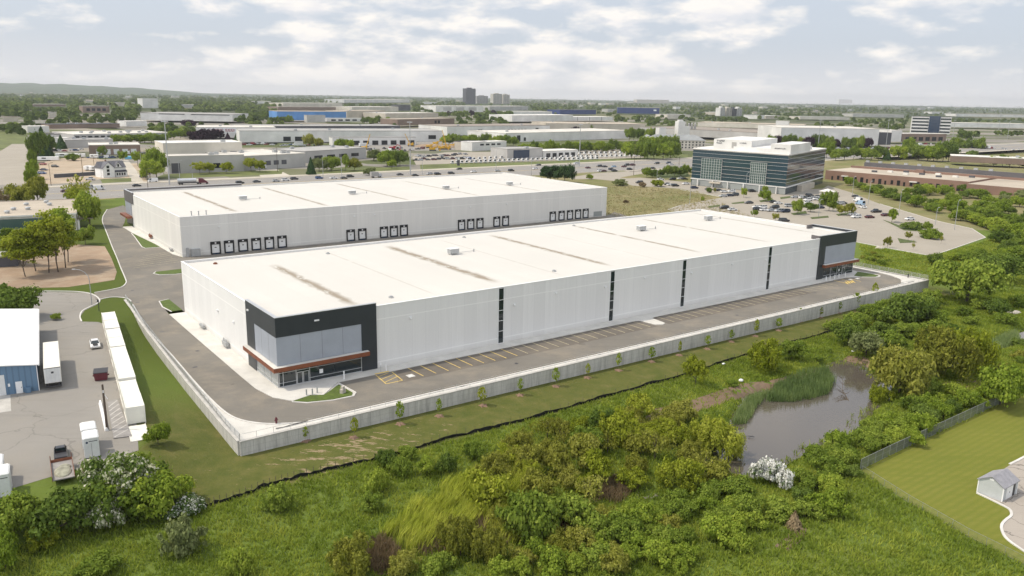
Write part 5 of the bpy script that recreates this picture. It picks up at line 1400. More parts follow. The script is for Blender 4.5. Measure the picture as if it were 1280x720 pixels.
# bare fallen branches in the water, white bits, stones
def branch(px, py, label, L, seed, mt='bark', z=POND_Z, up=0.5):
    """a fallen limb: one crooked stem with side branches and twigs"""
    rr = random.Random(seed); p = GZ(px, py, z); mb = MB()
    a = rr.uniform(0, 6.28); st_ = [Vector((0, 0, -0.2))]
    for k in range(6):
        a += rr.uniform(-0.5, 0.5)
        st_.append(st_[-1] + Vector((math.cos(a), math.sin(a), up * rr.uniform(-0.15, 0.7))) * (L * 0.28))
    mb.path(st_, [0.14, 0.12, 0.10, 0.08, 0.06, 0.045, 0.03], 6)
    for q in st_[1:]:
        for k in range(2):
            b = a + rr.choice((-1, 1)) * rr.uniform(0.5, 1.4); l = L * rr.uniform(0.2, 0.45)
            m1 = q + Vector((math.cos(b), math.sin(b), up * rr.uniform(0, 0.9))) * l * 0.5; b += rr.uniform(-0.6, 0.6)
            m2 = m1 + Vector((math.cos(b), math.sin(b), up * rr.uniform(-0.2, 0.8))) * l * 0.5
            mb.path([q, m1, m2], [0.055, 0.04, 0.018], 5)
            mb.tube(m1, m1 + Vector((math.cos(b + 0.9), math.sin(b + 0.9), up * 0.5)) * l * 0.35, 0.025, 0.012, 4)
    tag(mb.build('dead_branches', mt, None, p), label, 'branches')
branch(1062, 502, 'bare dark dead tree fallen into the right end of the pond', 4.2, 3, up=1.2)
branch(915, 556, 'tangle of dark dead branches in the pond under the leaning willow', 3.0, 4, 'dark_steel', up=0.3)
branch(622, 665, 'pale bare branches sticking out of the olive willows', 2.2, 5, 'pale_bark', TZ(G(622, 665).x, G(622, 665).y), 0.9)
branch(785, 610, 'dead grey log and branches in the thicket left of the pond', 2.8, 6, 'pale_bark', TZ(G(785, 610).x, G(785, 610).y), 0.5)
for (px, py, r_, lb) in ((926, 478, 0.5, 'white plastic bag caught in the grass above the pond mud'), (904, 457, 0.3, 'small white litter by the silt fence above the pond'), (1066, 441, 0.35, 'small white litter on the bank above the right of the pond')):
    p = G(px, py)
    tag(MB().dome(0, 0, 0, r_, r_ * 0.8, r_ * 0.9, 9, 4).dome(0.25, 0.1, 0.05, r_ * 0.6, r_ * 0.5, r_ * 0.6, 8, 3).build('litter', 'white_trim', None, (p.x, p.y, p.z + 0.35)), lb, 'litter')
for (px, py, r_, lb) in ((1158, 370, 1.0, 'largest pale boulder below the right end of the wall'), (1168, 373, 0.7, 'second pale boulder from the right end of the wall'), (1134, 367, 0.6, 'pale stone at the foot of the wall near its right end'), (1208, 341, 0.9, 'pale boulder in the grass right of the wall end'), (1100, 311, 1.2, 'flat pale rubble slab below the car park edge'), (1266, 392, 1.3, 'pale fallen slab by the creek at the right edge')):
    p = G(px, py); rs = []
    for k, (zz_, q) in enumerate(((-0.2, 1.0), (0.25, 1.05), (0.5, 0.8), (0.62, 0.4))):
        rs.append([(r_ * q * (1 + 0.2 * math.sin(j * 2.1 + k)) * math.cos(j * PI / 4) * 1.4, r_ * q * (1 + 0.15 * math.sin(j * 3.3)) * math.sin(j * PI / 4), zz_ * r_ * 1.2) for j in range(8)])
    tag(MB().loft(rs).build('boulder', 'stone', None, p), lb, 'boulder')
# ------------------------------------------------------------------ the yard at the left
YL = YAW - 0.115
sheet('yard_asphalt', [PZ([(-260, 640), (-260, 362), (0, 362), (40, 364), (108, 366), (118, 368), (126, 375), (121, 381), (106, 388), (100, 396), (101, 402), (122, 402.5)]) + [W(-17.0, 60), W(-24.6, -3.5), W(-26.5, -13.5), W(-60, -20), W(-140, -20)]], 0.022, 'asphalt_lot')
yk2 = MB(); strip(yk2, smooth_line([GZ(*p) for p in [(40, 364), (90, 364.5), (112, 367), (122, 372), (124, 378), (112, 384), (103, 389), (100, 396), (102, 402)]], 4), 0.3, 0, 0.15)
struct('yard_edge_kerb', yk2.build('yard_edge_kerb', 'kerb'))
sheet('bare_dirt', [PZ([(-80, 320), (0, 318), (88, 305), (131, 308), (139, 322), (146, 340), (143, 350), (118, 354), (85, 359), (0, 361), (-80, 362)])], 0.03, 'dirt')
sheet('concrete_apron', [PZ([(-20, 497), (13, 494), (14, 514), (-20, 519)])], 0.04, 'concrete')

# blue steel building
p0 = W(-35.2, 22.3)
bw = thing('steel_shed', 'blue metal-clad shed with a white low-pitched roof at the left edge', 'shed', p0, YL)
WL, WDp, eh, rh = 24.0, 41.5, 4.75, 6.1
def seam_mat(name, c, period, amt):
    mt, nt, b = new_mat(name)
    v = objc(nt); sx = node(nt, 'ShaderNodeSeparateXYZ'); nt.links.new(v, sx.inputs[0])
    u = mathn(nt, 'ADD', sx.outputs[0], sx.outputs[1])
    jm = mathn(nt, 'LESS_THAN', mathn(nt, 'PINGPONG', u, period / 2), period * 0.14)
    col = mixc(nt, mathn(nt, 'MULTIPLY', noise(nt, 0.5, 3, 0.6, v), 0.35), c, tuple(x * 0.75 for x in c))
    col = mixc(nt, mathn(nt, 'MULTIPLY', jm, amt), col, tuple(x * 0.6 for x in c))
    nt.links.new(col, b.inputs['Base Color']); b.inputs['Roughness'].default_value = 0.5
    MATS[name] = mt
seam_mat('blue_ribbed', (0.125, 0.215, 0.32), 0.9, 0.5)
seam_mat('white_ribbed', (0.74, 0.73, 0.66), 0.5, 0.28)
mb = MB().box(-WL, 0, 0, WDp, 0, eh)
mb.add([(-WL, 0, eh), (0, 0, eh), (-WL / 2, 0, rh), (-WL, WDp, eh), (0, WDp, eh), (-WL / 2, WDp, rh)], [(0, 1, 2), (4, 3, 5)])
mb.build('wall', 'blue_ribbed', bw)
rf = MB()
for sg in (0, 1):
    q = [(0.35, -0.3, eh - 0.02), (0.35, WDp + 0.3, eh - 0.02), (-WL / 2, WDp + 0.3, rh + 0.03), (-WL / 2, -0.3, rh + 0.03)]
    if sg: q = [(-WL - 0.35, y, z) if x > -WL / 2 else (x, y, z) for x, y, z in q][::-1]
    rf.add(q + [(a, b, c + 0.16) for a, b, c in q], [(3, 2, 1, 0), (4, 5, 6, 7), (0, 1, 5, 4), (1, 2, 6, 5), (2, 3, 7, 6), (3, 0, 4, 7)])
rf.build('roof', 'white_sheet', bw)
MB().box(0.36, 0.5, -0.3, WDp + 0.3, eh - 0.12, eh + 0.06).build('gutter', 'white_trim', bw)
MB().box(-0.02, 0.1, -0.1, 0.02, 0, eh).build('corner_trim', 'white_trim', bw)
MB().box(-8.6, -4.9, -0.08, -0.004, 0, 3.7).build('overhead_door', 'trailer_white', bw)
dd = MB().box(-3.4, -2.4, -0.08, -0.004, 0, 2.15).build('door', 'white_trim', bw)
MB().box(-2.6, -2.5, -0.14, -0.08, 1.0, 1.12).build('handle', 'dark_steel', dd)
MB().box(-2.1, -1.2, -0.75, -0.1, 0.1, 0.95).build('air_conditioner', 'blue_ribbed', bw)
MB().box(-4.5, -4.2, -0.2, -0.004, 1.5, 2.0).build('meter_box', 'white_trim', bw)

# containers in a row
def container(c, L, h, label, zb=0.0, end=False):
    t_ = thing('shipping_container', label, 'container', c, YL, 'white containers in a row along the yard')
    w = 1.28
    b = MB().box(-w, w, -L / 2 + 0.05, L / 2 - 0.05, 0.12, h - 0.06)
    n = int(L / 0.55)
    for i in range(n):
        y = -L / 2 + 0.4 + (L - 0.8) * i / (n - 1)
        b.box(w, w + 0.035, y - 0.10, y + 0.10, 0.3, h - 0.25).box(-w - 0.035, -w, y - 0.10, y + 0.10, 0.3, h - 0.25)
    for i in range(5):
        x = -1.0 + 0.5 * i
        b.box(x - 0.1, x + 0.1, -L / 2 + 0.02, -L / 2 + 0.05, 0.3, h - 0.25)
    b.build('body', 'cream_sheet', t_)
    f = MB()
    for x in (-w - 0.02, w + 0.02):
        for y in (-L / 2 + 0.06, L / 2 - 0.06): f.box(x - 0.08, x + 0.08, y - 0.08, y + 0.08, 0, h)
        f.box(x - 0.07, x + 0.07, -L / 2 + 0.14, L / 2 - 0.14, 0.0, 0.16).box(x - 0.06, x + 0.06, -L / 2 + 0.14, L / 2 - 0.14, h - 0.12, h)
    f.build('corner_frame', 'cream_sheet', t_)
    return t_
seams = [(125, 391, 2.6), (128, 401, 2.6), (131.5, 411.5, 2.6), (134, 422.5, 2.6), (138, 434, 2.6), (143, 447, 2.8), (149, 476.5, 2.6), (154.5, 494.5, 2.9), (157, 509, 2.9)]
tt = [ST(GZ(*p))[1] for p in seams]
tt[-1] = -3.2
names = ['farthest white container of the row, by the grass island', 'second white container from the grass island end of the row', 'third white container from the grass island end of the row', 'fourth white container from the grass island end of the row', 'white container just beyond the raised long one', 'long white container standing higher than its neighbours in the row', 'white container between the long raised one and the one with a bare end wall', 'tall white container whose ribbed end wall faces the flowering tree']
for i in range(8):
    a, b = tt[i], tt[i + 1]
    tc = (a + b) / 2; sc_ = -16.7 - (61.5 - tc) * 0.1215
    container(W(sc_, tc, 0.02), a - b - 0.34, [2.6, 2.65, 2.55, 2.62, 2.56, 2.95, 2.6, 3.0][i], names[i])
q = W(-25.1, -6.8); container((q.x, q.y, -2.45), 6.4, 2.6, 'lowest white container, in front of the ribbed end wall, half under the tree')

# semi-trailer
def wheelset(par, xs, ys, r=0.5, w=0.3, z=0.0):
    for x in xs:
        for y in ys: MB().tube((x - w / 2, y, r), (x + w / 2, y, r), r, n=12).build('wheel', 'rubber', par)
tr = thing('semi_trailer', 'white box semi-trailer parked beside the blue shed', 'trailer', W(-32.95, 21.4, 0.02), YL)
bd = MB().bbox(-1.3, 1.3, 0, 17.2, 1.25, 4.05, 0.04).build('box_body', 'cream_sheet', tr)
for x in (-1.22, 0.02):
    d_ = MB().box(x, x + 1.2, -0.06, -0.004, 1.32, 3.95).build('rear_door', 'trailer_white', tr)
    MB().box(x + 0.3, x + 0.34, -0.12, -0.06, 1.4, 3.9).box(x + 0.85, x + 0.89, -0.12, -0.06, 1.4, 3.9).build('lock_rod', 'alu', d_)
MB().box(-1.28, 1.28, -0.1, -0.004, 3.96, 4.06).box(-1.25, 1.25, -0.1, 0.1, 0.55, 0.72).box(-0.9, -0.8, -0.06, 0.06, 0.72, 1.25).box(0.8, 0.9, -0.06, 0.06, 0.72, 1.25).build('underride_bar', 'dark_steel', tr)
MB().box(-0.5, 0.5, 0.3, 15, 1.0, 1.24).box(-0.8, -0.65, 13.5, 13.7, 0.05, 1.0).box(0.65, 0.8, 13.5, 13.7, 0.05, 1.0).build('chassis', 'dark_steel', tr)
wheelset(tr, (-1.05, 1.05), (1.6, 2.9))
MB().box(-0.2, 0.2, -0.07, -0.062, 3.0, 3.35).build('logo_patch', 'dark_steel', tr)

# small white box units
def pod(s, t, w, d, h, label, logo=True):
    t_ = thing('box_unit', label, 'box unit', W(s, t, 0.02), YL, 'white box units in the yard')
    MB().bbox(-w / 2, w / 2, -d / 2, d / 2, 0.15, h - 0.12, 0.06).build('body', 'trailer_white', t_)
    MB().bbox(-w / 2 - 0.06, w / 2 + 0.06, -d / 2 - 0.06, d / 2 + 0.06, h - 0.25, h, 0.16).build('roof', 'white_sheet', t_)
    MB().box(-w / 2 + 0.1, w / 2 - 0.1, -d / 2 + 0.1, d / 2 - 0.1, 0, 0.16).build('skid', 'dark_steel', t_)
    if logo:
        MB().tube((-w / 2 + 0.45, -d / 2 - 0.012, h - 0.8), (-w / 2 + 0.45, -d / 2 + 0.0, h - 0.8), 0.16, n=12).build('logo_disc', 'glass_blue', t_)
        MB().box(-w / 2 + 0.7, w / 2 - 0.2, -d / 2 - 0.01, -d / 2 - 0.002, h - 0.72, h - 0.62).build('logo_stripe', 'dark_steel', t_)
    MB().box(-0.02, 0.02, -d / 2 - 0.008, -d / 2 - 0.002, 0.2, h - 0.95).build('door_gap', 'charcoal_edge', t_)
pod(-32.3, -11.2, 2.0, 2.9, 3.3, 'nearer of the two white box units by the pale flowering tree, with a dark stripe')
pod(-32.0, -7.6, 2.0, 2.9, 3.3, 'farther of the two white box units by the pale flowering tree', False)
pod(-44.2, -17.4, 2.6, 3.2, 3.4, 'nearest white box unit at the left edge of the yard', True)
pod(-44.6, -13.6, 2.6, 3.4, 3.4, 'white box unit behind the nearest one at the left edge', False)
pod(-45.2, -9.4, 2.6, 3.4, 3.0, 'third white box unit at the left edge, farthest back', False)

# dumpster, pole, planks, barrier
dp = thing('dumpster', 'maroon waste bin with a dark lid beside the white containers', 'bin', W(-25.2, 22.3, 0.02), YL - 0.15)
MB().loft([[(-1.0, -0.7, 0.1), (1.0, -0.7, 0.1), (1.0, 0.7, 0.1), (-1.0, 0.7, 0.1)], [(-1.15, -0.85, 1.5), (1.15, -0.85, 1.5), (1.15, 0.95, 1.8), (-1.15, 0.95, 1.8)]]).build('bin_body', 'maroon', dp)
MB().loft([[(-1.2, -0.9, 1.52), (1.2, -0.9, 1.52), (1.2, 1.0, 1.83), (-1.2, 1.0, 1.83)], [(-1.2, -0.9, 1.62), (1.2, -0.9, 1.62), (1.2, 1.0, 1.95), (-1.2, 1.0, 1.95)]]).build('lid', 'dark_steel', dp)
MB().box(-1.35, -1.1, -0.2, 0.2, 0.8, 1.0).box(1.1, 1.35, -0.2, 0.2, 0.8, 1.0).build('fork_pocket', 'maroon', dp)
up = thing('utility_pole', 'brown wooden utility pole standing beside the grey concrete slab', 'pole', GZ(134, 538), YL)
MB().path([(0, 0, 0), (0.02, 0, 4), (0, 0, 7.6)], [0.2, 0.17, 0.14], 8).build('shaft', 'wood_pole', up)
MB().tube((0, 0.1, 6.2), (0.5, -0.1, 5.2), 0.05).box(-0.1, 0.1, -0.22, -0.12, 6.3, 6.7).build('cable_guard', 'white_trim', up)
pk = PZ([(134, 503), (147, 500), (165, 546), (142, 549)], 0.0); c0 = pk[0]
ps = thing('concrete_slab', 'grey concrete slab with diagonal pale lines beside the white containers', 'slab', (c0.x, c0.y, 0.02))
pk = [Vector((p.x - c0.x, p.y - c0.y)) for p in pk]
MB().prism([tuple(p) for p in pk], 0.0, 0.16).build('slab', 'plank', ps)
ln_ = MB()
for k in range(8):
    u = 0.02 + 0.115 * k; v_ = u + 0.16
    if v_ > 0.99: break
    p_, q_ = pk[0].lerp(pk[3], v_), pk[1].lerp(pk[2], u)
    p_ = p_.lerp(q_, 0.06); q_ = p_.lerp(q_, 0.94); n_ = (q_ - p_).normalized(); n_ = Vector((-n_.y, n_.x)) * 0.09
    ln_.add([(*(p_ - n_), 0.166), (*(q_ - n_), 0.166), (*(q_ + n_), 0.166), (*(p_ + n_), 0.166)], [(0, 1, 2, 3)])
ln_.build('painted_line', 'concrete', ps)
bb_ = PZ([(125.5, 504), (133.5, 539)]); br = thing('concrete_barrier', 'long white concrete barrier between the grey slab and the yard', 'barrier', (bb_[0].x, bb_[0].y, 0.02))
dv = bb_[1] - bb_[0]; nn_ = Vector((-dv.y, dv.x)).normalized()
def brs(o_): return [(nn_.x * -0.28 + o_.x, nn_.y * -0.28 + o_.y, 0), (nn_.x * 0.28 + o_.x, nn_.y * 0.28 + o_.y, 0), (nn_.x * 0.1 + o_.x, nn_.y * 0.1 + o_.y, 0.55), (nn_.x * -0.1 + o_.x, nn_.y * -0.1 + o_.y, 0.55)]
MB().loft([brs(Vector((0, 0))), brs(dv)]).build('barrier_body', 'white_trim', br)

# flatbed with its load
fb = thing('flatbed_trailer', 'rusty-sided flatbed trailer with a grey-green load behind the black pickup', 'trailer', GZ(79, 594), YL + 0.03)
MB().box(-1.3, 1.3, -3.0, 3.0, 0.7, 0.85).build('deck', 'plank', fb)
MB().box(-1.36, -1.3, -3.0, 3.0, 0.6, 1.25).box(1.3, 1.36, -3.0, 3.0, 0.6, 1.25).box(-1.3, 1.3, 3.0, 3.06, 0.6, 1.25).tube((-1.3, 3.0, 1.25), (-1.3, 3.0, 1.9), 0.05).tube((1.3, 3.0, 1.25), (1.3, 3.0, 1.9), 0.05).build('side_rail', 'rust', fb)
MB().dome(0.0, -0.8, 0.85, 1.1, 1.9, 0.45, 12, 4).dome(0.3, 0.6, 0.85, 0.8, 1.1, 0.35, 10, 4).build('load', M('tarp', (0.30, 0.29, 0.22), 0.9, 0.25, 1.0), fb)
wheelset(fb, (-1.1, 1.1), (-0.7, 0.4), 0.38, 0.25)
MB().tube((-0.5, 3.0, 0.7), (0, 4.6, 0.6), 0.06).tube((0.5, 3.0, 0.7), (0, 4.6, 0.6), 0.06).build('drawbar', 'dark_steel', fb)
rbx = MB().bbox(-0.6, 0.6, -0.7, 0.7, 0, 1.1, 0.05).box(-0.62, 0.62, -0.72, -0.7, 0.2, 0.3).box(-0.62, 0.62, -0.72, -0.7, 0.7, 0.8).build('rusty_bin', 'rust', None, GZ(108, 594), YL)
tag(rbx, 'rusty red metal bin under the pale flowering tree at the yard edge', 'bin')

# lamp with a curved arm and the little black post
def arm_lamp(name, label, px, py, h, arm, rz, group=None):
    l = thing(name, label, 'street lamp', G(px, py), rz, group)
    pts = [(0, 0, 0), (0, 0, h * 0.7)] + [(-arm * (1 - math.cos(a)) , 0, h * 0.7 + h * 0.3 * math.sin(a)) for a in (0.4, 0.8, 1.2, 1.57)]
    MB().path(pts, [0.11, 0.09, 0.075, 0.07, 0.06, 0.05], 7).build('pole', 'pole_steel', l)
    MB().bbox(-arm - 0.8, -arm, -0.16, 0.16, h - 0.08, h + 0.08, 0.04).build('lamp_head', 'pole_steel', l)
arm_lamp('street_lamp', 'tall grey street lamp with a curved arm at the grass island', 115, 381, 9.0, 3.0, 0.1)
sp_ = thing('sign_post', 'short black post at the head of the white containers', 'post', GZ(124, 389), 0)
MB().cyl(0, 0, 0, 3.0, 0.09, 8).build('post', 'dark_steel', sp_); MB().box(-0.25, 0.25, -0.12, -0.09, 2.3, 2.9).build('plate', 'dark_steel', sp_)

# ------------------------------------------------------------------ vehicles
PAINT = {'white': (0.72, 0.72, 0.71), 'black': (0.018, 0.018, 0.020), 'dark grey': (0.055, 0.057, 0.062), 'silver': (0.42, 0.43, 0.44), 'red': (0.26, 0.02, 0.025), 'dark red': (0.09, 0.012, 0.018),
         'blue': (0.03, 0.075, 0.20), 'dark blue': (0.02, 0.03, 0.065), 'light blue': (0.30, 0.42, 0.55), 'tan': (0.40, 0.35, 0.27)}
for k_, c_ in PAINT.items():
    mt_, nt_, b_ = new_mat('paint_' + k_.replace(' ', '_'))
    b_.inputs['Base Color'].default_value = rgba(c_); b_.inputs['Roughness'].default_value = 0.32
    b_.inputs['Coat Weight'].default_value = 0.4
    MATS['paint ' + k_] = mt_
# kind: length, width, hood height, roof height, cabin (rear x, rear roof x, front roof x, front x)
KIND = {'sedan': (4.7, 1.84, 0.92, 1.45, (-1.85, -1.05, 0.35, 1.15)), 'hatchback': (4.2, 1.8, 0.95, 1.5, (-2.0, -1.5, 0.35, 1.15)), 'sports utility': (4.8, 1.95, 1.08, 1.75, (-2.3, -1.95, 0.45, 1.2)),
        'van': (5.6, 2.05, 1.1, 2.35, (-2.75, -2.7, 1.3, 2.2)), 'pickup': (5.6, 1.98, 1.05, 1.85, (-0.6, -0.45, 0.75, 1.5))}
PROTO = {}
def vehicle(name, kind, colour, p, rz, label, group=None):
    key = (name, kind, colour)
    if key in PROTO:
        return dup(PROTO[key], p, rz, None, label, group)
    L, Wd, hh, rh, (c0, c1, c2, c3) = KIND[kind]
    h = L / 2; w = Wd / 2
    prof = [(-h + 0.05, 0.32), (-h, 0.6), (-h + 0.08, hh - 0.02), (c0, hh), (c3, hh), (h - 0.35, hh - 0.14), (h - 0.02, hh - 0.32), (h, 0.45), (h - 0.1, 0.28), (0, 0.22)]
    def sl(y, k): return [(x * (1 - (1 - k) * 0.25), y, 0.22 + (z - 0.22) * k + (1 - k) * 0.12) for x, z in prof]
    root = thing(name, label, 'truck' if kind == 'pickup' else 'van' if kind == 'van' else 'car', p, rz, group)
    mb = MB().loft([sl(w, 0.86), sl(w - 0.1, 1.0), sl(-w + 0.1, 1.0), sl(-w, 0.86)])
    # roof skin and pillars
    r_ = [(c1, -w + 0.28, rh - 0.06), (c2, -w + 0.28, rh - 0.06), (c2, w - 0.28, rh - 0.06), (c1, w - 0.28, rh - 0.06)]
    r2 = [(c1 + 0.1, -w + 0.34, rh), (c2 - 0.12, -w + 0.34, rh), (c2 - 0.12, w - 0.34, rh), (c1 + 0.1, w - 0.34, rh)]
    mb.loft([r_, r2])
    for sx2, a, b in ((-1, c0, c1), (1, c3, c2)):
        for sy in (-1, 1):
            mb.tube((a, sy * (w - 0.10), hh), (b, sy * (w - 0.29), rh - 0.04), 0.05, n=4)
    for sy in (-1, 1): mb.tube(((c0 + c3) / 2 - 0.1, sy * (w - 0.09), hh), ((c1 + c2) / 2, sy * (w - 0.28), rh - 0.04), 0.05, n=4)
    if kind == 'van':
        mb.loft([[(c0 + 0.02, -w + 0.06, hh), (0.9, -w + 0.06, hh), (0.9, w - 0.06, hh), (c0 + 0.02, w - 0.06, hh)], [(c1 + 0.02, -w + 0.2, rh - 0.02), (0.75, -w + 0.2, rh - 0.02), (0.75, w - 0.2, rh - 0.02), (c1 + 0.02, w - 0.2, rh - 0.02)]])
    mb.build('body', 'paint ' + colour, root)
    g = MB().loft([[(c0, -w + 0.12, hh), (c3, -w + 0.12, hh), (c3, w - 0.12, hh), (c0, w - 0.12, hh)], [(c1, -w + 0.30, rh - 0.06), (c2, -w + 0.30, rh - 0.06), (c2, w - 0.30, rh - 0.06), (c1, w - 0.30, rh - 0.06)]], caps=False)
    g.build('windows', 'glass_dark', root)
    if kind == 'pickup':
        MB().box(-h + 0.2, c0 - 0.1, -w + 0.15, w - 0.15, hh - 0.02, hh + 0.01).build('cargo_bed', 'dark_steel', root)
    for x in (-h * 0.58, h * 0.60):
        for sy in (-1, 1):
            MB().tube((x, sy * (w - 0.22), 0.34), (x, sy * (w + 0.01), 0.34), 0.34, n=10).build('wheel', 'rubber', root)
    for sy in (-1, 1):
        MB().box(h - 0.08, h + 0.01, sy * (w - 0.35) - 0.18, sy * (w - 0.35) + 0.18, 0.55, 0.72).build('headlight', 'white_trim', root)
    PROTO[key] = kids(root)
    return root
def nth(n):
    t_ = ['', 'first', 'second', 'third', 'fourth', 'fifth', 'sixth', 'seventh', 'eighth', 'ninth', 'tenth', 'eleventh', 'twelfth', 'thirteenth', 'fourteenth', 'fifteenth', 'sixteenth', 'seventeenth', 'eighteenth', 'nineteenth']
    if n < 20: return t_[n]
    te = {2: ('twenty', 'twentieth'), 3: ('thirty', 'thirtieth'), 4: ('forty', 'fortieth'), 5: ('fifty', 'fiftieth'), 6: ('sixty', 'sixtieth')}[n // 10]
    return te[1] if n % 10 == 0 else te[0] + '-' + t_[n % 10]
mc = vehicle('parked_car', 'sedan', 'white', GZ(119, 433, 0.02), YL - PI / 2, 'white coupe with black stripes parked alone in the yard by the containers')
for y_ in (-0.28, 0.28):
    pass
MB().box(-2.1, 2.2, -0.45, 0.45, 0.925, 0.94).build('hood_stripe', 'rubber', mc)
vehicle('pickup_truck', 'pickup', 'black', GZ(76.5, 571, 0.02), YL + PI / 2, 'black pickup truck in front of the rusty flatbed trailer').scale = (0.85,) * 3

# main road traffic: pixel, kind, colour, heading along (+1) or against (-1) the road
ROAD = [(82, 240, 'sedan', 'dark red', 1), (112, 236, 'van', 'silver', 1), (124, 237, 'van', 'white', 1), (90, 249, 'sedan', 'silver', 1), (171, 233, 'sedan', 'black', 1), (191, 227.5, 'van', 'white', -1), (300, 229.5, 'sports utility', 'black', 1), (321, 228, 'sedan', 'dark grey', 1), (345, 227, 'sedan', 'silver', 1), (357, 226, 'sports utility', 'white', 1), (368, 224.5, 'sports utility', 'dark grey', 1), (399, 223.5, 'sports utility', 'blue', 1), (417, 223.5, 'sedan', 'white', 1), (430, 223.5, 'sedan', 'dark grey', 1), (438, 221.5, 'sports utility', 'black', 1), (500, 219, 'sedan', 'dark grey', 1), (519, 220, 'sedan', 'black', 1), (537, 218, 'sedan', 'silver', -1), (547, 218.5, 'sports utility', 'black', 1), (564, 217.5, 'sports utility', 'dark grey', 1), (574, 212, 'sedan', 'black', -1), (592, 215.5, 'sedan', 'white', -1), (622, 214.5, 'sedan', 'silver', 1), (639, 214, 'sports utility', 'black', 1), (669, 211.5, 'sedan', 'white', -1), (673, 207, 'sedan', 'dark grey', -1), (720, 205, 'sports utility', 'white', -1), (735, 210.5, 'sedan', 'dark red', 1), (749, 208.5, 'sports utility', 'dark grey', -1), (756, 209, 'sedan', 'black', 1), (767, 209, 'sedan', 'light blue', -1), (780, 209, 'sedan', 'dark red', 1), (783.5, 207, 'sports utility', 'black', -1), (791, 207, 'sports utility', 'dark red', 1), (750, 214.5, 'sports utility', 'white', 1), (755, 214.5, 'sedan', 'dark red', 1), (764, 212.5, 'sports utility', 'dark grey', 1), (768, 214.5, 'sports utility', 'black', 1), (787, 212.5, 'sports utility', 'black', 1), (805, 213, 'sedan', 'dark grey', 1), (816, 211, 'sedan', 'black', 1), (821, 205, 'sports utility', 'dark grey', -1), (835.5, 204.5, 'sports utility', 'dark blue', -1), (839, 206, 'sedan', 'white', 1), (853, 210, 'sedan', 'dark grey', 1), (7, 243, 'sedan', 'dark grey', -1), (18, 236, 'sedan', 'tan', -1)]
ROAD.sort(key=lambda r: r[0])
for i, (px, py, kd, c, d_) in enumerate(ROAD):
    vehicle('car', kd, c, GZ(px, py, 0.06), YAW + (0 if d_ > 0 else PI), f'{c} {kd} on the main road, {nth(i + 1)} vehicle from the left'.replace('sports utility', 'sport utility'), 'traffic on the main road')
PARK = [(870, 231, 'sports utility', 'dark grey'), (886, 231.5, 'sedan', 'dark grey'), (905, 240.5, 'sedan', 'white'), (940, 240, 'sports utility', 'black'), (931, 238.5, 'sedan', 'dark grey'), (936, 254.5, 'sedan', 'dark grey'), (905, 261, 'sports utility', 'black'), (915.5, 263, 'sedan', 'white'), (946, 260, 'sedan', 'white'), (953, 260.5, 'sports utility', 'white'), (968, 260.5, 'sports utility', 'black'), (967, 253.5, 'sedan', 'black'), (973, 255, 'sedan', 'white'), (986, 258.5, 'sports utility', 'silver'), (993, 247.5, 'hatchback', 'silver'), (1012, 245.5, 'sports utility', 'dark grey'), (1023, 247, 'sedan', 'black'), (1030, 248.5, 'sedan', 'white'), (1010, 251, 'sports utility', 'white'), (1010, 254.5, 'sedan', 'white'), (1028, 256.5, 'sedan', 'dark grey'), (1069, 246.5, 'sedan', 'dark grey'), (1072, 252, 'van', 'white'), (1075, 256, 'van', 'light blue'), (1078, 260, 'sedan', 'white'), (1066, 269, 'sedan', 'white'), (1070, 272.3, 'sports utility', 'white'), (1087, 272.5, 'sedan', 'dark red'), (1095, 265.5, 'pickup', 'black'), (1107, 270, 'sedan', 'dark red'), (1137, 275, 'sedan', 'white'), (799, 229, 'sports utility', 'black'), (826, 225, 'sedan', 'white'), (840.5, 225, 'sports utility', 'black'), (850.5, 224, 'sedan', 'white'), (855.5, 224.5, 'sedan', 'black'), (857, 230.5, 'sedan', 'white'), (834, 231, 'sedan', 'dark grey'), (838, 232, 'sedan', 'white'), (844, 233, 'sports utility', 'black'), (980, 277, 'sports utility', 'dark grey'), (1073, 248.6, 'sedan', 'silver')]
pr_ = random.Random(8)
for (x0, y0, x1, y1, n_) in ((948, 263, 990, 266, 5), (1004, 248, 1030, 251, 5), (1005, 259, 1030, 261, 4), (905, 246, 925, 244, 3), (1040, 257, 1058, 254, 4), (870, 236, 930, 242, 4)):
    for i in range(n_):
        u = (i + pr_.uniform(-.2, .2)) / n_
        PARK.append((x0 + (x1 - x0) * u, y0 + (y1 - y0) * u, pr_.choice(['sedan', 'sports utility']), pr_.choice(['white', 'black', 'dark grey', 'silver', 'dark blue'])))
PARK.sort(key=lambda r: r[0])
for i, (px, py, kd, c) in enumerate(PARK):
    vehicle('parked_car', kd, c, GZ(px, py, 0.05), YAW + (PI / 2 if 1060 < px < 1080 and py < 262 else (0.0 if i % 2 else PI)) * 1.0 - 0.35, f'{c} {kd} in the glass office car park, {nth(i + 1)} from the left'.replace('sports utility', 'sport utility'), 'cars in the office car park')
LEFTC = [(54, 206, 'sports utility', 'red', 'bright red'), (55, 213, 'sedan', 'dark blue', 'dark blue'), (53, 217.5, 'sports utility', 'blue', 'blue'), (47, 223, 'sedan', 'black', 'black'), (69, 209, 'sports utility', 'black', 'black'), (113, 225, 'pickup', 'silver', 'grey'), (180, 222, 'sports utility', 'black', 'black')]
LL = ['bright red vehicle in the row of parked cars by the side street hedge', 'dark blue car next to the red one in the row by the side street hedge', 'blue vehicle in the row by the side street hedge, nearer the main road', 'black car at the main road end of the row by the side street hedge', 'black vehicle standing alone on the brown yard behind the red car', 'grey pickup on the verge in front of the white gabled house', 'black vehicle by the driveway right of the white gabled house']
for (px, py, kd, c, w_), lb in zip(LEFTC, LL):
    vehicle('parked_car', kd, c, GZ(px, py, 0.04), YAW - 0.6, lb, 'vehicles around the brown yard')
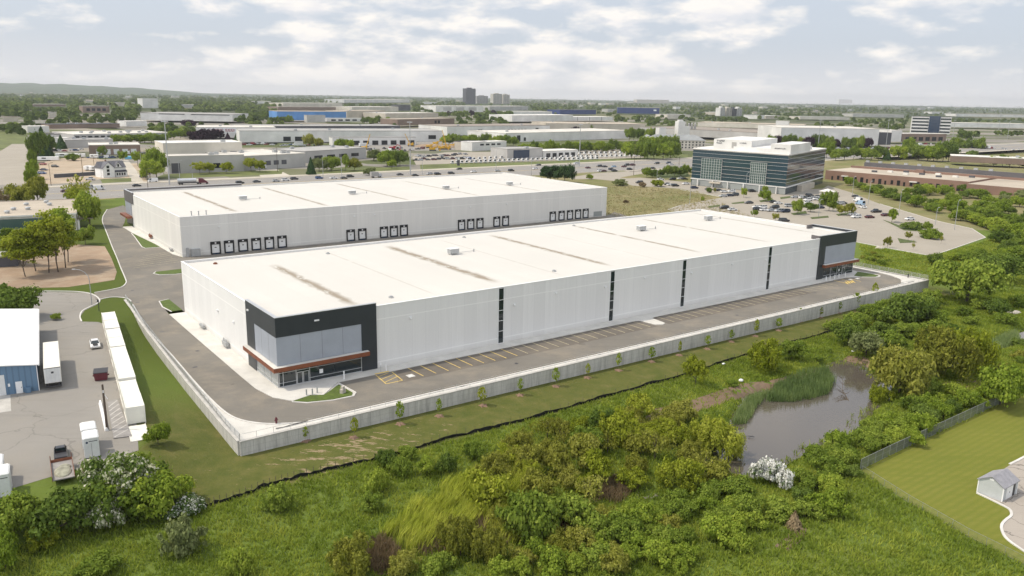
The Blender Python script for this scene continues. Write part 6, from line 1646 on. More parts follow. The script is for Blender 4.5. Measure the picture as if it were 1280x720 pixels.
# ------------------------------------------------------------------ roads beyond
sheet('main_road', [SS([(-700, 297), (1500, 297), (1500, 361), (-700, 361)])], 0.03, 'asphalt_road')
M('verge_concrete', (0.46, 0.42, 0.35), 0.9, 0.1, 0.05, space='w')
sheet('verge', [SS([(-700, 361.5), (-20, 361.5), (-20, 369), (-700, 369)]), SS([(2, 361.5), (1500, 361.5), (1500, 369), (2, 369)]), SS([(40, 289), (285, 289), (285, 296.5), (40, 296.5)]), SS([(372, 289), (1500, 289), (1500, 296.5), (372, 296.5)])], 0.034, 'verge_concrete')
ml = []
for t_ in (305.5, 313, 346, 353.5):
    s_ = -300
    while s_ < 900: ml.append((s_, t_, s_ + 4, t_, 0.28)); s_ += 11
marks('lane_dashes', ml, 'white_paint', 0.05)
marks('centre_lines', [(-700, 328.6, 1500, 328.6, 0.3), (-700, 330.4, 1500, 330.4, 0.3), (-700, 298.6, 1500, 298.6, 0.25), (-700, 359.6, 1500, 359.6, 0.25), (28.5, 294, 8, 299, 0.6)], 'yellow_paint', 0.05)
sheet('side_street', [PZ([(-70, 232), (33, 231), (34.5, 180), (15, 180)])], 0.026, 'asphalt_park')
sheet('car_park', [[(p.x, p.y) for p in OFFICE_LOT]], 0.03, 'asphalt_park')
sheet('car_park_drive', [PZ([(712, 224), (716, 221), (745, 216.5), (812, 212.5), (815, 215), (775, 222), (800, 225), (770, 226.5), (745, 224)])], 0.034, 'asphalt_park')
bl_ = MB()
for px in [[(1165, 320), (1232, 297), (1215, 286), (1170, 276), (1100, 255)], [(1072, 303), (1130, 314), (1165, 320)], [(835, 262), (850, 257), (905, 247), (850, 237)]]:
    strip(bl_, PZ(px), 0.3, 0, 0.14)
struct('car_park_kerb', bl_.build('car_park_kerb', 'kerb'))
# islands in the car park
isl2 = MB()
for q in [[(1122, 298), (1143, 302), (1146, 303), (1125, 304)], [(1149, 295), (1163, 291), (1176, 293), (1174, 297.5), (1152, 297.5)], [(1104, 275), (1130, 284), (1170, 290), (1168, 291), (1130, 288)], [(1013, 272), (1035, 270), (1036, 272), (1015, 274)], [(1045, 268), (1066, 265), (1068, 267), (1048, 270)],
          [(989, 267), (1007, 264), (1009, 267), (992, 269)], [(949, 251), (965, 248), (967, 250), (951, 253)], [(914, 254), (930, 252), (931, 254), (916, 255)], [(975, 247), (990, 245), (990, 247), (976, 249)], [(885, 258), (900, 256), (900, 258), (886, 260)], [(812, 220), (858, 214), (863, 221), (830, 223)]]:
    isl2.prism([tuple(p[:2]) for p in PZ(q)], 0.03, 0.16)
struct('car_park_islands', isl2.build('car_park_islands', M('island_green', (0.075, 0.10, 0.025), 0.95, 0.2, 0.8, space='w')))
sheet('brown_yard', [PZ([(48, 231), (48, 205), (64, 200), (92, 196), (120, 198), (150, 205), (172, 204), (185, 228), (163, 226), (155, 222), (125, 224), (100, 228)])], 0.02, 'yard_dirt')
sheet('north_drive', [PZ([(330, 226), (360, 226), (362, 219), (345, 211), (318, 211), (322, 216)]), PZ([(165, 227), (180, 228), (170, 212), (160, 200), (150, 200)])], 0.022, 'verge_concrete')
sheet('grass_verges', [PZ([(128, 229), (164, 227), (164, 222.5), (125, 224)]), PZ([(188, 224.5), (352, 217.5), (354, 213), (300, 214), (205, 218)]), PZ([(390, 221), (514, 215.5), (512, 208), (400, 213)]), PZ([(526, 214), (700, 206), (815, 202), (860, 197), (860, 192), (700, 201), (525, 206)]), PZ([(-60, 188), (30, 188), (35, 160), (-60, 160)])], 0.024, M('verge_green', (0.115, 0.135, 0.035), 0.95, 0.25, 0.06, space='w'))
sheet('dealer_yard', [PZ([(520, 206), (700, 200.5), (805, 197), (800, 188), (640, 190), (560, 190), (515, 196)])], 0.028, 'asphalt_park')
sheet('machine_yard', [PZ([(395, 190), (560, 188), (640, 187), (560, 176), (415, 181)])], 0.026, 'asphalt_lot')

# ------------------------------------------------------------------ buildings beyond the road
for nm, c in {'wall_white': (0.66, 0.65, 0.62), 'wall_cream': (0.58, 0.54, 0.46), 'wall_grey': (0.42, 0.41, 0.39), 'wall_beige': (0.50, 0.45, 0.37), 'wall_brown': (0.22, 0.16, 0.125), 'wall_brick': (0.245, 0.15, 0.112), 'wall_blue': (0.10, 0.25, 0.52), 'wall_navy': (0.025, 0.05, 0.16), 'wall_dark': (0.09, 0.09, 0.10),
              'roof_grey': (0.36, 0.35, 0.33), 'roof_pale': (0.60, 0.57, 0.51), 'roof_white': (0.70, 0.68, 0.63), 'roof_dark': (0.11, 0.105, 0.11), 'roof_brown': (0.28, 0.24, 0.20), 'roof_tan': (0.44, 0.38, 0.30)}.items():
    M(nm, c, 0.8, 0.10, 0.05)
BRECT = []
def bld(name, label, cat, fl, fr, top, depth, wall, roof, wins=(), units=0, parapet=0.5, group=None, slope=0.0):
    """a flat-roofed block: its front foot runs between two pixels; top = row of the roof edge above the left foot"""
    a, b = GZ(*fl), GZ(*fr)
    d = b - a; L = d.length; rz = math.atan2(d.y, d.x)
    h = max(3.0, (fl[1] - top) / ppm(a))
    o = thing(name, label, cat, a, rz, group)
    wl = MB().box(0, L, 0, depth, 0, h)
    wl.build('wall', wall, o)
    rf = MB().box(-0.15, L + 0.15, -0.15, 0.35, h, h + parapet).box(-0.15, L + 0.15, depth - 0.35, depth + 0.15, h, h + parapet).box(-0.15, 0.35, 0.35, depth - 0.35, h, h + parapet).box(L - 0.35, L + 0.15, 0.35, depth - 0.35, h, h + parapet)
    rf.box(0.35, L - 0.35, 0.35, depth - 0.35, h + 0.002, h + 0.12)
    ro = rf.build('roof', roof, o)
    r_ = random.Random(label)
    for i in range(units):
        x, y = r_.uniform(0.08, 0.9) * L, r_.uniform(0.15, 0.85) * depth
        MB().box(-1.6, 1.6, -1.1, 1.1, 0, 1.5).box(-0.9, 0.9, -0.7, 0.7, 1.5, 1.8).build('roof_unit', 'pole_steel', ro, (x, y, h + 0.12))
    for (kind, u0, u1, z0, z1, mt) in wins:
        n = 1
        if isinstance(kind, tuple): kind, n = kind
        w = (u1 - u0) * L / n
        for i in range(n):
            x0 = u0 * L + w * i + (0.18 * w if n > 1 else 0); x1 = u0 * L + w * (i + 1) - (0.18 * w if n > 1 else 0)
            MB().box(x0, x1, -0.12, -0.01, z0 * h, z1 * h).build(kind, mt, o)
    BRECT.append((min(fl[0], fr[0]) - 1, max(fl[0], fr[0]) + 1, top, max(fl[1], fr[1])))
    return o, L, h
D = 'window_dark'
# left low office with dark glazing
o, L, h = bld('office_building', 'low grey office with a dark glass band and flat roof behind the birch grove', 'building', (-150, 300), (97, 287.5), 278, 46, 'concrete', 'roof_tan', [('glazing', 0.02, 0.93, 0.28, 0.86, 'glass_green')], 0, 0.35)
for (px, py) in ((17, 263), (33, 257), (35, 262.5), (58, 254), (9, 267), (62, 257)):
    p = GZ(px, py, h); q = o.matrix_world
    d_ = p - o.location; c_, s__ = math.cos(-o.rotation_euler.z), math.sin(-o.rotation_euler.z)
    MB().cyl(0, 0, 0, 0.7, 0.8, 10).dome(0, 0, 0.7, 1.1, 1.1, 0.5, 10, 3).build('roof_vent', 'pole_steel', o, (d_.x * c_ - d_.y * s__, d_.x * s__ + d_.y * c_, h + 0.12))
MB().box(L - 0.5, L + 5.5, 4, 12, 3.4, 3.8).build('entry_canopy', 'roof_tan', o)
MB().box(L + 0.2, L + 0.9, 0.5, 1.3, 0, 3.4).build('column', 'wall_white', o)
MB().box(-0.2, L + 0.22, -0.22, -0.16, h - 0.15, h + 0.4).box(L + 0.16, L + 0.22, -0.16, 46, h - 0.15, h + 0.4).build('fascia', 'wall_white', o)
bl2 = thing('low_shed', 'dark low flat-roofed shed at the left edge behind the birch grove', 'shed', GZ(-14, 335), 0.45)
MB().box(0, 7.5, 0, 8, 0, 3.0).build('wall', 'wall_dark', bl2); MB().box(-0.3, 7.8, -0.3, 8.3, 3.0, 3.3).build('roof', 'roof_grey', bl2)

# white gabled house
pa, pb = GZ(129, 222.5), GZ(160, 220.5)
hd = pb - pa; hL = hd.length; hz = math.atan2(hd.y, hd.x)
ho_ = thing('house', 'white two-gabled farmhouse with grey roof beside the main road', 'house', pa, hz)
def gable(x0, x1, y0, y1, z0, zr, wall, front=True):
    xm = (x0 + x1) / 2
    return [(x0, y0, z0), (x1, y0, z0), (xm, y0, zr), (x0, y1, z0), (x1, y1, z0), (xm, y1, zr)], [(0, 1, 2), (4, 3, 5)], [((x0 - .3, y0 - .35, z0 - .25), (xm, y0 - .35, zr + .08), (xm, y1, zr + .08), (x0 - .3, y1, z0 - .25)), ((xm, y0 - .35, zr + .08), (x1 + .3, y0 - .35, z0 - .25), (x1 + .3, y1, z0 - .25), (xm, y1, zr + .08))]
wm, rm = MB(), MB()
wm.box(0, hL, 2.0, 10, 0, 5.6).box(0.2, hL * 0.48, 0, 2, 0, 5.6)
for (x0, x1, y0, zr) in ((0.2, hL * 0.48, 0.0, 9.2), (hL * 0.56, hL * 0.86, 1.98, 8.8)):
    v_, f_, r_ = gable(x0, x1, y0, 6.0, 5.6, zr, None)
    wm.add(v_, f_)
    for q in r_:
        q = list(q); rm.add(q + [(a, b, c + 0.2) for a, b, c in q], [(0, 1, 2, 3), (4, 5, 6, 7), (0, 1, 5, 4), (1, 2, 6, 5), (2, 3, 7, 6), (3, 0, 4, 7)])
rm.add([(-.3, 1.7, 5.4), (hL + .3, 1.7, 5.4), (hL + .3, 6, 9.4), (-.3, 6, 9.4), (-.3, 10.3, 5.4), (hL + .3, 10.3, 5.4)], [(0, 1, 2, 3), (3, 2, 5, 4), (0, 3, 4), (1, 5, 2)])
wm.build('wall', 'white_trim', ho_); hr_ = rm.build('roof', M('slate', (0.13, 0.13, 0.145), 0.8, 0.1, 1), ho_)
MB().box(hL * .3, hL * .3 + .8, 5.5, 6.3, 9, 10.4).build('chimney', 'wall_brick', hr_)
pz_ = MB().add([(hL * .5, 2.0, 4.0), (hL * .5, 0.2, 3.0), (hL + .2, 0.2, 3.0), (hL + .2, 2.0, 4.0)], [(0, 1, 2, 3), (3, 2, 1, 0)]).build('porch_roof', 'slate', ho_)
MB().box(hL * .52, hL, 0.4, 1.98, 0, 2.9).build('porch', 'trailer_white', ho_)
for x in (0.56, 0.66, 0.76, 0.86): MB().box(hL * x, hL * (x + .06), 0.36, 0.39, 1.0, 2.5).build('window', D, ho_)
for x, z in ((0.17, 3.0), (0.17, 0.9)): 
    MB().box(hL * x, hL * x + 1.6, -0.05, -0.01, z + .5, z + 2.0).build('window', D, ho_)
MB().box(hL * .67, hL * .67 + 1.0, 1.9, 1.96, 6.0, 7.6).build('window', D, ho_)
MB().box(hL * .17, hL * .17 + 1.6, -0.05, -0.01, 5.6, 7.2).build('window', D, ho_)
bw_ = thing('boundary_wall', 'long dark low wall left of the white farmhouse', 'wall', GZ(68, 222.5), math.atan2(GZ(128, 218.5).y - GZ(68, 222.5).y, GZ(128, 218.5).x - GZ(68, 222.5).x))
Lw = (GZ(128, 218.5) - GZ(68, 222.5)).length
MB().box(0, Lw, 0, 0.4, 0, 2.2).build('wall_face', 'wall_dark', bw_); MB().box(-.1, Lw + .1, -.1, .5, 2.2, 2.4).build('coping', 'kerb', bw_)

LIST = [
 ('industrial_building', 'grey stepped industrial building with cream roof edge across the main road', 'building', (212, 217), (306, 214), 196, 16, 'wall_grey', 'roof_pale', [(('window', 2), 0.55, 0.85, 0.25, 0.55, D), ('shutter_door', 0.03, 0.14, 0.0, 0.6, 'wall_dark')], 2),
 ('industrial_building', 'tall cream back part of the stepped grey industrial building', 'building', (206, 209), (304, 206), 180, 30, 'wall_cream', 'roof_white', [(('window', 2), 0.68, 0.95, 0.42, 0.62, 'wall_dark')], 1),
 ('low_building', 'wide low cream building with an entrance canopy, right of the stepped grey one', 'building', (306, 213.5), (382, 208.5), 196, 55, 'wall_grey', 'roof_pale', [(('window', 5), 0.05, 0.7, 0.3, 0.62, 'wall_dark')], 5),
 ('low_building', 'low grey building behind the bright round tree across the main road', 'building', (382, 204), (458, 198), 190, 40, 'wall_grey', 'roof_grey', [(('window', 4), 0.1, 0.9, 0.3, 0.6, D)], 3),
 ('brown_building', 'low brown loading building with white vans in front', 'building', (112, 194), (176, 193), 182, 34, 'wall_brown', 'roof_pale', [(('dock_door', 5), 0.1, 0.95, 0.05, 0.6, 'trailer_white')], 2),
 ('grey_building', 'plain grey low building behind the brown loading building', 'building', (82, 185), (142, 184), 175.5, 26, 'wall_grey', 'roof_grey', [], 3),
 ('pale_shed', 'small white shed beside the dark conifer by the side street', 'building', (68, 180), (84, 180), 173, 14, 'wall_white', 'roof_white', [], 0),
 ('black_tent', 'long dark-roofed shed above the side street hedge', 'building', (56, 174), (90, 173), 168.5, 18, 'wall_white', 'roof_dark', [], 0),
 ('long_warehouse', 'long grey warehouse with a row of dark rooftop vents at the left', 'warehouse', (93, 176), (214, 173), 168.5, 66, 'wall_grey', 'roof_pale', [(('window', 8), 0.0, 0.5, 0.5, 0.75, D)], 12),
 ('pale_warehouse', 'small pale warehouse at the top of the side street', 'warehouse', (35, 166), (62, 165.5), 158.5, 20, 'wall_white', 'roof_white', [], 0),
 ('dark_roof_block', 'long dark-roofed block behind the vent-lined warehouse', 'building', (62, 161), (150, 159.5), 156, 30, 'wall_brown', 'roof_dark', [], 4),
 ('white_hall', 'white hall beside the two white storage domes', 'building', (158, 158), (184, 157.5), 152, 24, 'wall_white', 'roof_white', [], 0),
 ('white_warehouse', 'large white warehouse with grey roof stripes far left of centre', 'warehouse', (176, 150), (291, 152), 141.5, 90, 'wall_white', 'roof_grey', [('roof_stripe', 0.2, 0.48, 0.86, 0.98, 'wall_dark'), ('roof_stripe', 0.55, 0.97, 0.86, 0.97, 'wall_dark')], 0),
 ('white_block', 'tall plain white block standing above the trees on the left', 'building', (179, 135), (198, 135), 123.5, 30, 'wall_white', 'roof_white', [], 0),
 ('truck_depot', 'long pale truck depot with red sign lettering behind dark conifers', 'warehouse', (246, 172), (345, 172), 159.5, 60, 'wall_white', 'roof_pale', [], 2),
 ('long_warehouse', 'very long white warehouse with black loading doors behind the yellow cranes', 'warehouse', (300, 178), (553, 177), 164, 62, 'wall_white', 'roof_grey', [(('loading_door', 2), 0.19, 0.30, 0.1, 0.5, D), ('loading_door', 0.925, 0.965, 0.25, 0.62, D)], 3),
 ('loading_annex', 'white annex with a row of black doors in front of the very long warehouse', 'building', (416, 182), (520, 181), 172.5, 16, 'wall_white', 'roof_grey', [(('loading_door', 9), 0.0, 1.0, 0.05, 0.62, D)], 0),
 ('grey_roof_warehouse', 'wide grey-roofed warehouse behind the very long white one', 'warehouse', (300, 163), (500, 162), 158, 60, 'wall_dark', 'roof_grey', [], 2),
 ('blue_warehouse', 'bright blue warehouse in the distance left of centre', 'warehouse', (347, 150.5), (433, 150.5), 139.5, 60, 'wall_blue', 'roof_tan', [], 0),
 ('grey_block', 'small grey block in front of the bright blue warehouse', 'building', (384, 153), (407, 153), 144.5, 20, 'wall_grey', 'roof_grey', [], 0),
 ('white_low_block', 'low white block with dark windows at the foot of the blue warehouse', 'building', (408, 152), (452, 152), 148, 15, 'wall_white', 'roof_white', [(('window', 4), 0.1, 0.9, 0.2, 0.7, D)], 0),
 ('brown_roof_warehouse', 'brown-topped low warehouse behind the blue one', 'warehouse', (348, 139.5), (420, 139.5), 134, 60, 'wall_brown', 'roof_brown', [], 0),
 ('pale_long_warehouse', 'pale long warehouse in the distance above the blue one', 'warehouse', (354, 134), (428, 134), 129, 80, 'wall_cream', 'roof_pale', [], 0),
 ('beige_warehouse', 'beige warehouse right of the bright blue one', 'warehouse', (434, 149), (482, 148), 139, 60, 'wall_beige', 'roof_tan', [], 2),
 ('beige_long_warehouse', 'long beige warehouse in the middle distance at the centre', 'warehouse', (482, 150), (548, 149), 142, 70, 'wall_beige', 'roof_pale', [], 2),
 ('brown_long_building', 'long low brown building left of the white centre warehouse', 'building', (497, 157), (568, 155), 149.5, 40, 'wall_brown', 'roof_tan', [(('window', 2), 0.62, 0.74, 0.2, 0.7, D)], 1),
 ('white_long_warehouse', 'long white warehouse with small dark windows above the dealership', 'warehouse', (559, 169.5), (687, 167), 158.5, 70, 'wall_white', 'roof_brown', [(('window', 6), 0.56, 0.76, 0.45, 0.62, D), ('window', 0.28, 0.32, 0.4, 0.62, D), ('window', 0.85, 0.88, 0.5, 0.72, D)], 2),
 ('white_low_warehouse', 'white low warehouse behind the tree row of the dealership', 'warehouse', (632, 178), (786, 173), 167, 70, 'wall_white', 'roof_pale', [('loading_door', 0.08, 0.105, 0.1, 0.75, D), ('loading_door', 0.13, 0.145, 0.1, 0.5, D)], 1),
 ('tan_low_building', 'low tan building with flat dark roof edge left of the dealership', 'building', (568, 187), (592, 188.5), 177, 22, 'wall_beige', 'roof_dark', [], 0),
 ('white_office_block', 'white two-storey block with four small windows at the dealership', 'building', (590, 189), (633, 187), 178.5, 16, 'wall_white', 'roof_white', [(('window', 4), 0.2, 0.85, 0.62, 0.82, D)], 0),
 ('dealership', 'grey dealership hall with a dark blue glass front', 'building', (634, 199), (678, 197.5), 187, 26, 'wall_grey', 'roof_grey', [('showroom_glass', 0.17, 0.62, 0.05, 0.9, 'glass_blue')], 1),
 ('white_garage', 'row of white garage bays right of the dealership hall', 'building', (679, 197.5), (722, 195.5), 189.5, 20, 'wall_white', 'roof_white', [(('garage_door', 5), 0.05, 0.95, 0.05, 0.7, D)], 0),
 ('white_segment_warehouse', 'white warehouse with thin dark panel joints, upper centre', 'warehouse', (690, 151), (766, 150.5), 146.5, 60, 'wall_white', 'roof_white', [(('panel_joint', 1), 0.2, 0.206, 0, 1, 'wall_dark'), (('panel_joint', 1), 0.4, 0.406, 0, 1, 'wall_dark'), ('panel_joint', 0.6, 0.606, 0, 1, 'wall_dark'), ('panel_joint', 0.8, 0.806, 0, 1, 'wall_dark')], 0),
 ('white_pale_warehouse', 'white warehouse left of the one with dark panel joints', 'warehouse', (640, 152), (716, 151), 144.5, 70, 'wall_white', 'roof_white', [], 0),
 ('beige_wide_warehouse', 'wide beige-roofed warehouse below the one with dark panel joints', 'warehouse', (682, 163), (806, 164), 154.5, 90, 'wall_beige', 'roof_tan', [], 1),
 ('beige_huge_warehouse', 'huge beige warehouse with a brown roof band behind the hotel', 'warehouse', (800, 167), (962, 176), 159, 110, 'wall_grey', 'roof_brown', [], 5),
 ('pale_huge_warehouse', 'pale roofed warehouse beyond the huge beige one', 'warehouse', (872, 158), (1004, 162), 153, 80, 'wall_cream', 'roof_tan', [], 2),
 ('navy_warehouse', 'dark blue warehouse on the horizon right of centre', 'warehouse', (772, 141.5), (824, 142.5), 134.5, 60, 'wall_navy', 'roof_grey', [('sign_patch', 0.86, 0.93, 0.5, 0.75, 'white_trim')], 0),
 ('navy_long_warehouse', 'long navy warehouse half hidden by trees, left of the dark blue one', 'warehouse', (700, 143), (745, 143), 137.5, 60, 'wall_navy', 'roof_dark', [], 0),
 ('tan_complex', 'tan brick complex on the skyline right of centre', 'building', (796, 128.5), (836, 129), 124.5, 50, 'wall_beige', 'roof_tan', [], 0),
 ('striped_office', 'white office with dark blue glass core and window bands', 'building', (1138, 166.5), (1187, 168), 146, 26, 'wall_white', 'roof_dark', [], 0),
 ('brown_stores', 'row of low brown stores below the striped office', 'building', (1127, 177), (1182, 177), 167.5, 22, 'wall_brown', 'roof_pale', [(('shop_window', 6), 0.05, 0.95, 0.1, 0.6, D)], 0),
 ('white_store_block', 'white store block left of the brown stores', 'building', (1113, 177), (1126, 177), 163.5, 24, 'wall_white', 'roof_white', [], 0),
 ('white_long_store', 'long white warehouse behind the trees right of the glass office', 'warehouse', (975, 180), (1097, 182), 160, 90, 'wall_white', 'roof_pale', [], 1),
 ('white_stair_tower', 'small white tower block at the left end of the long white warehouse', 'building', (969, 162), (985, 162.5), 151.5, 14, 'wall_white', 'roof_white', [], 0),
 ('grey_store', 'dark grey low store between the white store and the long white warehouse', 'building', (1097, 181), (1113, 181), 166.5, 24, 'wall_dark', 'roof_dark', [], 0),
 ('white_flat_building', 'flat white-roofed building behind the brick building at right', 'building', (1188, 202), (1300, 207), 195, 24, 'wall_brown', 'roof_white', [], 1),
 ('low_white_building', 'white long low building on the right horizon', 'building', (1180, 158.5), (1290, 160.5), 153.5, 60, 'wall_white', 'roof_pale', [], 0),
 ('far_white_warehouse', 'white low warehouse in the woods right of the striped office', 'warehouse', (1195, 145.5), (1290, 147), 142.5, 80, 'wall_white', 'roof_grey', [], 0),
 ('far_pale_warehouse', 'pale low warehouse in the woods left of the striped office', 'warehouse', (1000, 149), (1062, 150), 146, 80, 'wall_cream', 'roof_grey', [], 0),
 ('far_grey_warehouse', 'grey low warehouse between woods, above the long white store', 'warehouse', (1066, 146), (1130, 147), 142.5, 80, 'wall_grey', 'roof_grey', [], 0),
 ('far_grey_hall', 'grey hall above the beige warehouse, upper centre', 'warehouse', (612, 138.5), (660, 138), 133, 80, 'wall_grey', 'roof_pale', [], 0),
 ('far_white_hall', 'white hall far behind the beige centre warehouse', 'warehouse', (545, 140), (604, 140), 132.5, 80, 'wall_white', 'roof_pale', [(('window', 3), 0.1, 0.9, 0.2, 0.8, 'wall_grey')], 0),
 ('far_dark_hall', 'dark block in front of the far white hall', 'building', (499, 138.5), (513, 138.5), 131.5, 40, 'wall_dark', 'roof_dark', [], 0),
 ('far_long_hall', 'long pale hall near the skyline left of the tower blocks', 'warehouse', (430, 128.5), (512, 128), 124.5, 120, 'wall_white', 'roof_pale', [], 0),
 ('far_right_hall', 'white hall far right of the tower blocks', 'warehouse', (640, 144), (690, 144), 139.5, 60, 'wall_white', 'roof_pale', [], 0),
 ('far_cream_hall', 'cream hall left of the far dark block', 'warehouse', (440, 140), (498, 139.5), 134, 80, 'wall_cream', 'roof_pale', [], 0),
 ('long_flat_house', 'long flat-roofed brown building among the trees far left', 'building', (42, 133), (82, 133), 130.5, 24, 'wall_brown', 'roof_pale', [], 0),
 ('brown_school', 'brown flat building among the trees left of the white block', 'building', (104, 141), (137, 141), 133, 30, 'wall_brown', 'roof_grey', [(('window', 4), 0.1, 0.9, 0.3, 0.7, D)], 0),
 ('tan_house', 'tan hip-roofed house on the lawn at the far left', 'house', (4, 152), (23, 152), 146.5, 14, 'wall_beige', 'roof_tan', [], 0),
 ('yellow_house', 'pale yellow house among the trees far left', 'house', (62, 146), (70, 146), 141, 12, 'wall_cream', 'roof_grey', [], 0),
]
BO = {}
for row in LIST:
    nm, lb, ct, fl, fr, top, dep, wm_, rm_, wins, un_ = row
    o, L, h = bld(nm, lb, ct, fl, fr, top, dep, wm_, rm_, wins, un_)
    BO[lb] = (o, L, h)
# the striped office: bands of dark glass, blue core
o, L, h = BO['white office with dark blue glass core and window bands']
for k in range(5):
    z0 = h * (0.08 + 0.19 * k); 
    for u0, u1 in ((0.0, 0.44), (0.72, 1.0)):
        MB().box(u0 * L + 0.5, u1 * L - 0.5, -0.3, -0.01, z0, z0 + h * 0.09).build('window_band', 'glass_dark', o)
MB().box(0.44 * L, 0.72 * L, -1.2, -0.31, 0, h + 1.5).build('glass_core', 'glass_blue', o)
# red lettering on the truck depot (too small to read in the photograph): runs of short strokes
o, L, h = BO['long pale truck depot with red sign lettering behind dark conifers']
sg = MB(); r_ = random.Random(3); x = L * 0.17
for wlen in (10, 7, 5):
    for k in range(wlen):
        w = 1.4
        if r_.random() < 0.5: sg.box(x, x + 0.35, -0.3, -0.13, h * 0.60, h * 0.90).box(x + 0.35, x + w * 0.8, -0.3, -0.13, h * 0.60, h * 0.66)
        else: sg.box(x, x + 0.3, -0.3, -0.13, h * 0.60, h * 0.84).box(x + w * 0.55, x + w * 0.8, -0.3, -0.13, h * 0.60, h * 0.84).box(x + 0.3, x + w * 0.55, -0.3, -0.13, h * 0.78, h * 0.84)
        x += w * 1.05
    x += 1.6
sg.build('sign_lettering', M('sign_red', (0.35, 0.05, 0.06), 0.6, 0.05, 1), o)
MB().box(L * 0.13, L * 0.60, -0.12, -0.01, h * 0.5, h * 0.97).build('sign_board', 'white_trim', o)
for (px, rr_) in ((158, 5.5), (171, 5.0)):
    p = GZ(px, 156)
    dm = MB().dome(0, 0, 2.5, rr_, rr_, rr_ * 0.55, 16, 5).cyl(0, 0, 0, 2.5, rr_, 16).build('storage_dome', 'white_sheet', None, p)
    tag(dm, ('left' if px == 158 else 'right') + ' of the two white storage domes beside the white hall', 'dome')
# towers
def tower(px, base, top, wpx, dm, label, wall, floors, cols):
    a, b = GZ(px - wpx / 2, base), GZ(px + wpx / 2, base)
    o = thing('apartment_tower', label, 'tower block', a, math.atan2((b - a).y, (b - a).x)); L = (b - a).length; h = (base - top) / ppm(a)
    MB().box(0, L, 0, dm, 0, h).box(L * .3, L * .7, dm * .3, dm * .7, h, h + 5).build('wall', wall, o)
    for k in range(floors):
        z = h * (k + 0.35) / floors
        MB().box(0.6, L - 0.6, -0.5, -0.02, z, z + h * 0.4 / floors).build('window_band', 'window_dark', o)
    for k in range(1, cols):
        MB().box(L * k / cols - 0.8, L * k / cols + 0.8, -0.9, -0.52, 0, h).build('wall_rib', wall, o)
    BRECT.append((px - wpx / 2, px + wpx / 2, top, base))
tower(588.5, 130, 111, 12, 24, 'tallest dark grey tower block on the skyline', 'wall_dark', 16, 3)
tower(603, 129.5, 120, 14, 22, 'low grey tower block beside the tallest one', 'wall_grey', 8, 4)
tower(622, 130, 117.5, 11, 22, 'cream tower block, left of a pair right of the tallest tower', 'wall_cream', 10, 3)
tower(633, 130, 118.5, 8, 22, 'cream tower block, right of a pair right of the tallest tower', 'wall_cream', 10, 2)
tower(903, 145, 135, 6, 20, 'leftmost slim white tower of the group right of centre', 'wall_white', 8, 2)
tower(911, 145, 135.5, 7, 20, 'middle pale tower of the group right of centre', 'wall_cream', 8, 2)
tower(918, 145, 136, 5, 20, 'narrow blue-grey tower of the group right of centre', 'wall_dark', 8, 2)
tower(924, 145, 135.5, 6, 20, 'rightmost white tower of the group right of centre', 'wall_white', 8, 2)
o_, L_, h_ = bld('white_plant', 'bright white pale plant block on the far right skyline', 'building', (1048, 129.8), (1065, 129.8), 124, 60, 'wall_white', 'roof_white', [(('bay', 5), 0.0, 1.0, 0.1, 0.9, 'wall_cream')], 0)
# hotel with hipped grey roof, silos
a, b = GZ(820, 186), GZ(881, 187); L = (b - a).length
ht = thing('hotel', 'white hotel with rows of small windows under a grey hipped roof', 'hotel', a, math.atan2((b - a).y, (b - a).x))
hh_ = 186 - 175; h = hh_ / ppm(a)
MB().box(0, L, 0, 18, 0, h).box(-8, 0, 4, 40, 0, h).build('wall', 'wall_cream', ht)
MB().add([(-9, -1, h), (L + 1, -1, h), (L + 1, 19, h), (-9, 19, h), (0, 9, h + 5.5), (L - 9, 9, h + 5.5)], [(0, 1, 5, 4), (1, 2, 5), (2, 3, 4, 5), (3, 0, 4), (3, 2, 1, 0)]).add([(-9, 18.9, h), (1, 18.9, h), (1, 41, h), (-9, 41, h), (-4, 19, h + 4), (-4, 38, h + 4)], [(0, 1, 4), (1, 2, 5, 4), (2, 3, 5), (3, 0, 4, 5)]).build('roof', M('hotel_roof', (0.27, 0.28, 0.28), 0.8, 0.1, 0.1), ht)
for r_ in range(3):
    for k in range(14):
        MB().box(L * (k + .3) / 14, L * (k + .7) / 14, -0.12, -0.01, h * (0.12 + 0.3 * r_), h * (0.28 + 0.3 * r_)).build('window', 'window_dark', ht)
BRECT.append((812, 884, 168, 187))
q = GZ(849, 172); hq = 20 / ppm(q)
st_ = thing('silo_tower', 'tall white silo tower behind the hotel', 'tower', q, 0.3); MB().box(-5, 5, -5, 5, 0, hq).box(-3, 3, -3, 3, hq, hq + 2).build('shaft', 'wall_white', st_); MB().box(5, 14, -3, 3, 0, hq * .7).build('annex', 'wall_white', st_)
for i, px in enumerate((856, 860, 864, 868)):
    q = GZ(px, 170); MB_ = MB().cyl(0, 0, 0, 15 / ppm(q), 1.7, 12).cyl(0, 0, 15 / ppm(q), 15 / ppm(q) + 1.5, 1.7, 12, r1=0.3)
    tag(MB_.build('grain_silo', 'roof_grey', None, q), f'{nth(i + 1)} grey silo from the left in the row behind the hotel', 'silo', 'silos behind the hotel')
q = GZ(828, 172); wb = thing('white_annex', 'white windowless block left of the silo tower', 'building', q, 0.2); MB().box(-5, 5, 0, 14, 0, 12 / ppm(q)).build('wall', 'wall_white', wb); MB().box(-5.2, 5.2, -.2, 14.2, 12 / ppm(q), 12 / ppm(q) + .4).build('roof', 'roof_grey', wb)

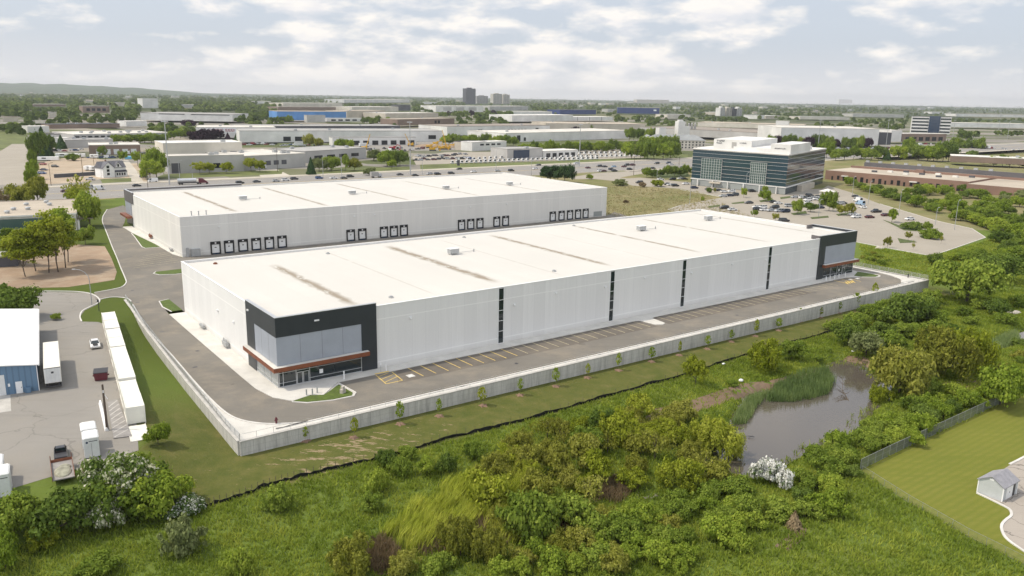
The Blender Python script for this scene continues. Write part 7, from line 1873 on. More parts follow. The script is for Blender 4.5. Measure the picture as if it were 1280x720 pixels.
# ------------------------------------------------------------------ the glass office
a = GZ(863.5, 231); b = GZ(981, 243.5); c_ = GZ(1028, 229)
L1v, L2v = (b - a).length, (c_ - b).length
go = thing('glass_office', 'five-storey dark glass office with white bands and a white rooftop block', 'office building', b, 0)
ua = (a - b).normalized(); ub = (c_ - b).normalized()
Hg = 14.6
top_px = 190.5
Hg = 0.965 * (243.5 - 193.0) / ppm(b)
def gp(u, v, z): return ua * u + ub * v + Vector((0, 0, z))
def gbox(u0, u1, v0, v1, z0, z1, mt, nm, par=go):
    mb = MB(); vs = [gp(u0, v0, z0), gp(u1, v0, z0), gp(u1, v1, z0), gp(u0, v1, z0), gp(u0, v0, z1), gp(u1, v0, z1), gp(u1, v1, z1), gp(u0, v1, z1)]
    # ua x ub is left-handed here, so wind the faces the other way
    mb.add(vs, [(0, 1, 2, 3), (4, 7, 6, 5), (0, 4, 5, 1), (1, 5, 6, 2), (2, 6, 7, 3), (3, 7, 4, 0)])
    return mb.build(nm, mt, par)
gbox(0, L1v, 0, L2v, 0, Hg, 'glass_office', 'glass_wall')
gbox(-0.3, L1v + 0.3, -0.3, L2v + 0.3, Hg + 0.003, Hg + 0.5, 'roof_white', 'roof')
g1 = Hg * 0.185
nfl = 4
for k in range(nfl + 1):
    z = g1 + (Hg - g1) * k / nfl
    z = min(z, Hg - 0.25)
    th_ = 0.7 if k == 0 else 0.2
    gbox(-0.35, L1v + 0.35, -0.35, -0.02, z - th_ / 2, z + th_ / 2, 'wall_grey' if k else 'wall_white', 'floor_band'); gbox(-0.35, -0.02, -0.02, L2v + 0.35, z - th_ / 2, z + th_ / 2, 'wall_grey' if k else 'wall_white', 'floor_band')
    if 0 < k < nfl + 1:
        zz_ = z - (Hg - g1) / nfl * 0.42
        gbox(-0.18, L1v + 0.18, -0.18, -0.02, zz_ - 0.06, zz_ + 0.06, 'alu', 'sill_band'); gbox(-0.18, -0.02, -0.02, L2v + 0.18, zz_ - 0.06, zz_ + 0.06, 'alu', 'sill_band')
for u0, u1 in ((0.20, 0.36), (0.665, 0.89)):
    gw = gbox(L1v * u0, L1v * u1, -0.5, -0.37, g1 + 0.5, Hg * 0.77, 'glass_green', 'curtain_wall')
    for k in range(9):
        uu = L1v * (u0 + (u1 - u0) * k / 8); gbox(uu - 0.08, uu + 0.08, -0.58, -0.502, g1 + 0.5, Hg * 0.77, 'wall_white', 'mullion', gw)
    for k in range(9):
        zz_ = g1 + 0.6 + (Hg * 0.77 - g1 - 0.7) * k / 8; gbox(L1v * u0, L1v * u1, -0.56, -0.502, zz_ - 0.06, zz_ + 0.06, 'alu', 'transom', gw)
for k in range(6):
    gbox(L1v * (k + .5) / 6 - .3, L1v * (k + .5) / 6 + .3, -1.4, -0.8, 0, g1, 'wall_white', 'column')
gbox(-0.06, L1v * 0.99, -0.08, -0.02, 0.2, g1 - 0.6, 'glass_pale', 'ground_glazing')
gbox(L1v * 0.66, L1v * 0.78, -2.6, -0.1, 2.6, 3.4, 'wall_beige', 'entrance_canopy')
gbox(-3.2, -0.1, L2v * 0.28, L2v * 0.62, 0, g1 - 0.6, 'wall_beige', 'side_annex')
pnt = gbox(L1v * 0.06, L1v * 0.60, L2v * 0.08, L2v * 0.75, Hg + 0.5, Hg + 2.6, 'wall_white', 'penthouse')
gbox(L1v * 0.42, L1v * 0.83, L2v * 0.1, L2v * 0.7, Hg + 0.5, Hg + 6.4, 'wall_white', 'penthouse')
gbox(L1v * 0.005, L1v * 0.20, L2v * 0.05, L2v * 0.55, Hg + 0.5, Hg + 5.6, 'wall_white', 'penthouse')
gbox(L1v * 0.58, L1v * 0.63, L2v * 0.1 - 0.12, L2v * 0.1 - 0.01, Hg + 1.6, Hg + 5.0, 'roof_grey', 'louvre')
# three signs on the rooftop block, unreadable at this distance: lines of small dark letter shapes
def tiny_text(u0, v, z, lens, hgt, mt='wall_dark', seed=1):
    r_ = random.Random(seed); mb = MB(); u = u0
    for n in lens:
        for k in range(n):
            w = hgt * r_.choice((0.45, 0.6, 0.7))
            for (a0, a1, z0, z1) in r_.choice((((0, .3, 0, 1), (.3, 1, 0, .25)), ((0, .25, 0, .7), (.7, 1, 0, .7), (.25, .7, .5, .7)), ((0, 1, .7, 1), (.35, .65, 0, .7)), ((0, .3, 0, 1), (.3, 1, .75, 1), (.3, .8, .4, .6)))):
                vs = [gp(u - w * a0, v, z + hgt * z0), gp(u - w * a1, v, z + hgt * z0), gp(u - w * a1, v, z + hgt * z1), gp(u - w * a0, v, z + hgt * z1)]
                vs += [p + ub * 0.1 for p in vs]
                mb.add(vs, [(0, 1, 2, 3), (7, 6, 5, 4), (4, 5, 1, 0), (3, 2, 6, 7), (0, 3, 7, 4), (1, 5, 6, 2)])
            u -= w * 1.15
        u -= hgt * 0.5
    mb.build('sign_lettering', mt, go)
tiny_text(L1v * 0.795, L2v * 0.1 - 0.14, Hg + 4.9, (2, 6), 1.0, seed=4); tiny_text(L1v * 0.80, L2v * 0.1 - 0.14, Hg + 3.7, (8,), 0.7, seed=5)
tiny_text(L1v * 0.545, L2v * 0.1 - 0.14, Hg + 4.4, (2, 7), 0.7, seed=6)
tiny_text(L1v * 0.16, L2v * 0.05 - 0.14, Hg + 2.9, (8, 2, 3), 0.75, seed=7)
BRECT.append((860, 1030, 174, 244))
pav = thing('gate_pavilion', 'small white pavilion with pyramid roof in the car park by the hedge', 'pavilion', GZ(1036, 247), YAW)
MB().box(0, 6, 0, 6, 0, 3).build('wall', 'wall_cream', pav); MB().add([(-.6, -.6, 3), (6.6, -.6, 3), (6.6, 6.6, 3), (-.6, 6.6, 3), (3, 3, 4.6)], [(0, 1, 4), (1, 2, 4), (2, 3, 4), (3, 0, 4), (3, 2, 1, 0)]).build('roof', 'roof_white', pav)
MB().box(6.6, 11, 1, 5, 0, 2.3).build('bin_store', 'wall_brown', pav); MB().box(6.5, 11.1, 0.9, 5.1, 2.3, 2.5).build('bin_store_roof', 'roof_pale', pav)

# ------------------------------------------------------------------ the long brick building
a = GZ(1031, 224); b = GZ(1210, 240)
bk = thing('brick_building', 'long low brown brick building with flat roof and small doors at the right', 'building', a, math.atan2((b - a).y, (b - a).x))
L = (b - a).length; h = 6.2
mb = MB().box(0, L, 0, 60, 0, h).box(L + 0.01, L + 70, -4, 70, 0, 5.2)
mb.build('wall', 'wall_brick', bk)
rf = MB().box(0.4, L - .4, 0.4, 59.6, h, h + 0.08).box(L + .4, L + 69.6, -3.6, 69.6, 5.2, 5.3)
rf.build('roof', 'roof_tan', bk)
MB().box(-.2, L + 70.2, 60.0, 62.0, 0, h + 3.0).build('back_wall', 'roof_dark', bk)
MB().box(0, L + 60, 38, 38.4, h + 0.08, h + 1.6).box(L * 0.5, L * 0.5 + 5, 36, 38, h + .08, h + 2.4).build('roof_upstand', 'wall_brick', bk)
for k in range(22):
    u = 0.05 + 0.92 * k / 21
    z0, z1 = ((0.0, 2.6), (0.6, 3.2), (0.0, 3.4))[k % 3]
    MB().box(L * u, L * u + (1.2, 1.6, 2.0)[k % 3], -0.12, -0.01, z0, z1).build('door' if z0 == 0 else 'window', 'window_dark', bk)
for u in (0.13, 0.62):
    MB().box(L * u, L * u + 4.5, -1.5, -0.02, 3.0, 3.6).build('awning', 'wall_white', bk)
for k in range(9):
    MB().box(-1.5, 1.5, -1, 1, 0, 1.2).build('roof_unit', 'roof_white' if k % 2 else 'wall_dark', bk, (L * (0.3 + 0.075 * k), 14 + 9 * (k % 3), h + 0.08))
for k in range(10): MB().box(-1.2, 1.2, -.8, .8, 0, 1.3).build('roof_unit', 'pole_steel', bk, (L * (0.02 + 0.1 * k), 61, h + 3.0))
BRECT.append((1025, 1290, 200, 240))
MB_ = None

# ------------------------------------------------------------------ vans, trucks, machines
def box_truck(p, rz, label, L=9.0, cab='white', body='trailer_white', group=None, name='box_truck'):
    key = (name, L, cab, body)
    if key in PROTO: return dup(PROTO[key], p, rz, None, label, group)
    t_ = thing(name, label, 'truck', p, rz, group)
    MB().bbox(-L / 2, L / 2 - 2.4, -1.25, 1.25, 1.0, 3.7, 0.05).build('cargo_box', body, t_)
    MB().loft([[(L / 2 - 2.2, -1.1, 0.6), (L / 2, -1.1, 0.6), (L / 2, 1.1, 0.6), (L / 2 - 2.2, 1.1, 0.6)], [(L / 2 - 2.2, -1.1, 1.6), (L / 2, -1.1, 1.5), (L / 2, 1.1, 1.5), (L / 2 - 2.2, 1.1, 1.6)], [(L / 2 - 2.2, -1.0, 2.6), (L / 2 - 0.7, -1.0, 2.6), (L / 2 - 0.7, 1.0, 2.6), (L / 2 - 2.2, 1.0, 2.6)]]).build('cab', 'paint ' + cab, t_)
    MB().box(L / 2 - 0.62, L / 2 - 0.2, -0.9, 0.9, 1.75, 2.3).build('windscreen', 'glass_dark', t_)
    for x in (-L / 2 + 1.6, L / 2 - 1.3):
        for y in (-1.0, 1.0): MB().tube((x, y - 0.15, 0.48), (x, y + 0.15, 0.48), 0.48, n=10).build('wheel', 'rubber', t_)
    PROTO[key] = kids(t_)
    return t_
box_truck(GZ(470, 222, 0.06), YAW, 'small grey box truck on the main road left of centre', 7.5, 'silver', 'roof_grey')
# tanker behind the far warehouse
tk = thing('tanker_truck', 'silver tank truck with a dark red cab on the main road', 'truck', GZ(248, 230, 0.06), YAW - 0.15)
MB().tube((-11, 0, 2.3), (-1, 0, 2.3), 1.15, n=14).build('tank', 'alu', tk)
MB().loft([[(0.3, -1.2, .7), (5.5, -1.2, .7), (5.5, 1.2, .7), (.3, 1.2, .7)], [(0.3, -1.2, 2.2), (4.0, -1.2, 2.0), (4.0, 1.2, 2.0), (.3, 1.2, 2.2)], [(0.3, -1.1, 3.3), (2.4, -1.1, 3.2), (2.4, 1.1, 3.2), (.3, 1.1, 3.3)]]).build('cab', 'maroon', tk)
MB().box(-11, 5, -.5, .5, .7, 1.1).build('chassis', 'dark_steel', tk)
for x in (-10, -8.7, -0.3, 1.0, 4.6):
    for y in (-1.0, 1.0): MB().tube((x, y - .15, .5), (x, y + .15, .5), .5, n=10).build('wheel', 'rubber', tk)
# rows of white vans and trucks at the dealership
k_ = 0
for (x0, x1, y0, y1, n, kd) in ((565, 700, 204.5, 199.5, 24, 'van'), (585, 640, 200.5, 197.5, 9, 'van'), (698, 745, 201, 199, 9, 'van'), (702, 800, 197.5, 195.5, 17, 'van'), (705, 775, 193.5, 192, 12, 'van')):
    for i in range(n):
        u = i / (n - 1)
        vehicle('white_van', kd, 'white', GZ(x0 + (x1 - x0) * u, y0 + (y1 - y0) * u, 0.04), YAW + 1.2, ['white van in the front row of the dealership', 'white van in the second row beside the dealership hall', 'white van in the short row right of the drive of the dealership', 'white van in the right-hand rows of the dealership', 'white van in the back row under the trees at the dealership'][k_], ['white vans in the front row of the dealership', 'white vans beside the dealership hall', 'white vans right of the dealership drive', 'white vans in the right-hand rows', 'white vans in the back row under the trees'][k_])
    k_ += 1
for i, (px, py) in enumerate(((716, 191), (727, 190), (738, 189.5), (749, 189), (760, 188.5), (771, 188.5), (792, 194.5), (801, 194))):
    box_truck(GZ(px, py, 0.04), 0.15 + YAW * 0.3, f'{nth(i + 1)} large white box truck from the left behind the dealership vans', 11.0, group='large white trucks behind the vans')
vehicle('parked_car', 'van', 'blue', GZ(587, 199.5, 0.04), 0.1, 'dark blue van among the white vans left of the dealership hall')
yr = random.Random(21)
for i in range(26):
    px = 521 + (i % 13) * 5.0 + yr.uniform(-1.5, 1.5); py = 200.5 - (i // 13) * 4.5 + yr.uniform(-0.8, 0.8) - (i % 13) * 0.2
    vehicle('parked_car', yr.choice(['sedan', 'sports utility', 'pickup']), yr.choice(['dark grey', 'silver', 'black', 'white', 'dark red']), GZ(px, py, 0.04), yr.uniform(0.3, 0.9), 'car in the packed yard left of the dealership vans', 'cars packed left of the dealership vans')
for i in range(24):
    px = 404 + i * 5.4 + yr.uniform(-1.5, 1.5); py = 187.5 + yr.uniform(-2.2, 1.6)
    vehicle('parked_car', yr.choice(['pickup', 'sports utility', 'van']), yr.choice(['dark grey', 'silver', 'black', 'white', 'dark red', 'tan']), GZ(px, py, 0.04), yr.uniform(0, 3), 'vehicle parked in the machine yard below the long white warehouse', 'vehicles in the machine yard')
for (x0, y0, x1, y1, n_, lb) in ((112, 198, 178, 197, 9, 'vehicle parked in front of the brown loading building'), (300, 181, 350, 181, 9, 'vehicle parked among the conifers of the truck depot'), (352, 182, 412, 183, 10, 'vehicle parked by the black loading doors of the long warehouse'), (565, 174, 640, 173, 9, 'vehicle in the yard below the white long warehouse'), (1040, 187, 1125, 186, 12, 'vehicle in the street behind the glass office trees'), (1128, 181, 1185, 181, 8, 'vehicle in front of the low brown stores'), (1195, 184, 1280, 188, 12, 'vehicle in the yards at the right edge beyond the brick building'), (250, 211, 300, 209, 6, 'vehicle parked at the wall of the stepped grey building'), (60, 190, 110, 187, 7, 'vehicle in the yards above the long white camper'), (880, 190, 955, 181, 6, 'vehicle on the lot behind the glass office')):
    for i in range(n_):
        u = (i + yr.uniform(-.3, .3)) / n_
        vehicle('parked_car', yr.choice(['sedan', 'sports utility', 'van', 'pickup']), yr.choice(['white', 'white', 'black', 'dark grey', 'silver', 'red', 'blue']), GZ(x0 + (x1 - x0) * u, y0 + (y1 - y0) * u + yr.uniform(-.7, .7), 0.04), yr.uniform(0.2, 1.2), lb, lb.replace('vehicle', 'vehicles'))
for i, (px, py) in enumerate(((375, 183), (455, 183.5), (610, 173.5), (660, 171), (700, 171), (250, 176), (130, 186), (1150, 182.5), (1235, 186), (980, 183), (300, 212.5), (335, 211))):
    box_truck(GZ(px, py, 0.04), 0.3 + 0.5 * (i % 3), 'white box truck standing in the industrial yards beyond the main road', 11.0, group='box trucks in the far yards')
# yellow cranes and excavators, red loader
def crane(px, py, top, lean, label, boom=True, col='crane_yellow', cat='crane', name='crane'):
    M('crane_yellow', (0.58, 0.33, 0.02), 0.5, 0.08, 1); M('machine_red', (0.34, 0.02, 0.03), 0.5, 0.08, 1)
    p = GZ(px, py); o = thing(name, label, cat, p, 0.0)
    MB().box(-3.2, 3.2, -1.4, -0.7, 0, 1.1).box(-3.2, 3.2, 0.7, 1.4, 0, 1.1).build('crawler_track', 'dark_steel', o)
    MB().bbox(-3.4, 2.2, -1.3, 1.3, 1.2, 3.0, 0.15).build('engine_body', col, o)
    cb_ = MB().bbox(0.8, 2.6, -1.5, -0.2, 1.3, 3.9, 0.1).build('cab', col, o)
    MB().box(2.61, 2.66, -1.3, -0.4, 2.3, 3.7).build('cab_window', 'glass_dark', cb_)
    h = (py - top) / ppm(p)
    if boom:
        x1 = lean * h
        MB().tube((1.5 if lean > 0 else -1.5, 0.3, 2.6), (x1, 0.3, h), 0.55, 0.3, 6).build('boom', col, o)
    else:
        MB().path([(2.0, 0.3, 2.2), (4.5, 0.3, 5.2), (7.5, 0.3, 3.8)], [0.45, 0.4, 0.3], 6).path([(7.5, 0.3, 3.8), (6.8, 0.3, 1.2)], [0.3, 0.25], 6).box(6.0, 7.4, -0.4, 1.0, 0.2, 1.3).build('arm', col, o)
crane(456, 187, 167.5, 0.36, 'yellow crane with its boom leaning right, in front of the long white warehouse')
crane(514, 183, 167.5, -0.5, 'thin-boomed yellow crane leaning left near the middle of the machine yard', name='small_crane')
crane(560, 187, 163, -0.30, 'yellow crane at the right end of the machine yard, boom leaning left')
for i, (px, py) in enumerate(((545, 181), (552, 187), (537, 185), (566, 184), (541, 188.5))):
    crane(px, py, py - 5, 0, f'{nth(i + 1)} yellow excavator of the group at the right of the machine yard', False, cat='excavator', name='excavator')
crane(491, 187.5, 181, 0, 'red loader in the middle of the machine yard', False, 'machine_red', 'loader', 'loader')
mo = MB().dome(0, 0, 0, 18, 9, 3.4, 16, 4).dome(14, 3, 0, 12, 7, 2.4, 12, 4).build('soil_heap', 'dirt', None, GZ(540, 184)); tag(mo, 'brown soil heap among the yellow machines', 'heap')
# trailers and campers of the brown yard
for i, (px, py, L_, lb) in enumerate(((84, 196.5, 16, 'long white camper trailer by the side street conifers'), (61, 201, 14, 'white boat-like covered trailer behind the red parked car'), (118, 198, 6, 'small white camper right of the long camper'), (103, 197, 4.5, 'small white caravan between the two white campers'), (143, 193, 6, 'white cube truck in front of the brown loading building, leftmost of three'), (151, 193, 6, 'white cube truck in front of the brown loading building, middle of three'), (163, 193, 6.5, 'white cube truck in front of the brown loading building, rightmost of three'), (110, 213, 5, 'white-topped trailer behind the dark low wall, left one'), (101, 213.5, 4.5, 'white-topped trailer behind the dark low wall, right one'))):
    if px == 101: px = 116
    t_ = thing('camper_trailer' if i < 4 else 'cube_truck' if i < 7 else 'utility_trailer', lb, 'trailer' if i != 4 and i != 5 and i != 6 else 'truck', GZ(px, py), 0.25 if i < 4 else 1.3)
    MB().bbox(-L_ / 2, L_ / 2, -1.25, 1.25, 0.7, 3.1, 0.18).build('body', 'white_sheet', t_)
    MB().box(-L_ * .3, -L_ * .1, -1.29, -1.252, 1.6, 2.4).build('window', 'window_dark', t_)
    for x in (-0.6, 0.6): MB().tube((x, -1.1, .38), (x, 1.1, .38), .38, n=10).build('wheel_pair', 'rubber', t_)
q = GZ(155, 196); ct_ = thing('tarpaulin_stack', 'blue tarpaulin-covered stack by the brown loading building', 'stack', GZ(162, 199), 0.2)
MB().bbox(-3, 3, -1.5, 1.5, 0, 2.4, 0.5).build('tarpaulin', M('tarp_blue', (0.10, 0.35, 0.52), 0.6, 0.1, 1), ct_); MB().box(-3.1, 3.1, -1.6, 1.6, 0, .3).build('pallet', 'plank', ct_)
bbd = thing('billboard', 'pale billboard on a post at the top of the side street', 'billboard', GZ(51, 160), 0.2)
MB().box(-6, 6, -.2, .2, 6.0, 10.2).build('panel', 'wall_cream', bbd); MB().cyl(0, 0.5, 0, 6.2, .5, 8).build('post', 'dark_steel', bbd)
py_ = thing('pylon_sign', 'black pylon sign in front of the white dealership vans', 'sign', GZ(573, 207), YAW); MB().box(-1.1, 1.1, -.3, .3, 0, 6.5).build('panel', 'wall_dark', py_); MB().box(-1.0, 1.0, -.33, -.302, 4.2, 6.2).build('sign_face', 'white_trim', py_)

# ------------------------------------------------------------------ poles and masts
def mast(px, py, top, label, group, head=True, mt='pole_steel', r=0.28, arm=0.0):
    p = G(px, py); h = (py - top) / ppm(p) / math.cos(math.atan2(CH, p.length)) 
    o = thing('light_mast' if head else 'street_pole', label, 'light pole', p, YAW, group)
    MB().tube((0, 0, 0), (0, 0, h), r, r * 0.6, 8).build('shaft', mt, o)
    if head: MB().box(-1.8, 1.8, -.35, .35, h - .1, h + .35).box(-.35, .35, -1.6, 1.6, h - .12, h + .33).build('lamp_head', 'alu', o)
    elif arm: MB().tube((0, 0, h), (arm, 0, h + .5), r * .5, r * .4, 6).box(arm - .2, arm + .9, -.2, .2, h + .4, h + .6).build('lamp_arm', mt, o)
HM = [(212, 231, 154, 'tallest light mast left of centre, behind the far warehouse roof'), (513, 219, 154.5, 'tall light mast in front of the machine yard'), (724, 208, 157, 'tall light mast at the right end of the dealership vans'), (1022, 190, 151, 'tall light mast behind the glass office, left of three'), (1107, 186, 151, 'tall light mast left of the striped office'), (1190, 178, 151, 'tall light mast right of the striped office'), (1247, 170, 143, 'light mast far right, second from the edge'), (1259, 174, 153, 'light mast far right, nearest the edge'), (384, 131, 112, 'slim mast on the far woods left of centre'), (423, 131, 114, 'second slim mast on the far woods left of centre')]
for px, py, tp, lb in HM: mast(px, py, tp, lb, 'tall light masts', r=0.38)
SP = [(64, 232, 205, 'dark pole at the corner of the side street', 'wood_pole'), (104, 222, 192, 'dark pole behind the dark low wall, left of the farmhouse', 'wood_pole'), (119, 220, 196, 'dark pole just left of the white farmhouse', 'wood_pole'), (178, 223, 192, 'pale pole right of the farmhouse driveway', 'pole_steel'), (185, 235, 212, 'brown pole at the back edge of the far warehouse', 'wood_pole'), (225, 228, 202, 'pale pole in front of the stepped grey building, left', 'pole_steel'), (241, 227, 208, 'short pale pole in front of the stepped grey building', 'pole_steel'), (347, 215, 184.5, 'dark pole in front of the low cream building', 'wood_pole'), (404, 222.5, 197, 'pale pole right of the blue spruce', 'pole_steel'), (427, 222.5, 190, 'pale tall pole by the bright round tree', 'pole_steel'), (528, 219, 194, 'grey pole at the left end of the dealership grass', 'pole_steel'), (620, 214, 188, 'grey pole in front of the dark blue glass front', 'pole_steel'), (664, 222, 199, 'grey pole by the dark pines behind the roof', 'pole_steel'), (706, 199, 187, 'grey pole among the dealership trucks', 'pole_steel'), (792, 219, 178, 'brown-grey pole on the near side of the main road, right of the masts', 'wood_pole'), (848, 218, 196, 'brown-grey pole left of the glass office', 'wood_pole')]
for px, py, tp, lb, mt in SP: mast(px, py, tp, lb, 'poles along the main road', False, mt, 0.16, 1.2)
CPK = [(862, 255, 228, 'white pole at the edge of the dry field'), (821, 226, 213.5, 'pole by the dark hedge left of the glass office'), (1023, 271, 251, 'dark lamp post on the island in the middle of the car park'), (1065, 246, 222, 'lamp post at the back left of the car park hedge'), (1085, 256, 228, 'lamp post behind the row of white and blue vans'), (1123, 270, 239, 'lamp post between the vans and the far end of the car park'), (1169, 281, 261, 'short lamp post at the back right of the car park'), (1193, 287, 252, 'tall lamp post at the far right end of the car park'), (893, 241, 222, 'lamp post left of the glass office entrance'), (932, 239, 217, 'lamp post in front of the pale curtain wall'), (985, 240, 221, 'lamp post at the corner of the glass office')]
for px, py, tp, lb in CPK: mast(px, py, tp, lb, 'lamp posts of the car park', False, 'pole_steel', 0.14, 1.0)

# ------------------------------------------------------------------ trees beyond the site
def far_tree(px, py, wpx, hpx, kind, leaf, label, cat='tree', group=None, name=None):
    p = G(px, py); q = ppm(p)
    r = wpx / 2 / q; dep = math.atan2(CH - p.z, math.hypot(p.x, p.y))
    h = max(1.0 * r, hpx / q - r * math.sin(dep) * 0.6)
    return tree(name or ('conifer_tree' if kind == 'conifer' else 'shrub' if cat == 'shrub' else 'street_tree'), label, cat, p, r, h, kind, leaf, group)
for i, (px, py, w, hh) in enumerate(((32, 346, 30, 62), (45, 339, 30, 60), (61, 341, 30, 78), (73, 340, 32, 84), (82, 335, 30, 76), (85, 328, 28, 66), (22, 332, 24, 46))):
    far_tree(px, py, w * 1.35, hh, 'birch', 'leaf_bright' if i % 3 == 1 else 'leaf_yellow', ['nearest left birch', 'second birch from the left', 'third birch from the left', 'tallest middle birch', 'right-hand birch', 'rearmost right birch', 'small rear left birch'][i] + ' of the grove on the bare dirt', 'tree', 'birch grove on the bare dirt', 'birch_tree')
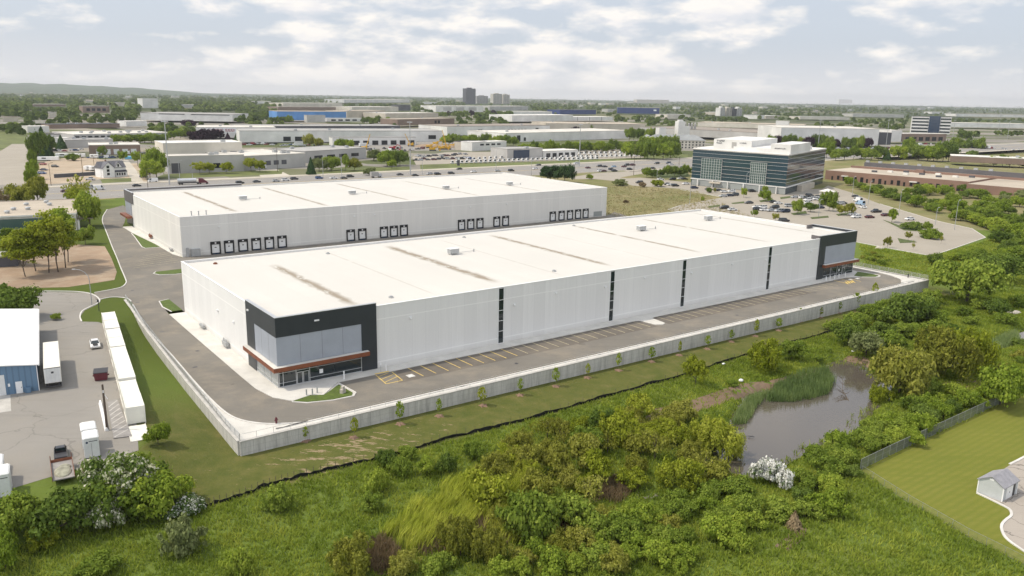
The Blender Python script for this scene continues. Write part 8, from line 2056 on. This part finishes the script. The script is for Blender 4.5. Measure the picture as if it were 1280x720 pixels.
SINGLES = [
 (107, 306, 24, 24, 'bushy', 'leaf_mid', 'round clipped dark bush at the corner of the low office'), (113, 284, 34, 44, 'bushy', 'leaf_bright', 'bright green tree right of the low office roof'), (96, 262, 30, 26, 'airy', 'leaf_yellow', 'light green tree at the office corner behind the birches'),
 (103, 252, 46, 34, 'sparse', 'leaf_olive', 'half-bare spreading tree by the main road behind the low office'), (30, 262, 34, 34, 'airy', 'leaf_olive', 'olive tree at left behind the low office, nearest of three'), (48, 258, 30, 36, 'airy', 'leaf_olive', 'olive tree at left behind the low office, middle of three'), (18, 258, 26, 26, 'airy', 'leaf_olive', 'olive tree at left behind the low office, leftmost of three'), (4, 262, 18, 28, 'sparse', 'leaf_brown', 'brown bare tree at the left edge by the main road'),
 (12, 312, 14, 12, 'shrub', 'leaf_bright', 'small bright shrub at the left edge below the low office'), (10, 297, 18, 14, 'shrub', 'leaf_mid', 'green shrub at the left edge under the dark glass band'),
 (196, 222, 30, 36, 'bushy', 'leaf_mid', 'large green tree left of the stepped grey building'), (188, 224, 28, 26, 'bushy', 'leaf_bright', 'bright tree in front of the large green one by the farmhouse drive'), (172, 207, 16, 18, 'airy', 'leaf_bright', 'pale green tree behind the white farmhouse'), (154, 202, 12, 14, 'airy', 'leaf_bright', 'small pale tree by the blue tarpaulin'), (128, 197, 10, 14, 'airy', 'leaf_mid', 'small green tree in front of the brown loading building'), (91, 201, 16, 10, 'shrub', 'leaf_dark', 'dark shrub in front of the long white camper'),
 (77, 186, 14, 17, 'conifer', 'leaf_conifer', 'dark blue-green conifer beside the small white shed'), (55, 196, 24, 36, 'conifer', 'leaf_conifer', 'tall dark conifer in the side street hedge'), (48, 200, 22, 34, 'bushy', 'leaf_dark', 'dark tree left of the tall conifer in the side street hedge'), (62, 192, 16, 24, 'bushy', 'leaf_dark', 'dark tree right of the tall conifer in the side street hedge'),
 (42, 200, 10, 26, 'bushy', 'leaf_mid', 'green hedge tree along the side street, farthest'), (42, 212, 12, 24, 'bushy', 'leaf_mid', 'green hedge tree along the side street, middle one'), (42, 224, 14, 24, 'bushy', 'leaf_bright', 'green hedge tree along the side street, third'), (40, 234, 14, 24, 'bushy', 'leaf_bright', 'bright hedge tree at the main road end of the side street'),
 (250, 218, 18, 16, 'airy', 'leaf_yellow', 'light green tree in front of the stepped building, leftmost'), (262, 217, 16, 15, 'airy', 'leaf_yellow', 'light green tree in front of the stepped building, second'), (283, 217, 15, 14, 'airy', 'leaf_yellow', 'light green tree in front of the stepped building, third'), (314, 215, 18, 18, 'airy', 'leaf_yellow', 'light green tree left of the cream building drive, larger'), (325, 215, 16, 16, 'airy', 'leaf_yellow', 'light green tree left of the cream building drive, smaller'),
 (389, 218, 13, 21, 'conifer', 'leaf_conifer', 'blue spruce beside the entrance canopy'), (399, 214, 18, 16, 'bushy', 'leaf_greygreen', 'grey-green tree right of the blue spruce'), (414, 213, 22, 18, 'bushy', 'leaf_mid', 'wide green tree right of the grey-green one'), (432, 214, 13, 20, 'airy', 'leaf_mid', 'slim pale tree below the bright round pair'), (443, 213, 18, 15, 'bushy', 'leaf_olive', 'olive tree below the bright round pair'),
 (425, 191, 14, 17, 'bushy', 'leaf_bright', 'bright round tree in the machine yard, left of a pair'), (436, 191, 16, 17, 'bushy', 'leaf_bright', 'bright round tree in the machine yard, right of a pair'), (462, 219, 16, 10, 'shrub', 'leaf_greygreen', 'pale grey-green bush at the roadside, left of the grey truck'),
 (467, 201, 20, 14, 'bushy', 'leaf_greygreen', 'grey-brown bush in front of the machine yard'), (484, 208, 26, 20, 'bushy', 'leaf_mid', 'green tree in front of the machine yard, left of the dark one'), (500, 207, 20, 20, 'bushy', 'leaf_dark', 'dark green tree left of the tall mast by the machine yard'), (490, 211, 12, 12, 'airy', 'leaf_bright', 'small bright tree by the machine yard roadside'),
 (249, 181, 30, 19, 'bushy', 'leaf_purple', 'largest dark purple tree left of the truck depot'), (237, 160, 17, 10, 'bushy', 'leaf_purple', 'purple tree behind the largest dark purple one'), (268, 177, 18, 16, 'bushy', 'leaf_purple', 'dark purple tree in front of the red lettering'), (285, 177, 10, 11, 'conifer', 'leaf_purple', 'purple cone-shaped tree right of the red lettering'),
 (387, 184, 16, 16, 'bushy', 'leaf_olive', 'olive tree left of the black loading doors'), (399, 185, 12, 12, 'bushy', 'leaf_olive', 'smaller olive tree left of the black loading doors'),
 (688, 226, 26, 20, 'bushy', 'leaf_conifer', 'dark round pine behind the far warehouse roof, left of two'), (706, 228, 24, 23, 'bushy', 'leaf_conifer', 'dark round pine behind the far warehouse roof, right of two'),
 (737, 224, 8, 7, 'shrub', 'leaf_mid', 'round green bush at the edge of the dry field'), (775, 232, 18, 9, 'shrub', 'leaf_greygreen', 'pale grey-green bush in the dry field'), (803, 234, 10, 7, 'shrub', 'leaf_brown', 'brown bush at the car park edge of the dry field'), (822, 233, 16, 9, 'shrub', 'leaf_yellow', 'yellow-green bush at the car park edge of the dry field'), (782, 254, 6, 5, 'shrub', 'leaf_brown', 'small dark dead shrub in the dry field'), (878, 251, 5, 6, 'shrub', 'leaf_bright', 'tiny bright shrub in the dry field near the white pole'),
 (886, 241, 8, 7, 'shrub', 'leaf_dark', 'small round dark tree by the office drive'), (893, 241, 5, 6, 'airy', 'leaf_olive', 'tiny olive tree by the office drive'), (898, 232, 12, 9, 'bushy', 'leaf_olive', 'olive tree in front of the office entrance'), (929.5, 247, 9, 13, 'airy', 'leaf_bright', 'small bright tree in the car park in front of the office'), (957, 252, 14, 15, 'bushy', 'leaf_bright', 'bright round tree on a car park island, nearest the office corner'), (956, 242, 9, 10, 'airy', 'leaf_mid', 'small tree at the office wall behind the bright round one'), (996, 268, 17, 19, 'bushy', 'leaf_mid', 'green tree on a car park island left of the middle lamp post'), (1013, 265, 15, 12, 'bushy', 'leaf_dark', 'low dark tree beside the middle lamp post of the car park'), (1036, 264, 18, 26, 'bushy', 'leaf_mid', 'tallest tree inside the car park'), (1052, 269, 14, 14, 'airy', 'leaf_olive', 'olive tree in the car park, left of a pair'), (1061, 269, 13, 15, 'airy', 'leaf_olive', 'brownish tree in the car park, right of a pair'),
 (943, 272, 9, 10, 'airy', 'leaf_mid', 'small tree just behind the near warehouse roof, left one'), (969, 276, 9, 10, 'airy', 'leaf_olive', 'small tree just behind the near warehouse roof, right one'),
 (1114.6, 278, 15, 17, 'airy', 'leaf_bright', 'bright tree on the long car park island, left end'), (1141, 287, 22, 9, 'shrub', 'leaf_dark', 'low dark hedge bush on the long car park island'), (1159, 289, 11, 12, 'bushy', 'leaf_mid', 'small tree at the right of the long car park island'), (1109, 310, 9, 14, 'airy', 'leaf_olive', 'small reddish tree at the near edge of the car park, left'), (1135, 301, 8, 12, 'airy', 'leaf_olive', 'small tree with reddish leaves in the open car park'), (1141, 313, 5, 13, 'sparse', 'leaf_olive', 'thin young tree at the near edge of the car park'), (1176, 305, 5, 13, 'sparse', 'leaf_olive', 'thin young tree right of the mounded bush in the car park'), (1162, 298, 26, 8, 'shrub', 'leaf_mid', 'mounded clipped bush on its own car park island'),
]
for (px, py, w, hh, kd, lf, lb) in SINGLES: far_tree(px, py, w, hh, kd, lf, lb, 'shrub' if kd == 'shrub' else 'tree')
def row(pts, wpx, hpx, kinds, label, group, jit=1.5):
    for i, (px, py) in enumerate(pts):
        kd, lf = kinds[(i * 5 + 1) % len(kinds)]
        far_tree(px + rnd.uniform(-jit, jit), py + rnd.uniform(-jit * .4, jit * .4), wpx * rnd.uniform(0.8, 1.25), hpx * rnd.uniform(0.8, 1.2), kd, lf, label, 'tree', group)
BB = [('bushy', 'leaf_mid'), ('bushy', 'leaf_bright'), ('bushy', 'leaf_mid'), ('bushy', 'leaf_dark')]
BD_ = [('bushy', 'leaf_dark'), ('bushy', 'leaf_mid'), ('bushy', 'leaf_dark')]
row([(296, 177), (304, 177), (314, 177), (322, 177), (331, 177), (340, 177), (346, 177)], 10, 9, [('conifer', 'leaf_conifer')], 'dark conifer in the row in front of the truck depot', 'conifers in front of the truck depot', 0.5)
row([(146, 179), (154, 179), (163, 179), (172, 178), (182, 178), (190, 178), (198, 179), (204, 178)], 16, 11, BB, 'green tree in the clump behind the brown loading building', 'trees behind the brown loading building')
row([(218, 173), (226, 173), (232, 172)], 14, 10, BB, 'green tree between the vent-lined warehouse and the purple trees', 'trees left of the purple trees')
row([(558 + 7.5 * i, 181 + 0.15 * i) for i in range(12)], 13, 13, BB, 'green tree in the row between the cranes and the white long warehouse', 'trees below the white long warehouse')
row([(655 + 8 * i, 192 - 0.15 * i) for i in range(20)], 14, 14, BB, 'green tree in the row behind the dealership', 'trees behind the dealership')
row([(790, 198), (799, 199), (808, 199), (818, 199), (828, 199), (838, 198), (846, 197), (805, 190), (815, 188), (826, 192), (836, 192)], 20, 20, BB, 'large green tree left of the glass office, below the hotel', 'large trees below the hotel')
row([(683 + 7 * i, 165.5) for i in range(12)], 9, 10, [('bushy', 'leaf_dark'), ('bushy', 'leaf_mid'), ('bushy', 'leaf_purple'), ('bushy', 'leaf_olive')], 'tree in the dark row below the beige-roofed warehouse', 'dark row below the beige-roofed warehouse')
row([(785, 175), (793, 175), (801, 176), (809, 177), (818, 174)], 13, 15, BD_, 'dark green tree left of the hotel', 'dark trees left of the hotel')
row([(808, 222), (816, 222), (825, 221), (834, 221), (843, 220.5), (851, 220), (858, 219)], 12, 12, BD_, 'dark bush in the hedge left of the glass office drive', 'hedge left of the glass office', 0.8)
row([(965 + 9 * i, 184 + 0.3 * i) for i in range(14)], 13, 15, [('bushy', 'leaf_dark'), ('bushy', 'leaf_mid'), ('bushy', 'leaf_purple'), ('bushy', 'leaf_dark')], 'tree in the row behind the glass office', 'trees behind the glass office')
row([(1034, 197), (1044, 200), (1055, 200), (1066, 199), (1077, 198), (1088, 200), (1098, 200)], 17, 17, BB, 'round tree between the glass office and the brick building', 'trees behind the left end of the brick building')
row([(1108, 199)], 11, 13, [('conifer', 'leaf_conifer')], 'dark cone-shaped conifer behind the brick building', 'conifers behind the brick building')
row([(1124, 199), (1134, 199), (1147, 200), (1158, 201), (1168, 202), (1178, 202), (1185, 202)], 22, 22, BB, 'large tree behind the brick building, below the striped office', 'large trees below the striped office')
row([(1196, 188), (1206, 176), (1212, 188), (1222, 189), (1214, 200), (1204, 189), (1242, 208), (1252, 208), (1263, 209), (1228, 205), (1274, 210)], 15, 14, BD_, 'tree around the white flat roof at right', 'trees around the white flat roof')
row([(345 + 6 * i, 154) for i in range(4)] + [(455 + 6 * i, 155) for i in range(6)], 9, 9, BD_, 'dark tree around the foot of the blue warehouse', 'trees around the blue warehouse', 1)
row([(547 + 7 * i, 146.5) for i in range(14)], 8, 7, BD_ + [('bushy', 'leaf_purple')], 'dark tree in the row above the white long warehouse', 'dark row above the white long warehouse', 1)

# scattered roofs among the far trees: the largest ones each a thing
hr2 = random.Random(5)
for i in range(170):
    a = hr2.uniform(10, 1270) if i < 40 else hr2.uniform(420, 1275); d_ = hr2.uniform(8, 26) if i % 3 else hr2.uniform(5, 10)
    b = 118.5 + (a - 640) * 0.0178 + d_
    if any(x0 - 6 < a < x1 + 6 and y0 - 3 < b < y1 + 6 for x0, x1, y0, y1 in BRECT): continue
    p = GZ(a, b); big = i % 2 == 0
    w, dp, h = (hr2.uniform(40, 110), hr2.uniform(30, 60), hr2.uniform(8, 11)) if big else (hr2.uniform(14, 26), 10, 6)
    o = thing('distant_warehouse' if big else 'distant_house', 'pale low warehouse roof among the far woods' if big else 'small house roof among the far woods', 'warehouse' if big else 'house', p, YAW + hr2.choice((0, PI / 2)) * 0 + hr2.uniform(-.2, .2), 'far warehouses among the woods' if big else 'far houses among the woods')
    MB().box(-w / 2, w / 2, -dp / 2, dp / 2, 0, h).build('wall', hr2.choice(['wall_white', 'wall_cream', 'wall_grey', 'wall_beige']), o)
    if big: MB().box(-w / 2 - .4, w / 2 + .4, -dp / 2 - .4, dp / 2 + .4, h + .002, h + .6).build('roof', hr2.choice(['roof_white', 'roof_pale', 'roof_grey', 'roof_white']), o)
    else: MB().add([(-w / 2 - 1, -dp / 2 - 1, h), (w / 2 + 1, -dp / 2 - 1, h), (w / 2 + 1, dp / 2 + 1, h), (-w / 2 - 1, dp / 2 + 1, h), (-w / 2, 0, h + 3.5), (w / 2, 0, h + 3.5)], [(0, 1, 5, 4), (2, 3, 4, 5), (0, 4, 3), (1, 2, 5), (3, 2, 1, 0)]).build('roof', hr2.choice(['roof_dark', 'roof_brown', 'roof_grey']), o)
    BRECT.append((a - 4, a + 4, b - 2, b))

# ------------------------------------------------------------------ woods far off: crowns by the thousand, one object
def far_woods(name, label, n, ymin, ymax, cards, hr, seed, dens):
    g = np.random.default_rng(seed)
    P = []
    while len(P) < n:
        # even over the picture's rows rather than over the ground
        py = g.uniform(ymin, ymax, 4000); px = g.uniform(-140, 1420, 4000)
        for a, b in zip(px, py):
            hz = 118.5 + (a - 640) * 0.0178
            if b < hz + 1.6: continue
            if g.uniform() > dens(a, b - hz): continue
            p = GZ(a, b)
            r = g.uniform(*hr); q = ppm(p)
            s, t = ST(p)
            if 285 < t < 372 or (-30 < s < 35 and t < 690): continue
            bad = False
            for x0, x1, y0, y1 in BRECT:
                if x0 - r * q < a < x1 + r * q and y0 < b < y1 + r * 2.0 * q * 0.95: bad = True; break
            if bad: continue
            P.append((p.x, p.y, r))
            if len(P) >= n: break
    P = np.array(P)
    m_ = len(P)
    c = np.repeat(P, cards, 0); k = len(c)
    d = rdir(k, -0.2); rr = c[:, 2]
    ht = np.repeat(g.uniform(1.3, 2.1, m_), cards) * rr
    cen = np.stack([c[:, 0] + d[:, 0] * rr * 0.75, c[:, 1] + d[:, 1] * rr * 0.75, ht * (0.5 + 0.42 * d[:, 2])], 1)
    tone = np.repeat(g.normal(0.45, 0.2, m_), cards)
    lv = np.clip(tone + g.normal(0, 0.12, k), 0, 1)
    sz = rr * g.uniform(0.32, 0.6, k)
    me = quads_mesh(name, cen, d + rdir(k) * 0.5 + np.array([0, 0, 0.4]), rdir(k), sz, sz, lv)
    me.materials.append(MATS['leaf_woods'])
    o = bpy.data.objects.new(name, me); COL.objects.link(o); o['kind'] = 'stuff'; o['label'] = label; o['category'] = 'woods'
leaf_mat('leaf_woods', (0.075, 0.112, 0.028), (0.145, 0.195, 0.046), (0.240, 0.285, 0.085), 0.35)
far_woods('far_woods', 'distant woods and tree belts covering the plain up to the skyline', 6500, 119, 140, 26, (5, 9), 9, lambda a, d: 1.0 if d < 14 else 0.75)
def dmid(a, d):
    if a < 330 and 12 < d < 40: return 0.9
    if d > 62: return 0.0
    return 0.55 if d < 30 else 0.26
far_woods('tree_belts', 'green tree belts between the distant industrial buildings', 3300, 128, 172, 60, (3.5, 6.5), 12, dmid)
SKY_K, WORLD_S, EXPO, HAZE = 0.10, 1.0, 0.10, 0.00005
# ------------------------------------------------------------------ light, sky, air
SUN_EL, SUN_AZ = R(56), R(-95)      # azimuth measured from +Y towards +X: the sun stands to the left
sdv = Vector((math.sin(SUN_AZ) * math.cos(SUN_EL), math.cos(SUN_AZ) * math.cos(SUN_EL), math.sin(SUN_EL)))
sl = bpy.data.lights.new('sun', 'SUN'); so = bpy.data.objects.new('sun', sl); COL.objects.link(so)
sl.energy = 2.8; sl.angle = R(2.0); sl.color = (1.0, 0.90, 0.74)
so.rotation_euler = sdv.to_track_quat('Z', 'Y').to_euler()
wd = bpy.data.worlds.new('World'); sc.world = wd; wd.use_nodes = True
nt = wd.node_tree; bg = nt.nodes['Background']
sky = node(nt, 'ShaderNodeTexSky'); sky.sky_type = 'NISHITA'; sky.sun_disc = False
sky.sun_elevation = SUN_EL; sky.sun_rotation = SUN_AZ; sky.altitude = 150; sky.air_density = 1.0; sky.dust_density = 2.5; sky.ozone_density = 1.0
g = node(nt, 'ShaderNodeTexCoord').outputs['Generated']
nv = node(nt, 'ShaderNodeVectorMath', operation='NORMALIZE'); nt.links.new(g, nv.inputs[0])
sx = node(nt, 'ShaderNodeSeparateXYZ'); nt.links.new(nv.outputs[0], sx.inputs[0])
zz = mathn(nt, 'ADD', mathn(nt, 'MAXIMUM', sx.outputs[2], 0.0), 0.075)
cu = mathn(nt, 'DIVIDE', sx.outputs[0], zz); cv = mathn(nt, 'DIVIDE', sx.outputs[1], zz)
cb = node(nt, 'ShaderNodeCombineXYZ'); nt.links.new(mathn(nt, 'MULTIPLY', sx.outputs[0], 7.5), cb.inputs[0]); nt.links.new(mathn(nt, 'MULTIPLY', sx.outputs[1], 7.5), cb.inputs[1]); nt.links.new(mathn(nt, 'MULTIPLY', sx.outputs[2], 21.0), cb.inputs[2])
def cl(scale, det, rgh, off):
    mp = node(nt, 'ShaderNodeMapping'); mp.inputs['Location'].default_value = off
    nt.links.new(cb.outputs[0], mp.inputs['Vector'])
    return noise(nt, scale, det, rgh, mp.outputs[0])
c1 = cl(1.75, 8, 0.55, (2.3, 0.6, 1.0)); c2 = cl(1.75, 8, 0.55, (2.3 - 0.08, 0.6, 1.0 + 0.20))
cov = cl(0.30, 3, 0.5, (1.0, 0.0, 5.0))
cm = mathn(nt, 'ADD', c1, mathn(nt, 'MULTIPLY', mathn(nt, 'SUBTRACT', cov, 0.5), 0.55))
mask = mathn(nt, 'MINIMUM', mathn(nt, 'MAXIMUM', mathn(nt, 'MULTIPLY', mathn(nt, 'SUBTRACT', cm, 0.455), 5.5), 0.0), 1.0)
# cloud thickness towards the sun gives a lit side and a grey base
lit = mathn(nt, 'ADD', mathn(nt, 'MULTIPLY', mathn(nt, 'SUBTRACT', c1, c2), 5.0), 0.5)
lit = mathn(nt, 'MINIMUM', mathn(nt, 'MAXIMUM', lit, 0.0), 1.0)
ccol = mixc(nt, lit, (0.86, 0.845, 0.86), (1.04, 0.985, 0.92))
hz = mathn(nt, 'POWER', mathn(nt, 'SUBTRACT', 1.0, mathn(nt, 'MINIMUM', mathn(nt, 'MAXIMUM', mathn(nt, 'MULTIPLY', sx.outputs[2], 15.0), 0.0), 1.0)), 1.6)
# the hazy gaps between the clouds: real sky, whitened by thin high cloud
skm = node(nt, 'ShaderNodeMix', data_type='RGBA', blend_type='MULTIPLY'); skm.inputs[0].default_value = 1.0
nt.links.new(sky.outputs[0], skm.inputs[6]); skm.inputs[7].default_value = (SKY_K, SKY_K, SKY_K, 1)
gap = mixc(nt, 0.72, skm.outputs[2], (0.70, 0.755, 0.85))
colr = mixc(nt, mathn(nt, 'MULTIPLY', mask, 0.85), gap, ccol)
colr = mixc(nt, mathn(nt, 'MULTIPLY', hz, 0.85), colr, (0.90, 0.875, 0.86))
# gain added to unseen sky behind the camera and sunward, brightening shaded front walls
dt = node(nt, 'ShaderNodeVectorMath', operation='DOT_PRODUCT'); nt.links.new(nv.outputs[0], dt.inputs[0])
gl_ = Vector((-0.55, -0.75, 0.55)).normalized(); dt.inputs[1].default_value = gl_
sky_fill = mathn(nt, 'MAXIMUM', dt.outputs['Value'], 0.0)
gain = mathn(nt, 'ADD', 1.0, mathn(nt, 'MULTIPLY', sky_fill, 0.75))
bs = node(nt, 'ShaderNodeVectorMath', operation='SCALE'); nt.links.new(colr, bs.inputs[0]); nt.links.new(gain, bs.inputs['Scale'])
nt.links.new(bs.outputs[0], bg.inputs['Color'])
bg.inputs['Strength'].default_value = WORLD_S

if HAZE:
    hb = MB().box(-15500, 15500, -450, 16500, -9.0, 160)
    hm, hnt, hbsdf = new_mat('haze')
    hnt.nodes.remove(hbsdf)
    pv = node(hnt, 'ShaderNodeVolumePrincipled')
    pv.inputs['Color'].default_value = (0.86, 0.90, 0.95, 1)
    pv.inputs['Density'].default_value = HAZE
    pv.inputs['Anisotropy'].default_value = 0.2
    hnt.links.new(pv.outputs[0], hnt.nodes['Material Output'].inputs['Volume'])
    MATS['haze'] = hm
    ho = hb.build('haze', 'haze'); ho['kind'] = 'stuff'

sc.view_settings.view_transform = 'Standard'; sc.view_settings.look = 'None'; sc.view_settings.gamma = 1.0
sc.view_settings.use_curve_mapping = False
sc.view_settings.exposure = EXPO
cy = sc.cycles
cy.use_denoising = True
try: cy.denoiser = 'OPENIMAGEDENOISE'
except Exception: pass
cy.max_bounces = 5; cy.diffuse_bounces = 2; cy.glossy_bounces = 2; cy.transmission_bounces = 3; cy.transparent_max_bounces = 8; cy.volume_bounces = 0
cy.sample_clamp_indirect = 6.0
cy.use_adaptive_sampling = True; cy.adaptive_threshold = 0.02
